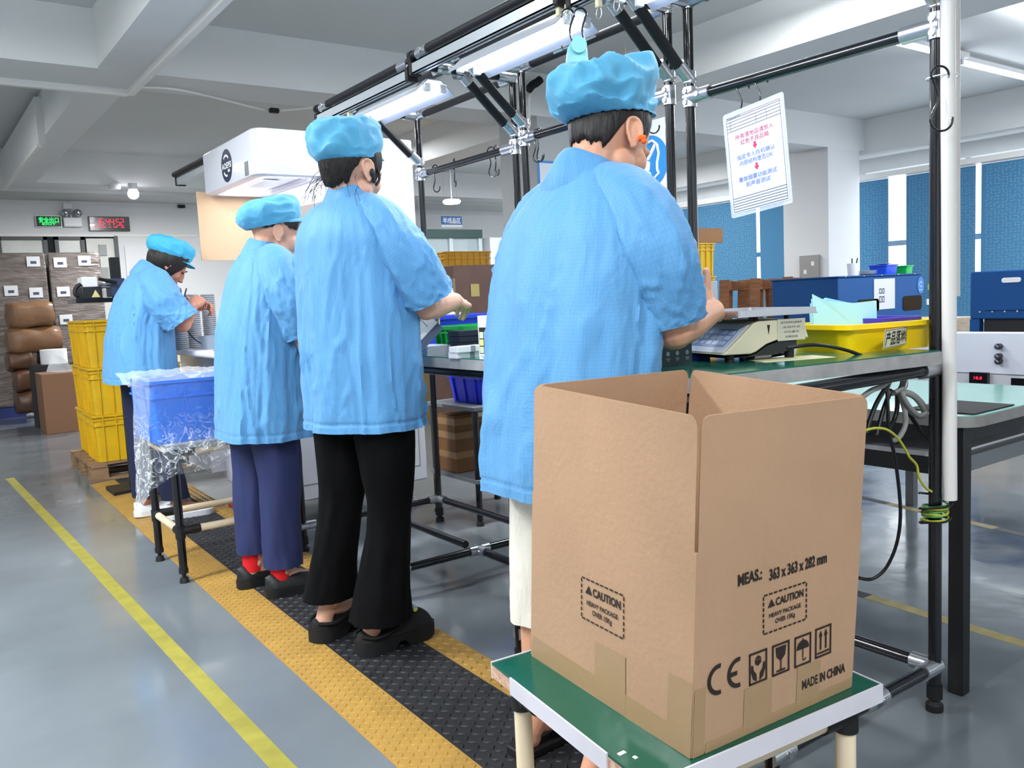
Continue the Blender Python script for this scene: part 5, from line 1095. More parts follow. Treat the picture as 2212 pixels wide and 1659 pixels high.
a = at(1521, 650, 'Y', 1.58); t = thing('product_box', 'light grey product box held up in the left hand of the nearest worker', 'box', (a.x, a.y, a.z), radians(-8)); G().bx(-.036, .022, -.03, .06, -.02, .052).obj('box_body', mat('light_grey_box', 'b4bcc8', .5), t, local=True, bevel=.001, smooth=False); F = chain(t) @ fr(V((-.007, -.03, .02)), X3, Z3); text_fit('VC', F, -.012, .0, .008, .005, m_inkg, 'printed_text', t)
# ---------------------------------------------------------------- middle and far bench
M_tray = mat('royal_blue_tray', '2846d8', .35)
bin_('blue_tray', 'royal blue tray filled with white parts, behind the green tray', 'tray', tuple(at(985, 748, 'Z', BZ)+V((.08, .14, 0)))[:2]+(BZ,), radians(4), .30, .26, .115, M_tray, .92, .01, 0)
bin_('green_tray', 'bright green tray holding dark boxes on the middle bench', 'tray', tuple(at(1000, 757, 'Z', BZ)+V((.07, .02, 0)))[:2]+(BZ,), radians(3), .24, .17, .085, M_green, .93, .008, 5)
for k in range(5):
    o = G().box((0, 0, 0), (.03, .05, .008)).obj('white_part', M_paper, None, bevel=.002); tag(o, 'flat white part lying on the blue tray', 'part', 'white parts on the blue tray'); o.location = (at(985, 748, 'Z', BZ).x+.04+.034*(k % 3), at(985, 748, 'Z', BZ).y+.12+.06*(k//3), BZ+.1195)
pd_ = at(1008, 764, 'Z', BZ); pw_ = at(1010, 774, 'Z', BZ); pp_ = at(1053, 778, 'Z', BZ); pk_ = at(930, 768, 'Z', BZ)
for k in range(4):
    t = stack('dark_box', 'flat dark blue box, %s of the pile in front of the green tray' % ('topmost', 'second', 'third', 'lowest')[k], 'box', (pd_.x+.03+.003*(k % 2), pd_.y+.03+.004*k, BZ+.056-.0185*k if k < 3 else BZ), radians(2+2*(k % 2)), .12, .06, .018, mat('dark_navy_box', '1e2438', .5), 'flat dark boxes by the green tray')
for k in range(2):
    t = stack('white_carton', ('upper', 'lower')[k]+' flat white carton banded with grey tape before the dark boxes', 'carton', (pw_.x+.02+.004*k, pw_.y+.03+.01*k, BZ+.018*(1-k)), radians(3-3*k), .10, .05, .0175, M_white, 'flat white cartons by the white printed box')
    G().bx(-.005, .012, -.0256, .0256, -.0002, .0177).obj('tape_band', mat('grey_tape', '8a8f98', .4), t, local=True, smooth=False)
t = stack('printed_box', 'upright white box printed with a grid of small green and yellow pictures', 'box', (pp_.x+.035, pp_.y+.01, BZ), radians(2), .06, .075, .125, M_paper); F = chain(t) @ fr(V((-.03, 0, .052)), V((0, -1, 0)), Z3); g = G(); flat(F, [(-.032, -.035), (.034, -.035), (.034, .03), (-.032, .03)], .0005, g=g); flat(F, [(-.032, .03), (.034, .03), (.034, .04), (-.032, .04)], .0005, g=g); g.obj('picture_panel', M_ink, t, smooth=False)
g = G(); g2 = G()
for i in range(3):
    for j in range(3): x, y = -.0295+.0215*i, -.033+.021*j; flat(F, [(x, y), (x+.018, y), (x+.018, y+.018), (x, y+.018)], .001, g=(g if (i+j) % 2 else g2))
g.obj('yellow_pictures', mat('pic_yellow', 'dfd98a', .6), t, smooth=False, kind='stuff'); g2.obj('pale_pictures', mat('pic_pale', 'cfd8b8', .6), t, smooth=False, kind='stuff'); text_fit('产品包装盒', F, -.03, .02, -.044, .007, m_inkg, 'printed_text', t)
for k in range(9):
    o = G().box((0, 0, 0), (.10, .13, .0022)).obj('booklet', mat('booklet_paper', 'd4dae6', .6), None, smooth=False); o.location = (pk_.x+.03+.012*rnd((k, 2, 3)), pk_.y+.05+.02*rnd((k, 7, 3)), BZ+.0016+.0034*k); o.rotation_euler = (0, 0, .35*rnd((k, 4, 1))); tag(o, 'thin white booklet in the pile by the second worker', 'booklet', 'pile of booklets')
# leaflet in the hands of the second worker
a = at(915, 712, 'Y', 2.33); t = thing('leaflet', 'white leaflet with a dark band held by the second worker', 'leaflet', tuple(a), radians(20)); F = chain(t) @ fr(V((0, 0, 0)), V((.85, .0, .5)), V((-.4, .5, .76))); plate(F, .12, .085, .0008, 'paper', M_paper, t, 0, 0); plate(F @ Matrix.Translation((.0, -.03, 0)), .12, .026, .0004, 'printed_band', mat('slate_print', '4a5670', .5), t, 0, .0009)
for k in range(2): plate(F @ Matrix.Translation((-.02+.04*k, .012, 0)), .002, .03, .0004, 'printed_line', m_inkg, t, 0, .0009)
# white disc behind the far post
a = at(905, 620, 'Y', 3.52); t = thing('white_reel', 'large white paper reel standing behind the far post', 'reel', (a.x, a.y, BZ), 0); G().lathe([(.03, 0), (.16, 0), (.165, .004), (.165, .05), (.16, .054), (.03, .054)], (0, 0, 0), 40, fr(a+V((0, .0, BZ+.166-a.z)), X3, Z3)).obj('reel_body', M_white, t); G().lathe([(.029, .01), (.055, .0), (.055, -.002), (.02, -.004)], (0, 0, 0), 30, fr(a+V((0, -.052, BZ+.166-a.z)), X3, Z3)).obj('core', mat('cardboard_core', 'b08a50', .8), t)
# small black trolley behind the benches with blue tote and taped carton
t = thing('parts_trolley', 'small black trolley with grey shelves standing behind the far bench', 'trolley', (2.41, 3.62, 0)); x0, x1, y0, y1 = 2.20, 2.62, 3.40, 3.84; m_sh = mat('grey_shelf', '7d8084', .3, var=.1, vscale=6)
for x, y in ((x0+.02, y0+.02), (x1-.02, y0+.02), (x0+.02, y1-.02), (x1-.02, y1-.02)):
    G().cyl((x, y, .03), (x, y, .56), .0155, n=16).obj('leg', M_black, t); G().lathe([(.02, 0), (.018, .02), (.008, .03)], (x, y, 0), 16).obj('foot', M_rubber, t)
for z, nm in ((.565, 'top_shelf'), (.21, 'lower_shelf')):
    G().bx(x0, x1, y0, y1, z, z+.02).obj(nm, m_sh, t, bevel=.002); G().cyl((x0+.03, y0+.02, z-.016), (x1-.03, y0+.02, z-.016), .014, n=14).obj('rail', M_cream, t)
bin_('blue_tote', 'bright blue tote with ribbed sides on the trolley behind the far bench', 'tote', (2.42, 3.60, .587), radians(3), .30, .3, .17, mat('ultramarine_plastic', '2433d8', .35), .86, .01, 3)
t = stack('taped_carton', 'brown carton criss-crossed with tape on the lower trolley shelf', 'carton', (2.31, 3.71, .232), 0, .17, .18, .29, mat('brown_carton', '7d5632', .7, bump=.1), bevel=.002)
for z in (.07, .17, .24): G().bx(-.087, .087, -.092, .092, z, z+.035).obj('tape_band', mat('shiny_brown_tape', '9c764c', .2, bump=.2, bscale=30), t, local=True, smooth=False)
# ================================================================== right hand background
# pale green table
gt = thing('packing_table', 'pale green topped table with black square legs beyond the nearest bench', 'table', (2.5, 1.6, 0)); GZ = .75
m_pg = mat('pale_green_top', '8fc0b4', .1, spec=.6, var=.1, vscale=5); m_sq = mat('black_square_tube', '121216', .4)
x0, x1, y0, y1 = 2.15, 2.86, 1.045, 2.7
def rtable(z0, z1, inset=0, r=.07):
    g = G(); T = Matrix.Translation(((x0+x1)/2, (y0+y1)/2, z0)); g.prism(rrect(x1-x0-2*inset, y1-y0-2*inset, r, 6), T, z1-z0); return g
rtable(GZ-.003, GZ, .002).obj('tabletop', m_pg, gt, smooth=False); rtable(GZ-.03, GZ-.003).obj('edge_band', mat('metal_edge_band', 'a9a7a2', .35, metal=.5, var=.2, vscale=20), gt)
for x in (x0+.05, x1-.05):
    for y in (y0+.05, y1-.05): G().bx(x-.02, x+.02, y-.02, y+.02, 0, GZ-.03).obj('leg', m_sq, gt, bevel=.003)
for x in (x0+.05, x1-.05):
    G().bx(x-.018, x+.018, y0+.07, y1-.07, GZ-.07, GZ-.032).obj('rail', m_sq, gt, smooth=False); G().bx(x-.018, x+.018, y0+.07, y1-.07, .585, .63).obj('rail', m_sq, gt, smooth=False)
for y in (y0+.05, y1-.05):
    G().bx(x0+.07, x1-.07, y-.018, y+.018, GZ-.07, GZ-.032).obj('rail', m_sq, gt, smooth=False); G().bx(x0+.07, x1-.07, y-.018, y+.018, .60, .64).obj('rail', mat('grey_square_tube', '6f7378', .4), gt, smooth=False)
G().bx(x0+.03, x1-.03, y0+.07, y1-.07, .632, .645).obj('shelf', mat('white_shelf', 'd9d9de', .4), gt, smooth=False)
o = G().bx(2.2, 2.42, 1.06, 1.24, GZ+.001, GZ+.003).obj('black_cloth', mat('black_cloth', '0c0c0e', .8), None, smooth=False); tag(o, 'black sheet lying on the corner of the pale green table', 'sheet'); o.rotation_euler = (0, 0, 0)
# white machine with panel and controller
wm = thing('conveyor_machine', 'long white machine with a control panel and red readout behind the green table', 'machine', (3.5, 1.8, 0)); m_wp = mat('machine_white', 'c3c5d0', .4)
xm = 3.2; za, zb = .745, .895
G().bx(xm, xm+.05, .4, 3.2, za, zb).obj('front_panel', m_wp, wm, bevel=.004, smooth=False); G().bx(xm+.05, 4.0, .4, 3.2, .56, .6).obj('machine_body', m_wp, wm, smooth=False)
for x_ in (xm+.06, 3.95):
    for y_ in (.45, 1.25, 2.2, 3.15): G().bx(x_-.02, x_+.02, y_-.02, y_+.02, 0, .56).obj('leg', mat('grey_square_tube', '6f7378', .4), wm, smooth=False)
F0 = fr((xm, 1.45, .82), V((0, -1, 0)), Z3)
for q in ((2160, 748), (2160, 769), (2160, 780)):
    p = at(*q, 'X', xm); g = G(); g.cyl(p, p-V((.02, 0, 0)), .011, n=14); g.cyl(p+V((-.02, .004, .004)), p+V((-.03, -.012, -.004)), .006, n=10); g.obj('knob', mat('dark_knob', '2b2d3a', .3), wm)
G().bx(xm-.01, xm+.04, .4, 3.2, .60, za-.002).obj('under_panel', mat('panel_grey', 'b0b1b8', .5), wm, smooth=False)
p = at(2118, 820, 'X', xm-.012); t_ = G().bx(xm-.03, xm-.01, p.y-.032, p.y+.032, p.z-.028, p.z+.028).obj('controller', M_black, wm, smooth=False, label='small black controller with a red lit readout')
F = fr((xm-.031, p.y, p.z+.008), V((0, -1, 0)), Z3); text_fit('18.8', F, -.014, .014, 0, .011, mat('red_led', 'ff1430', .4, emit=3), 'led_digits', t_)
for dy, w_ in ((-.13, .05), (-.2, .05)): G().bx(xm-.012, xm-.01, p.y+dy-w_/2, p.y+dy+w_/2, .62, .735).obj('dark_window', M_black, wm, smooth=False)
# wooden and box clutter below
for k, (px_, w_, lb) in enumerate(((2155, .13, 'brown carton on the floor beyond the pale green table'), )):
    q = at(px_, 962, 'Z', 0); stack('carton', lb, 'carton', (q.x+.2, q.y+.1, .0), 0, .34, .3, .3, M_card)
# first blue machine
def bluebox(nm, label, X, Ya, Yb, Xb, z0, z1):
    t = thing(nm, label, 'machine', (X+.4, (Ya+Yb)/2, 0)); return t
m_bm = mat('blue_machine_paint', '164a86', .5, spec=.25, bump=.03, bscale=60); m_bmd = mat('blue_machine_side', '1c5698', .35)
B1 = thing('laser_cabinet', 'long blue laser cabinet with oval windows behind the yellow bin', 'machine', (8.2, 4.9, 0)); bx0, by0 = 7.1, 4.66
G().bx(bx0, bx0+1.45, by0, by0+.74, .66, 1.14).obj('hood', m_bm, B1, bevel=.008); G().bx(bx0-.012, bx0+1.46, by0-.012, by0+.75, 1.14, 1.155).obj('lid', m_bm, B1, bevel=.004); G().bx(bx0+.05, bx0+1.4, by0+.05, by0+.7, 0, .66).obj('stand', m_wp, B1, smooth=False)
F = fr((bx0, by0, 0), X3, Z3); m_ow = mat('amber_window', '2a1d0c', .6, spec=.1)
for q0, q1 in (((1852, 648), (1898, 673)), ((1950, 640), (1990, 668))):
    a, b = on(F, *q0), on(F, *q1); G().prism(rrect(b[0]-a[0], a[1]-b[1], .035), F @ Matrix.Translation(((a[0]+b[0])/2, (a[1]+b[1])/2, 0)), .006).obj('oval_window', m_ow, B1)
a, b = on(F, 1887, 603), on(F, 1932, 666); G().bx(0, 1, 0, 1, 0, 1).v; plate(F @ Matrix.Translation(((a[0]+b[0])/2, (a[1]+b[1])/2, 0)), b[0]-a[0], a[1]-b[1], .004, 'notice', mat('notice_paper', 'c9ccd2', .7), B1, 0, .002)
g = G(); cx_, cy_ = (a[0]+b[0])/2, (a[1]+b[1])/2
for u, v, w_, h_ in ((-.075, .03, .04, .05), (-.075, -.05, .04, .06), (-.025, .03, .035, .05), (-.025, -.05, .035, .06)): frame_outline(g, F @ Matrix.Translation((cx_+u, cy_+v, 0)), w_, h_, .008, z=.0075)
g.obj('printed_boxes', m_inkg, B1, smooth=False, kind='stuff')
p = on(F, 1988, 616); G().prism([(x*.06, y*.085) for x, y in [(cos(k*pi/12), sin(k*pi/12)) for k in range(24)]], F @ Matrix.Translation((p[0], p[1], .001)), .004).obj('badge', mat('badge_blue', '2b6cb8', .3), B1); g = G(); FB_ = F @ Matrix.Translation((p[0], p[1], .006)); flat(FB_, arcpoly(0, .01, .02, .03, 20, 330, 14), 0, g=g); flat(FB_, [(-.035, -.05), (.035, -.05), (.035, -.042), (-.035, -.042)], 0, g=g); g.obj('badge_mark', m_ic, B1, smooth=False)
for q, c_, w_ in (((2006, 620), 'c6f07a', .03), ((2004, 652), 'd8dad8', .06)): p = on(F, *q); plate(F @ Matrix.Translation((p[0], p[1], 0)), w_, .06, .012, 'switch', mat('switch_'+c_, c_, .4), B1, .004, 0)
for u in (.1, .4, .7, 1.0, 1.3): G().ell((bx0+u, by0-.013, 1.1475), (.012, .006, .006), None, 10, 6).obj('screw', M_zinc, B1)
FX = fr((bx0, by0+.4, .7), V((0, -1, 0)), Z3); plate(FX @ Matrix.Translation((-.05, .02, 0)), .2, .022, .003, 'warning_strip', M_ty, B1, 0, .001)
tz = 1.156
def ontop(px_, py_=600): return at(px_, py_, 'Y', by0+.18)
q = at(1843, 598, 'Y', by0+.2); cup = thing('pen_cup', 'white cup of pens standing on the long blue cabinet', 'cup', (q.x, q.y, tz)); G().lathe([(.05, 0), (.058, .12), (.052, .12), (.045, .008)], (0, 0, 0), 24, cap=True).obj('cup_body', M_white, cup, local=True)
for dx, dy in ((.0, .03), (.03, -.01)): G().cyl((dx*.3, dy*.3, .012), (dx+.03, dy, .17), .006, n=8).obj('pen', M_black, cup, local=True)
for k in range(4): q = at(1872, 596, 'Y', by0+.18); o = G().lathe([(.03, 0), (.095, .008), (.098, .011), (.03, .005)], (0, 0, 0), 28).obj('plate', M_paper, None); o.location = (q.x, q.y, tz+.0005+.011*k); tag(o, 'white plate, '+('lowest', 'second', 'third', 'topmost')[k]+' of the pile on the blue cabinet', 'plate', 'white plates on the blue cabinet')
q = at(1908, 590, 'Y', by0+.28); bin_('blue_bin', 'blue parts bin on the long blue cabinet', 'bin', (q.x, q.y, tz), 0, .22, .2, .10, M_blue, .9, .008, 0); o = G().lathe([(.03, 0), (.085, .008), (.088, .012), (.03, .005)], (q.x, q.y, tz+.102), 24).obj('plate', M_paper, None); tag(o, 'white plate lying across the blue parts bin', 'plate')
q = at(1950, 590, 'Y', by0+.25); bin_('green_bin', 'green parts bin on the long blue cabinet', 'bin', (q.x, q.y, tz), 0, .13, .16, .085, M_green, .9, .008, 0)
# second blue machine
B2 = thing('laser_cabinet', 'blue cabinet with a drop down door and black curtain at the right edge', 'machine', (6.9, 2.6, 0)); X2, ya, yb_ = 6.5, 2.0, 3.17
G().bx(X2, X2+.8, ya, yb_, .78, 1.13).obj('cabinet_body', m_bm, B2, bevel=.01); G().bx(X2+.02, X2+.8, ya, yb_, .0, .5).obj('stand', m_wp, B2, smooth=False); G().bx(X2+.03, X2+.8, ya+.05, yb_-.09, .5, .78).obj('black_curtain', M_blackmat, B2, smooth=False)
for y in (ya+.03, yb_-.04): G().bx(X2, X2+.06, y-.03, y+.04, .5, .78).obj('side_post', m_bm, B2, smooth=False)
FX = fr((X2, (ya+yb_)/2, .955), V((0, -1, 0)), Z3); plate(FX @ Matrix.Translation((.02, .01, 0)), 1.0, .24, .012, 'door', m_bm, B2, .01, 0); d_ = B2.children[-1]
p = on(FX, 2187, 605); h_ = G().prism(rrect(.13, .035, .015), FX @ Matrix.Translation((p[0], p[1], .012)), .012).obj('handle', M_white, B2, bevel=.003); p = on(FX, 2180, 664); plate(FX @ Matrix.Translation((p[0]+.03, p[1], 0)), .26, .02, .003, 'warning_strip', M_ty, B2, 0, .001)
for k in range(5): p = on(FX, 2117+27*k, 674-.5*k); G().ell(FX @ V((p[0], p[1], .004)), (.006, .009, .009), None, 10, 6).obj('screw', M_zinc, B2)
# orange frame and wood seen between
q = at(2090, 700, 'X', 7.4); stack('wooden_box', 'pale wooden slatted box left of the second blue cabinet', 'box', (q.x, q.y+.2, 0), 0, .3, .35, .75, mat('pale_wood', 'a89a86', .8, var=.3, vscale=8, stretch=(1, 1, 8)))
# leaning pallets
def pallet(label, loc, rz, tilt=None, lx=1.0, ly=.8, grp=None, m=M_wood):
    t = thing('wooden_pallet', label, 'pallet', loc, rz, grp); A = Matrix.Rotation(tilt, 4, 'Y') if tilt else Matrix()
    for k in range(5): y = -ly/2+.06+(ly-.12)*k/4; G().box((0, y, .117), (lx, .11, .018), A).obj('deck_board', m, t, local=True, smooth=False)
    for x in (-lx/2+.06, 0, lx/2-.06): G().box((x, 0, .1), (.1, ly, .016), A).obj('stringer_board', m, t, local=True, smooth=False)
    for x in (-lx/2+.06, 0, lx/2-.06):
        for y in (-ly/2+.06, 0, ly/2-.06): G().box((x, y, .055), (.11, .11, .075), A).obj('block', m, t, local=True, smooth=False)
    for y in (-ly/2+.06, 0, ly/2-.06): G().box((0, y, .009), (lx, .11, .016), A).obj('bottom_board', m, t, local=True, smooth=False)
    return t
m_rw = mat('reddish_wood', '9c6a48', .8, bump=.3, bscale=30, var=.35, vscale=9, stretch=(1, 1, 6))
a = at(1665, 600, 'Y', 5.75)
pallet('reddish wooden pallet standing on edge left of the long blue cabinet', (a.x-.15, 5.86, .61), radians(20), radians(96), 1.15, .8, None, m_rw); pallet('reddish wooden pallet standing on edge, the rear one against the window column', (a.x+.45, 6.0, .6), radians(80), radians(94), 1.15, .8, None, m_rw)
# yellow crates with ribs
def crate(label, loc, rz=0, lx=.56, ly=.40, h=.32, m=M_yel, grp='yellow ribbed crates'):
    t = thing('yellow_crate', label, 'crate', loc, rz, grp); n = 3
    def R(s, z, i=0): return [V((x, y, z)) for x, y in rrect(lx*s-2*i, ly*s-2*i, .02, n)]
    G().loft([R(.93, 0), R(.965, h*.97), R(.97, h), R(.97, h, .006), R(.93, .012, .006)]).obj('crate_body', m, t, local=True, angle=35)
    g = G()
    for zf, w_ in ((.995, .012), (.80, .008), (.92, .006)):
        s = .93+.04*zf; g.loft([R(s, h*zf-.012), R(s, h*zf-.012, -w_), R(s, h*zf, -w_), R(s, h*zf)], False, False)
    for sg in (1, -1):
        for k in range(7):
            u = (-.5+(k+.5)/7)*.93
            g.add([(u*lx-.004, sg*ly*.465, .0), (u*lx+.004, sg*ly*.465, .0), (u*lx+.004, sg*ly*.485, h), (u*lx-.004, sg*ly*.485, h), (u*lx-.004, sg*(ly*.465+.01), .0), (u*lx+.004, sg*(ly*.465+.01), .0), (u*lx+.004, sg*(ly*.485+.01), h), (u*lx-.004, sg*(ly*.485+.01), h)], [(4, 5, 6, 7), (0, 4, 7, 3), (1, 2, 6, 5), (0, 1, 5, 4), (3, 7, 6, 2)])
        for k in range(5):
            u = (-.5+(k+.5)/5)*.9
            g.add([(sg*lx*.465, u*ly-.004, 0), (sg*lx*.465, u*ly+.004, 0), (sg*lx*.485, u*ly+.004, h), (sg*lx*.485, u*ly-.004, h), (sg*(lx*.465+.01), u*ly-.004, 0), (sg*(lx*.465+.01), u*ly+.004, 0), (sg*(lx*.485+.01), u*ly+.004, h), (sg*(lx*.485+.01), u*ly-.004, h)], [(4, 5, 6, 7), (0, 4, 7, 3), (1, 2, 6, 5), (0, 1, 5, 4), (3, 7, 6, 2)])
    g.obj('ribs', m, t, local=True, smooth=False, kind='stuff'); return t
M_yo = mat('orange_yellow_plastic', 'd09a28', .45, var=.12, vscale=5)
C0 = None
LV = ('lowest', 'second', 'third', 'fourth', 'topmost')
for k in range(5):
    a = at(1492, 640, 'Y', 5.35); t = crate(LV[k]+' yellow crate of the stack behind the nearest worker, before the blinds', (a.x+.02, 5.5, .0+.303*k), 0, .56, .4, .302, M_yel, 'yellow crates stacked before the blinds')
a = at(1505, 520, 'Y', 5.45); stack('carton', 'brown carton on top of the yellow crates before the blinds', 'carton', (a.x+.0, 5.5, 1.518), 0, .45, .34, .13, mat('carton_brown', '9a714c', .75, bump=.15))
for (px_, Y), nm in (((1000, 7.2), 'right'), ((895, 7.9), 'left')):
    for k in range(5):
        a = at(px_, 560, 'Y', Y); crate(LV[k]+' orange yellow crate of the '+nm+' stack behind the tall brown cartons', (a.x, Y+.1, .315*k), 0, .56, .4, .314, M_yo, 'orange yellow crates behind the brown cartons')
# tall cartons
def carton(label, px0, px1, ptop, Y, d, m, z0=0, name='carton', rz=0):
    a = at(px0, ptop, 'Y', Y); b = at(px1, ptop, 'Y', Y); t = thing(name, label, 'carton', ((a.x+b.x)/2, Y+d/2, z0), rz); w_ = (b-a).length; h = (a.z+b.z)/2-z0
    G().bx(-w_/2, w_/2, -d/2, d/2, 0, h).obj('carton_body', m, t, local=True, bevel=.004, smooth=False); return t, w_, h, Y
m_c1 = mat('dark_brown_carton', '6d5047', .5, bump=.3, bscale=14, var=.2, vscale=5); m_c2 = mat('olive_carton', '80652a', .55, bump=.3, bscale=12, var=.15, vscale=5)
t, w_, h, Y = carton('tall dark brown carton with a yellow note behind the middle bench', 978, 1075, 572, 6.0, .5, m_c1); q = at(1026, 627, 'Y', 5.995); F = fr(q, X3, Z3); plate(F, .085, .105, .002, 'yellow_note', mat('yellow_note', 'b8a76a', .7), t, 0, .001)
q = at(983, 640, 'Y', 5.99); G().bx(q.x-.012, q.x+.01, 5.994, 6.0, .6, 1.28).obj('tape_band', mat('clear_tape', '97806c', .2), t, smooth=False)
carton('olive brown carton between the far post and the dark brown carton', 920, 985, 580, 6.56, .5, m_c2)
# hanging signs
a, b = at(953, 467, 'Y', 10.6), at(998, 491, 'Y', 10.6); F = fr((a+b)/2, X3, Z3); w_ = b.x-a.x; h = a.z-b.z
t = thing('hanging_sign', 'blue hanging area sign with white Chinese characters', 'sign', tuple((a+b)/2)); m_sb = mat('sign_blue', '2a5f9e', .5)
plate(F @ Matrix.Translation((0, h*.12, 0)), w_, h*.78, .012, 'sign_panel', m_sb, t, 0, -.006); plate(F @ Matrix.Translation((0, -h*.40, 0)), w_, h*.22, .012, 'white_strip', M_paper, t, 0, -.006)
text_fit('半成品区', F, -w_*.44, w_*.44, h*.1, h*.42, M_paper, 'sign_text', t, .02, z=.008); text_fit('Semi-finished Products area', F, -w_*.44, w_*.44, -h*.40, h*.08, m_inkg, 'sign_text', t, z=.008)
for dx in (-.13, .13): G().tube([F @ V((dx, h*.5, 0)), V((F.col[3].x+dx*.7, 10.6, 2.95))], .002, 5).obj('string', M_zinc, t)
X = 4.2; q = at(1403, 350, 'X', X); r_ = (at(1403, 293, 'X', X)-q).length; F = fr(q, V((0, -1, 0)), Z3); t = thing('safety_sign', 'white safety sign with a blue round mask symbol behind the nearest worker', 'sign', tuple(q)); m_sk = mat('sign_sky_blue', '2f86cc', .5)
plate(F @ Matrix.Translation((.0, -r_*.42, 0)), r_*2.5, r_*3.95, .01, 'sign_board', mat('sign_white', 'dfe4ec', .5), t, .01, -.012)
flat(F, [(cos(k*pi/24)*r_, sin(k*pi/24)*r_) for k in range(48)], 0, .002).obj('blue_disc', m_sk, t, smooth=False); plate(F @ Matrix.Translation((0, -r_*1.75, 0)), r_*2.36, r_*.8, .001, 'blue_band', m_sk, t, 0, .0)
g = G(); k_ = r_
for u, v in zip([(-.1, .72), (.2, .78), (.45, .6), (.52, .25), (.42, -.1), (.42, -.35), (.5, -.5), (.1, -.75), (.02, -.42), (-.3, -.42), (-.42, -.3)], [(.2, .78), (.45, .6), (.52, .25), (.42, -.1), (.42, -.35), (.5, -.5), (.1, -.75), (.02, -.42), (-.3, -.42), (-.42, -.3), (-.38, -.02)]): g.tube([F @ V((u[0]*k_, u[1]*k_, .004)), F @ V((v[0]*k_, v[1]*k_, .004))], .012*r_/.25, 6)
g.tube([F @ V((.35*k_, .6*k_, .004)), F @ V((-.05*k_, .1*k_, .004))], .018*r_/.25, 6); flat(F, [(-.42*k_, -.05*k_), (-.15*k_, .12*k_), (.05*k_, -.02*k_), (.02*k_, -.3*k_), (-.1*k_, -.42*k_), (-.4*k_, -.35*k_)][::-1], .003, .003, g=g); g.obj('mask_symbol', M_paper, t, kind='stuff')
text_fit('必须戴防尘口罩', F, -r_*1.0, r_*1.0, -r_*1.58, r_*.26, M_paper, 'sign_text', t, .01, z=.0015); text_fit('Must wear dust mask', F, -r_*.9, r_*.9, -r_*1.95, r_*.14, M_paper, 'sign_text', t, z=.0015)
for dy in (-.2, .2): G().tube([F @ V((dy, r_*1.5, -.008)), V((X, q.y-dy, 2.95))], .003, 6).obj('hanging_wire', M_zinc, t)
a = at(1161, 346, 'Y', 5.74); t = thing('notice_board', 'white notice with a blue border on the grey column', 'sign', (a.x+.27, 5.74, a.z-.35)); F = fr((a.x+.255, 5.745, a.z-.36), X3, Z3); plate(F, .51, .72, .006, 'board', m_sk, t, 0, -.003); plate(F, .47, .68, .002, 'board_face', mat('sign_white', 'dfe4ec', .5), t, 0, .0035)
g = G(); flat(F, [(-.16, .2), (-.05, .2), (-.05, .24), (-.16, .24)], .006, g=g); flat(F, [(-.16, .14), (.1, .14), (.1, .17), (-.16, .17)], .006, g=g); g.obj('printed_lines', m_sb, t, smooth=False, kind='stuff')
# wall socket panel on the window column
a, b = at(1730, 555, 'X', 8.59), at(1772, 600, 'X', 8.59); F = fr((a+b)/2+V((0, 0, .0)), V((0, -1, 0)), Z3); t = thing('fuse_box', 'grey fuse box with two stickers on the window column', 'fuse box', tuple((a+b)/2)); w_ = abs(a.y-b.y); plate(F, w_, abs(a.z-b.z)+.02, .03, 'box_body', mat('fuse_grey', '9b9a97', .4, metal=.3), t, .005, 0)
for u, v in ((.05, .04), (-.05, -.05)): plate(F @ Matrix.Translation((u, v, 0)), .04, .05, .001, 'sticker', M_paper, t, .012, .031)
# glass booth far behind
t = thing('glass_booth', 'small glass booth with a dark green top far behind the crates', 'booth', (6.3, 10.3, 0)); m_al = mat('booth_frame', 'c4d0d2', .4)
for x in (6.0, 6.5, 7.0): G().bx(x-.03, x+.03, 10.4, 10.46, 0, 2.0).obj('booth_post', m_al, t, smooth=False)
G().bx(5.97, 7.03, 10.38, 10.5, 1.98, 2.1).obj('top_rail', mat('dark_green_rail', '2f4a48', .5), t, smooth=False); G().bx(6.0, 7.0, 10.42, 10.44, 0, 1.2).obj('lower_panel', mat('booth_grey', '6f7878', .5), t, smooth=False); G().bx(6.0, 7.0, 10.425, 10.435, 1.2, 1.98).obj('glass_pane', mat('booth_glass', 'c8dadd', .1, alpha=.35), t, smooth=False)
t = stack('wrapped_goods', 'white film wrapped goods far behind the orange yellow crates', 'goods', (7.6, 10.6, 0), 0, 1.0, .6, 1.98, mat('white_film', 'dfe2e8', .15, bump=.6, bscale=8))
# air conditioning pipe and cable on the column
pts = [(1160, 190), (1149, 196), (1143, 215), (1142, 250), (1143, 270), (1136, 285)]; o = G().tube(spline([at(x, y, 'Y', 5.70) for x, y in pts], 6), .014, 8).obj('drain_pipe', m_trunk, None); tag(o, 'thin white pipe bending down the grey column', 'pipe')
pts = [(1142, 194), (1150, 184), (1160, 178), (1167, 172)]; o = G().tube(spline([at(x, y, 'Y', 5.66) for x, y in pts], 6), .034, 10).obj('black_elbow', M_rubber, None); tag(o, 'black foam elbow on the thin pipe by the grey column', 'pipe elbow')
o = G().tube(spline([at(x, y, 'Z', 2.58) for x, y in ((290, 188), (380, 193), (480, 215), (560, 235), (592, 239), (640, 236), (690, 231))], 6), .008, 6).obj('ceiling_cable', m_trunk, None); tag(o, 'white cable drooping below the ceiling beam', 'cable')
q = at(592, 239, 'Z', 2.575); o = G().box(q, (.07, .04, .035)).obj('cable_clip', M_rubber, None, bevel=.006); tag(o, 'small black clip on the drooping ceiling cable', 'clip')
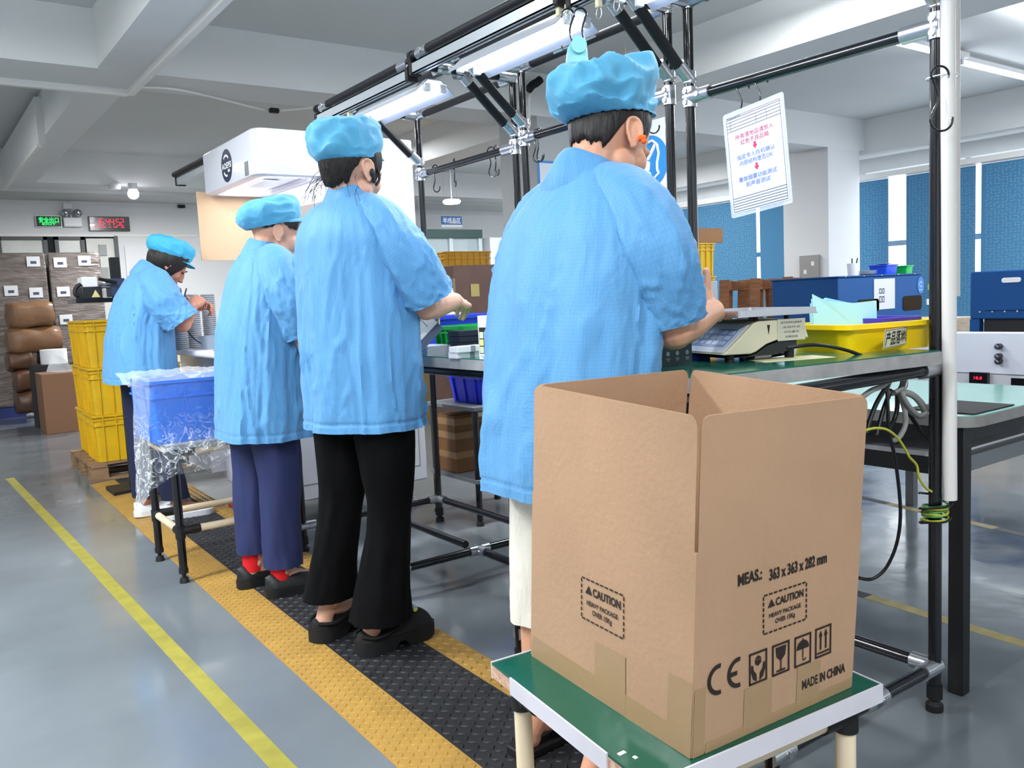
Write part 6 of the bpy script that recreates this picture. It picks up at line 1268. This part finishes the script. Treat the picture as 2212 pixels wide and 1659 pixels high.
# ================================================================== left hand background
# white hood machine
HM_ = thing('hood_machine', 'big white machine with an overhanging lit hood and round logo', 'machine', (1.85, 4.45, 0)); m_hw = mat('glossy_white_paint', 'cfd1da', .18, spec=.5); HX, HY0, HY1 = 1.44, 4.0, 4.84
def hoodring(z, inset): 
    return [V((x, y, z)) for x, y in [(p[0]+(HX+1.82)/2, p[1]+(HY0+HY1)/2) for p in rrect(1.82-HX-2*inset, HY1-HY0-2*inset, .05, 5)]]
G().loft([hoodring(1.74, .0), hoodring(1.735, .012), hoodring(1.735, .05), hoodring(1.76, .06), hoodring(1.76, .06)], False, False).obj('hood_rim', m_hw, HM_); G().loft([hoodring(1.74, 0), hoodring(1.945, 0), hoodring(1.955, .01)], False, True).obj('hood', m_hw, HM_, angle=50)
G().bx(1.78, 2.29, HY0, HY1, .88, 1.95).obj('back_column', m_hw, HM_, bevel=.01); G().bx(HX, 2.27, HY0, HY1, .14, .86).obj('lower_cabinet', m_hw, HM_, bevel=.008)
G().bx(HX+.06, 1.78, HY0+.06, HY1-.06, 1.762, 1.768).obj('hood_ceiling', mat('hood_liner', 'eef0fa', .4), HM_, smooth=False)
m_strip_l = mat('led_strip', 'f0f3ff', .4, emit=5)
for y in (HY0+.12, HY1-.12): G().bx(HX+.1, 1.74, y-.02, y+.02, 1.748, 1.76).obj('led_strip', m_strip_l, HM_, smooth=False)
G().bx(HX+.08, HX+.11, HY0+.15, HY1-.15, 1.748, 1.76).obj('led_strip', m_strip_l, HM_, smooth=False); G().bx(HX+.14, HX+.24, HY0+.3, HY1-.3, 1.75, 1.758).obj('sensor_bar', M_white, HM_, bevel=.003)
area('hood_light', ((HX+1.78)/2, (HY0+HY1)/2, 1.742), (0, 0, 0), .24, .6, 2.2, (.93, .95, 1))
FH = fr((HX, 4.25, 1.85), V((0, -1, 0)), Z3); p = on(FH, 490, 358)
FL_ = FH @ Matrix.Translation((p[0], p[1], 0)); G().prism([(cos(k*pi/20)*.082, sin(k*pi/20)*.082) for k in range(40)], FL_ @ Matrix.Translation((0, 0, .0)), .002).obj('logo_disc', mat('logo_navy', '1a2440', .3), HM_, smooth=False)
text_fit('AOEPSI', FL_, -.07, .075, .0, .03, M_paper, 'logo_text', HM_, .02, z=.003); g = G(); flat(FL_, arcpoly(.0, .0, .045, .055, 40, 130, 14), .003, g=g); flat(FL_, arcpoly(.0, .0, .045, .055, 215, 280, 14), .003, g=g); flat(FL_, [(.02, -.035), (.05, -.035), (.05, -.022), (.02, -.022)], .003, g=g); g.obj('logo_mark', M_paper, HM_, smooth=False, kind='stuff')
p = on(FH, 533, 364); plate(FH @ Matrix.Translation((p[0], p[1], 0)), .05, .065, .002, 'grey_plate', mat('grey_label', '8b8e94', .4, metal=.4), HM_, 0, .0005)
G().bx(1.26, 2.27, HY0-.02, 5.35, .868, .90).obj('worktop', mat('worktop_white', 'e6e7ee', .3), HM_, bevel=.012); G().bx(1.36, 2.25, HY1, 5.3, .2, .866).obj('side_cabinet', m_hw, HM_, smooth=False)
FC = fr((1.85, HY0, .5), X3, Z3); g = G()
for a in ((-.35, .38, -.28, -.276), (-.35, .38, .30, .304), (.376, .38, -.28, .304), (-.35, -.346, -.28, .304)): flat(FC, [(a[0], a[2]), (a[1], a[2]), (a[1], a[3]), (a[0], a[3])], .001, g=g)
g.obj('door_seam', mat('seam_grey', '8c8f96', .5), HM_, smooth=False, kind='stuff')
for x, y in ((HX+.04, HY0+.06), (2.2, HY0+.06), (HX+.04, HY1-.04), (2.2, HY1-.04)):
    G().cyl((x, y, .03), (x, y, .16), .008, n=10).obj('levelling_leg', M_zinc, HM_); G().lathe([(.05, 0), (.052, .012), (.03, .02), (.012, .035)], (x, y, .008), 20).obj('foot_cone', M_zinc, HM_); G().lathe([(.055, 0), (.055, .012)], (x, y, 0), 20).obj('red_pad', mat('red_rubber', 'b8262a', .5), HM_)
for y, lb in ((5.46, ''),): g = G(); g.bx(1.48, 1.53, 4.84, 5.5, 1.885, 1.935); g.obj('rail_profile', M_alu, HM_, smooth=False); G().bx(1.475, 1.535, 5.5, 5.512, 1.88, 1.94).obj('end_cap', M_rubber, HM_)
G().cyl((1.47, 4.84, 1.94), (1.47, 5.5, 1.945), .016, n=14).obj('rail_pipe', M_blackmat, HM_)
o = G().bx(1.405, 1.95, 4.852, 4.858, 1.385, 1.76).obj('cardboard_screen', mat('screen_cardboard', 'c4a584', .8, bump=.08, bscale=40), None, bevel=.001, smooth=False); tag(o, 'plain cardboard sheet hanging under the hood behind the third worker', 'screen')
o = G().bx(1.66, 1.80, 3.93, 3.955, 1.30, 1.53)
p = at(690, 460, 'Y', 3.99); o = thing('tilted_screen', 'edge of a greyish tilted panel under the lit hood', 'panel', tuple(p)); o.rotation_euler = (0, radians(-12), 0); G().bx(-.12, .1, 0, .02, -.03, .05).obj('panel', mat('greyish_panel', 'a89c98', .5), o, local=True, smooth=False)
# stacks of round parts, tongs, clear box
m_rp = mat('round_part_top', 'd6d9dd', .4, metal=.2); m_rp2 = mat('round_part_rim', '858b92', .4); proto = None
for px_, Y, n, lb in ((392, 4.98, 17, 'nearest the worker'), (422, 5.02, 26, 'in the middle, tallest'), (456, 5.08, 26, 'farthest from the worker')):
    q = at(px_, 740, 'Y', Y)
    for k in range(n):
        L_ = 'flat round grey part in the stack '+lb
        loc = (q.x+.003*rnd((k, px_, 0)), Y+.003*rnd((k, px_, 5)), .9005+.0117*k)
        if proto is None:
            proto = thing('round_part', L_, 'part', loc, 0, 'round parts stacked '+lb); G().lathe([(.030, 0), (.039, .001), (.039, .006), (.036, .007), (.036, .011), (.028, .0115)], (0, 0, 0), 20).obj('part_body', m_rp, proto, local=True); G().lathe([(.0393, .0015), (.0396, .002), (.0396, .0052), (.0393, .0056)], (0, 0, 0), 20, cap=False).obj('dark_rim', m_rp2, proto, local=True)
        else: dup(proto, loc, k*1.3, L_, 'round parts stacked '+lb)
q = at(462, 738, 'Y', 4.75); bin_('clear_box', 'clear plastic box beside the stacks of round parts', 'box', (q.x+.02, 4.78, .9005), 0, .16, .14, .07, mat('clear_plastic', 'b8c8d4', .1, alpha=.45), .95, .004, 0)
q = at(466, 765, 'Z', .905); o = G().bx(1.30, 1.42, 4.25, 4.42, .9005, .908).obj('red_pad', mat('red_pad', 'c22a2e', .5), None, bevel=.002); tag(o, 'flat red and black pad lying on the white worktop', 'pad')
tg = thing('tweezers', 'dark tweezers held up by the farthest worker', 'tweezers', (1.325, 4.70, 1.19)); m_tw = mat('tweezers_dark', '2a2020', .4)
a, b = at(390, 622, 'Y', 4.68), at(403, 622, 'Y', 4.68); c_ = at(397, 662, 'Y', 4.66); 
for e in (a, b): G().tube(spline([c_, c_.lerp(e, .5)+(e-c_).cross(Y3).normalized()*.004, e], 5), [.004]*10+[.0015], 8).obj('tweezer_arm', m_tw, tg)
o = G().tube(spline([at(x, y, 'Y', 4.7) for x, y in ((399, 668), (398, 690), (404, 712), (418, 730), (434, 742))], 6), .0035, 8).obj('tool_cord', M_cabk, None); tag(o, 'thin black cord from the tweezers down to the worktop', 'cord')
# laser marker behind the farthest worker
LM = thing('laser_marker', 'black and white laser marking head on a stand left of the farthest worker', 'machine', (1.1, 5.62, 0)); Yl = 5.6
def lq(px_, py_, Y=Yl): return at(px_, py_, 'Y', Y)
a, b = lq(176, 598), lq(213, 621); G().bx(a.x, b.x, Yl, Yl+.16, b.z, a.z+.0).obj('white_housing', M_white, LM, bevel=.006); a, b = lq(174, 620), lq(222, 650); G().bx(a.x, b.x, Yl-.01, Yl+.2, b.z, a.z).obj('black_head', M_blackmat, LM, bevel=.008)
F = fr(((a.x+b.x)/2+.02, Yl-.01, (a.z+b.z)/2), X3, Z3); g = G(); flat(F, [(-.024, -.02), (.024, -.02), (0, .024)], .001, g=g); g.obj('warning_triangle', mat('pale_yellow_sign', 'd8cf8a', .5), LM, smooth=False)
a, b = lq(160, 646), lq(245, 651); G().bx(a.x, b.x, Yl-.06, Yl+.24, b.z-.004, a.z).obj('platform', M_black, LM, smooth=False); G().tube(spline([lq(175, 614), lq(164, 622), lq(163, 636), lq(172, 640)], 6), .012, 8).obj('hose', M_rubber, LM)
G().tube(spline([lq(213, 602), lq(230, 606), lq(252, 610)], 6), .01, 8).obj('hose', M_rubber, LM)
for py_ in (613, 619): a, b = lq(220, py_), lq(250, py_); G().cyl(a+V((0, .1, 0)), b+V((0, .1, 0)), .008, n=10).obj('arm', M_zinc, LM)
a, b = lq(245, 640), lq(272, 600); G().bx(a.x, b.x, Yl+.04, Yl+.2, a.z, b.z).obj('column_block', mat('blue_grey_block', '33415e', .4), LM, bevel=.004); G().bx(a.x+.02, b.x-.01, Yl+.09, Yl+.15, 0, b.z+.13).obj('column', M_blackmat, LM, smooth=False); G().bx(a.x-.1, b.x+.1, Yl, Yl+.26, 0, .03).obj('base', M_blackmat, LM, smooth=False)
# yellow crates on a pallet
PX0, PY0 = .955, 6.2
pallet('wooden pallet carrying the yellow crates behind the mat', (PX0+.5, PY0+.42, 0), 0, None, 1.0, .8)
for j, (y, ln) in enumerate(((PY0+.21, 'front'), (PY0+.62, 'rear'))):
    for k in range(3): crate(('lowest', 'middle', 'topmost')[k]+' yellow crate of the '+ln+' stack on the wooden pallet', (1.0+.30+.02*j, y, .128+.318*k), 0, .6, .40, .317, M_yel, 'yellow crates on the pallet')
# carton with film, wrapped loads, sacks
t, w_, h, Y = carton('brown carton with clear film sticking out, left of the yellow crates', 88, 176, 806, 9.2, .45, mat('plain_brown_carton', '7e5a42', .7, bump=.08))
a = at(130, 785, 'Y', 9.4); g = G(); g.add([at(100, 803, 'Y', 9.4), at(112, 765, 'Y', 9.45), at(135, 772, 'Y', 9.4), at(160, 795, 'Y', 9.42), at(150, 806, 'Y', 9.4)], [(0, 1, 2, 3, 4)]); tag(g.obj('bubble_film', m_film, None, smooth=False, solid=.004), 'clear bubble film poking out of the brown carton', 'film')
a = at(118, 790, 'Y', 9.9); stack('black_crate', 'black crate behind the brown carton with film', 'crate', (a.x, 9.95, 0), 0, .42, .35, .64, M_blackmat); a = at(116, 752, 'Y', 9.9); o = G().cyl((a.x, 9.95, .642), (a.x, 9.95, .79), .125, n=28).obj('paper_roll', M_paper, None); tag(o, 'white paper roll standing on the black crate', 'roll')
m_wrap = mat('film_wrapped_cartons', '756c67', .12, spec=.9, bump=1.0, bscale=16, var=.3, vscale=9, vcol='554d49', stretch=(.6, 1, 2.5)); m_lbl = mat('carton_label', 'c9cacb', .6)
for x0, x1, lb, labs in ((.55, 1.475, 'film wrapped pallet load of cartons at the left picture edge', ((72, 565), (24, 628), (78, 632))), (1.50, 2.06, 'film wrapped pallet load of cartons left of the exit door', ((130, 567), (182, 563), (137, 630), (143, 690)))):
    t = thing('wrapped_load', lb, 'pallet load', ((x0+x1)/2, 11.45, 0)); g = G()
    G().bx(x0, x1, 11.2, 11.75, .12, 1.87).obj('wrapped_cartons', m_wrap, t, bevel=.02, smooth=False); G().bx(x0, x1, 11.2, 11.75, 0, .12).obj('blue_pallet', mat('navy_pallet', '23306a', .6), t, smooth=False)
    for q in labs: p = at(*q, 'Y', 11.19); plate(fr(p, X3, Z3), .135, .115, .003, 'label', m_lbl, t, 0, 0); plate(fr(p+V((0, -.004, -.01)), X3, Z3), .06, .03, .001, 'label_mark', m_inkg, t, 0, 0)
m_sack = mat('brown_sack', '7a583c', .35, bump=.5, bscale=9, var=.2, vscale=6); m_sack2 = mat('dark_sack', '5c3f2e', .35, bump=.5, bscale=9, var=.2, vscale=6)
def sack(label, px0, py0, px1, py1, Y, m, d=.42, sd=0):
    a = at(px0, py0, 'Y', Y); b = at(px1, py1, 'Y', Y); c_ = (a+b)/2; hx, hz = abs(b.x-a.x)/2, abs(a.z-b.z)/2; g = G(); n = 28; rings = []
    for i in range(17):
        t = -1+2*i/16; s = (1-abs(t)**6)**(1/4) if abs(t) < 1 else .05; s = max(s, .06); r = []
        for k in range(n):
            A_ = 2*pi*k/n; cx_ = math.copysign(abs(cos(A_))**.55, cos(A_)); sx_ = math.copysign(abs(sin(A_))**.55, sin(A_)); p = V((c_.x+hx*t, Y+d/2+cx_*d/2*s, c_.z+hz*sx_*s)); r.append(p+V((0, rnd(p*5, sd), rnd(p*5, sd+1)))*.03)
        rings.append(r)
    return tag(g.loft(rings).obj('sack', m, None), label, 'sack', 'brown wrapped sacks')
zf = lambda z: z
for args in (('smooth brown sack, topmost of the pile', 10, 652, 127, 708, m_sack), ('bulging brown sack, second from the top', 8, 708, 146, 758, m_sack), ('crumpled brown sack third from the top', 12, 759, 80, 800, m_sack2), ('dark brown sack in the lower half of the pile', 28, 800, 84, 845, m_sack2), ('dark brown sack at the foot of the pile', 32, 846, 84, 893, m_sack2), ('flattened brown sack beside the paper roll', 84, 762, 150, 800, m_sack2)):
    sack(args[0], *args[1:5], 10.45, args[5], sd=len(args[0]))
a = at(38, 895, 'Z', 0); 
for px_, py_, lb in ((48, 893, 'crumpled white paper under the sack pile'), (70, 897, 'scrap of white paper near the brown carton')):
    a = at(px_, py_, 'Z', .02); g = G().ell(a, (.06, .06, .022), None, 12, 8); g.v = [q+V((rnd(q*30), rnd(q*30, 1), abs(rnd(q*30, 2))))*.02 for q in g.v]; tag(g.obj('paper_scrap', M_paper, None, smooth=False), lb, 'paper')
# exit sign, emergency lamp, clock
a, b = at(77, 467, 'Y', 11.98), at(133, 490, 'Y', 11.98); F = fr(V(((a.x+b.x)/2, 11.975, (a.z+b.z)/2)), X3, Z3); w_ = b.x-a.x; h = a.z-b.z
t = thing('exit_sign', 'lit green exit sign on the back wall', 'sign', tuple(F.col[3].xyz)); plate(F, w_*1.05, h*1.12, .02, 'sign_frame', M_alu, t, 0, -.015); plate(F, w_, h, .004, 'sign_face', mat('sign_black', '0c1410', .3), t, 0, .006); m_eg = mat('exit_green', '18e060', .4, emit=1.3); text_fit('安全出口', F, -w_*.4, w_*.4, h*.14, h*.42, m_eg, 'sign_text', t, .02, z=.012); text_fit('EXIT', F, -w_*.28, w_*.28, -h*.26, h*.2, m_eg, 'sign_text', t, .02, z=.012)
a, b = at(135, 470, 'Y', 11.98), at(177, 491, 'Y', 11.98); t = thing('emergency_lamp', 'white twin headed emergency lamp right of the exit sign', 'lamp', ((a.x+b.x)/2, 11.95, b.z)); G().bx(a.x, b.x, 11.92, 11.995, b.z, a.z).obj('lamp_body', M_white, t, bevel=.01)
for px_ in (141, 168): q = at(px_, 460, 'Y', 11.93); G().lathe([(.01, .05), (.045, .02), (.05, -.01), (.02, -.015)], (0, 0, 0), 20, fr(q, X3, Z3)).obj('lamp_head', M_zinc, t)
q = at(146, 445, 'Y', 11.98); G().bx(q.x-.05, q.x+.05, 11.97, 11.995, q.z-.04, q.z+.04).obj('junction_box', M_white, t, bevel=.006); G().cyl(V((q.x, 11.96, q.z-.04)), V((q.x+.03, 11.96, a.z)), .012, n=8).obj('bracket', M_zinc, t)
a, b = at(191, 468, 'Y', 11.98), at(280, 499, 'Y', 11.98); F = fr(V(((a.x+b.x)/2, 11.97, (a.z+b.z)/2)), X3, Z3); w_ = b.x-a.x; h = a.z-b.z; t = thing('led_clock', 'black digital wall clock with red digits', 'clock', tuple(F.col[3].xyz)); plate(F, w_*1.02, h*1.05, .03, 'clock_case', mat('clock_brown', '4a3a2c', .4), t, 0, -.025); plate(F, w_*.97, h*.95, .004, 'clock_face', M_black, t, 0, .005); m_rl = MATS['red_led']; m_rl2 = mat('clock_led', 'ff1a3c', .4, emit=1.5)
SEG = {'0': 'abcdef', '1': 'bc', '2': 'abged', '4': 'fgbc', '5': 'afgcd', '6': 'afgedc'}
def seg7(g, F, s, x, y, hh, ww, tk):
    for ch in s:
        if ch == ':':
            for v in (.25, -.25): flat(F, [(x-tk/2, y+v*hh-tk/2), (x+tk/2, y+v*hh-tk/2), (x+tk/2, y+v*hh+tk/2), (x-tk/2, y+v*hh+tk/2)], .011, g=g)
            x += tk*2.6; continue
        for c_ in SEG[ch]:
            x0_, y0_, x1_, y1_ = dict(a=(0, 1, 1, 1), g=(0, .5, 1, .5), d=(0, 0, 1, 0), b=(1, .5, 1, 1), c=(1, 0, 1, .5), f=(0, .5, 0, 1), e=(0, 0, 0, .5))[c_]
            X0_, X1_ = x+x0_*ww, x+x1_*ww; Y0_, Y1_ = y-hh/2+y0_*hh, y-hh/2+y1_*hh; e = tk*.1
            if y0_ == y1_: flat(F, [(X0_+e, Y0_-tk/2), (X1_-e, Y0_-tk/2), (X1_-e, Y0_+tk/2), (X0_+e, Y0_+tk/2)], .011, g=g)
            else: flat(F, [(X0_-tk/2, Y0_+e), (X0_+tk/2, Y0_+e), (X0_+tk/2, Y1_-e), (X0_-tk/2, Y1_-e)], .011, g=g)
        x += ww*1.55
g = G(); seg7(g, F, '16:44:52', -w_*.33, h*.12, h*.46, w_*.07, w_*.014); g.obj('clock_digits', m_rl2, t, smooth=False, kind='stuff')
g = G()
for u, l_ in ((-.38, .09), (-.24, .02), (-.18, .08), (-.02, .04), (.1, .09), (.28, .08)): flat(F, [(u*w_, -h*.27), ((u+l_)*w_, -h*.27), ((u+l_)*w_, -h*.21), (u*w_, -h*.21)], .011, g=g)
g.obj('date_segments', m_rl2, t, smooth=False, kind='stuff')
o = G().box(at(392, 446, 'Y', 11.97), (.09, .03, .04)).obj('door_closer', M_rubber, None); tag(o, 'small black door closer high on the back wall', 'door closer')
# ---- cart with blue tote under a plastic bag
CZ = .62; cx0, cx1, cy0, cy1 = .86, 1.33, 3.58, 3.98; CT = thing('tote_trolley', 'low trolley with cream rails and black legs holding the bagged blue tote', 'trolley', (1.15, 3.78, 0))
cz = at(385, 962, 'Y', cy0).z
G().bx(cx0-.03, cx1+.03, cy0-.03, cy1+.03, cz-.012, cz+.006).obj('shelf_board', mat('grey_board', '8a8f92', .4), CT, bevel=.002)
for x in (cx0, cx1):
    for y in (cy0, cy1):
        G().cyl((x, y, .04), (x, y, cz-.01), .0165, n=18).obj('leg', M_black, CT); G().lathe([(.02, 0), (.016, .02), (.008, .024), (.008, .034), (.019, .04), (.019, .06)], (x, y, 0), 18).obj('foot', M_rubber, CT)
for z in (cz-.03, .215):
    for y in (cy0, cy1): G().cyl((cx0+.02, y, z), (cx1-.02, y, z), .0155, n=18).obj('rail', M_cream, CT)
    for x in (cx0, cx1): G().cyl((x, cy0+.02, z), (x, cy1-.02, z), .0155, n=18).obj('rail', M_cream, CT)
    for x in (cx0, cx1):
        for y in (cy0, cy1):
            g = G(); sx = 1 if x == cx0 else -1; sy = 1 if y == cy0 else -1; c0 = V((x, y, z)); g.cyl(c0-V((0, 0, .03)), c0+V((0, 0, .02)), .02, n=18); g.cyl(c0, c0+V((sx*.08, 0, 0)), .019, n=18); g.cyl(c0, c0+V((0, sy*.05, 0)), .019, n=18); g.cyl(c0+V((sx*.045, -.02, 0)), c0+V((sx*.045, -.024, 0)), .007, n=10); g.obj('joint', M_rubber, CT)
a, b = at(322, 826, 'Y', cy0+.03), at(330, 952, 'Y', cy0+.03); TH = a.z-cz-.006; TX0 = a.x
bin_('blue_tote', 'large blue tote under clear plastic on the low trolley', 'tote', (TX0+.265, cy0+.03+.19, cz+.007), 0, .53, .38, TH, mat('tote_blue', '1f74e4', .35), .95, .012, 2)
m_bag = bpy.data.materials.new('clear_plastic_bag'); m_bag.use_nodes = True; nt = m_bag.node_tree; N = nt.nodes; L = nt.links; b_ = N['Principled BSDF']; b_.inputs['Base Color'].default_value = (.82, .87, .92, 1); b_.inputs['Roughness'].default_value = .12; b_.inputs['Specular IOR Level'].default_value = .9
lw = N.new('ShaderNodeLayerWeight'); lw.inputs[0].default_value = .35; mr = N.new('ShaderNodeMapRange'); mr.inputs[3].default_value = .07; mr.inputs[4].default_value = .5; L.new(lw.outputs['Facing'], mr.inputs[0])
tc_ = N.new('ShaderNodeTexCoord'); nz_ = N.new('ShaderNodeTexNoise'); nz_.inputs['Scale'].default_value = 18; nz_.inputs['Detail'].default_value = 5; nz_.inputs['Distortion'].default_value = 1.5; L.new(tc_.outputs['Object'], nz_.inputs['Vector'])
r_1 = N.new('ShaderNodeValToRGB'); L.new(nz_.outputs[0], r_1.inputs[0]); e_ = r_1.color_ramp.elements; e_[0].position = .46; e_[0].color = (0, 0, 0, 1); e_[1].position = .5; e_[1].color = (.8, .8, .8, 1); e3 = r_1.color_ramp.elements.new(.54); e3.color = (0, 0, 0, 1)
sx_ = N.new('ShaderNodeSeparateXYZ'); L.new(tc_.outputs['Object'], sx_.inputs[0]); zr_ = N.new('ShaderNodeMapRange'); zr_.inputs[1].default_value = .16; zr_.inputs[2].default_value = -.02; zr_.inputs[3].default_value = .06; zr_.inputs[4].default_value = .7; L.new(sx_.outputs[2], zr_.inputs[0])
ml_ = N.new('ShaderNodeMath'); ml_.operation = 'MULTIPLY'; L.new(zr_.outputs[0], ml_.inputs[0]); L.new(r_1.outputs[0], ml_.inputs[1])
ad_ = N.new('ShaderNodeMath'); ad_.operation = 'ADD'; ad_.use_clamp = True; L.new(mr.outputs[0], ad_.inputs[0]); L.new(ml_.outputs[0], ad_.inputs[1]); L.new(ad_.outputs[0], b_.inputs['Alpha'])
bp_ = N.new('ShaderNodeBump'); bp_.inputs['Strength'].default_value = .5; bp_.inputs['Distance'].default_value = .02; L.new(nz_.outputs[0], bp_.inputs['Height']); L.new(bp_.outputs[0], b_.inputs['Normal'])
g = G(); NU, NV = 90, 70; grid = []
def lerpk(pts, t):
    for (a0, b0), (a1, b1) in zip(pts, pts[1:]):
        if t <= a1: return b0+(b1-b0)*(t-a0)/(a1-a0)
    return pts[-1][1]
for j in range(NV+1):
    v = j/NV; row = []
    for i in range(NU+1):
        u = i/NU; px_ = lerpk([(0, 300), (.1, 285+8*v), (.3, 322), (1, 540)], u); yt = lerpk([(0, 812), (.12, 808), (.3, 818), (1, 806)], u); yb2 = lerpk([(0, 1040), (.1, 1108), (.2, 1085), (.45, 1030), (.75, 1010), (1, 965)], u)
        py_ = yt+(yb2-yt)*v; Y = lerpk([(0, 3.95), (.1, 3.66), (.3, 3.565), (1, 3.555)], u)-.05*max(0, v-.45)
        cr = min(1, max(0, (v-.45)*2.5))
        p = at(px_, py_, 'Y', Y); d = .012*rnd(p*9, 1)+(.018*(1-2*abs(rnd(p*14, 2)))+.014*(1-2*abs(rnd(p*26, 3))))*cr+.004*rnd((p.x*30, p.z*6, 0), 4); row.append(p+V((.3*d, -abs(d)*.9, .3*d)))
    grid.append(row)
g.loft(grid, False, False, False); bag = thing('plastic_bag', 'clear crinkled plastic bag draped over the blue tote and hanging down', 'bag', (1.0, 3.6, cz)); g.obj('front_drape', m_bag, bag, angle=180)
g = G(); grid = []
for j in range(25):
    v = j/24; row = []
    for i in range(50):
        u = i/49; x = TX0-.05+.6*u; y = 3.56+.46*v; z = cz+TH+.02+.02*sin(pi*v)*0-.045*sin(pi*v)**2; p = V((x, y, z)); row.append(p+V((0, 0, .012*rnd(p*12, 5)+.012*(1-2*abs(rnd(p*18, 6))))))
    grid.append(row)
g.loft(grid, False, False, False); g.obj('top_drape', m_bag, bag, angle=180)
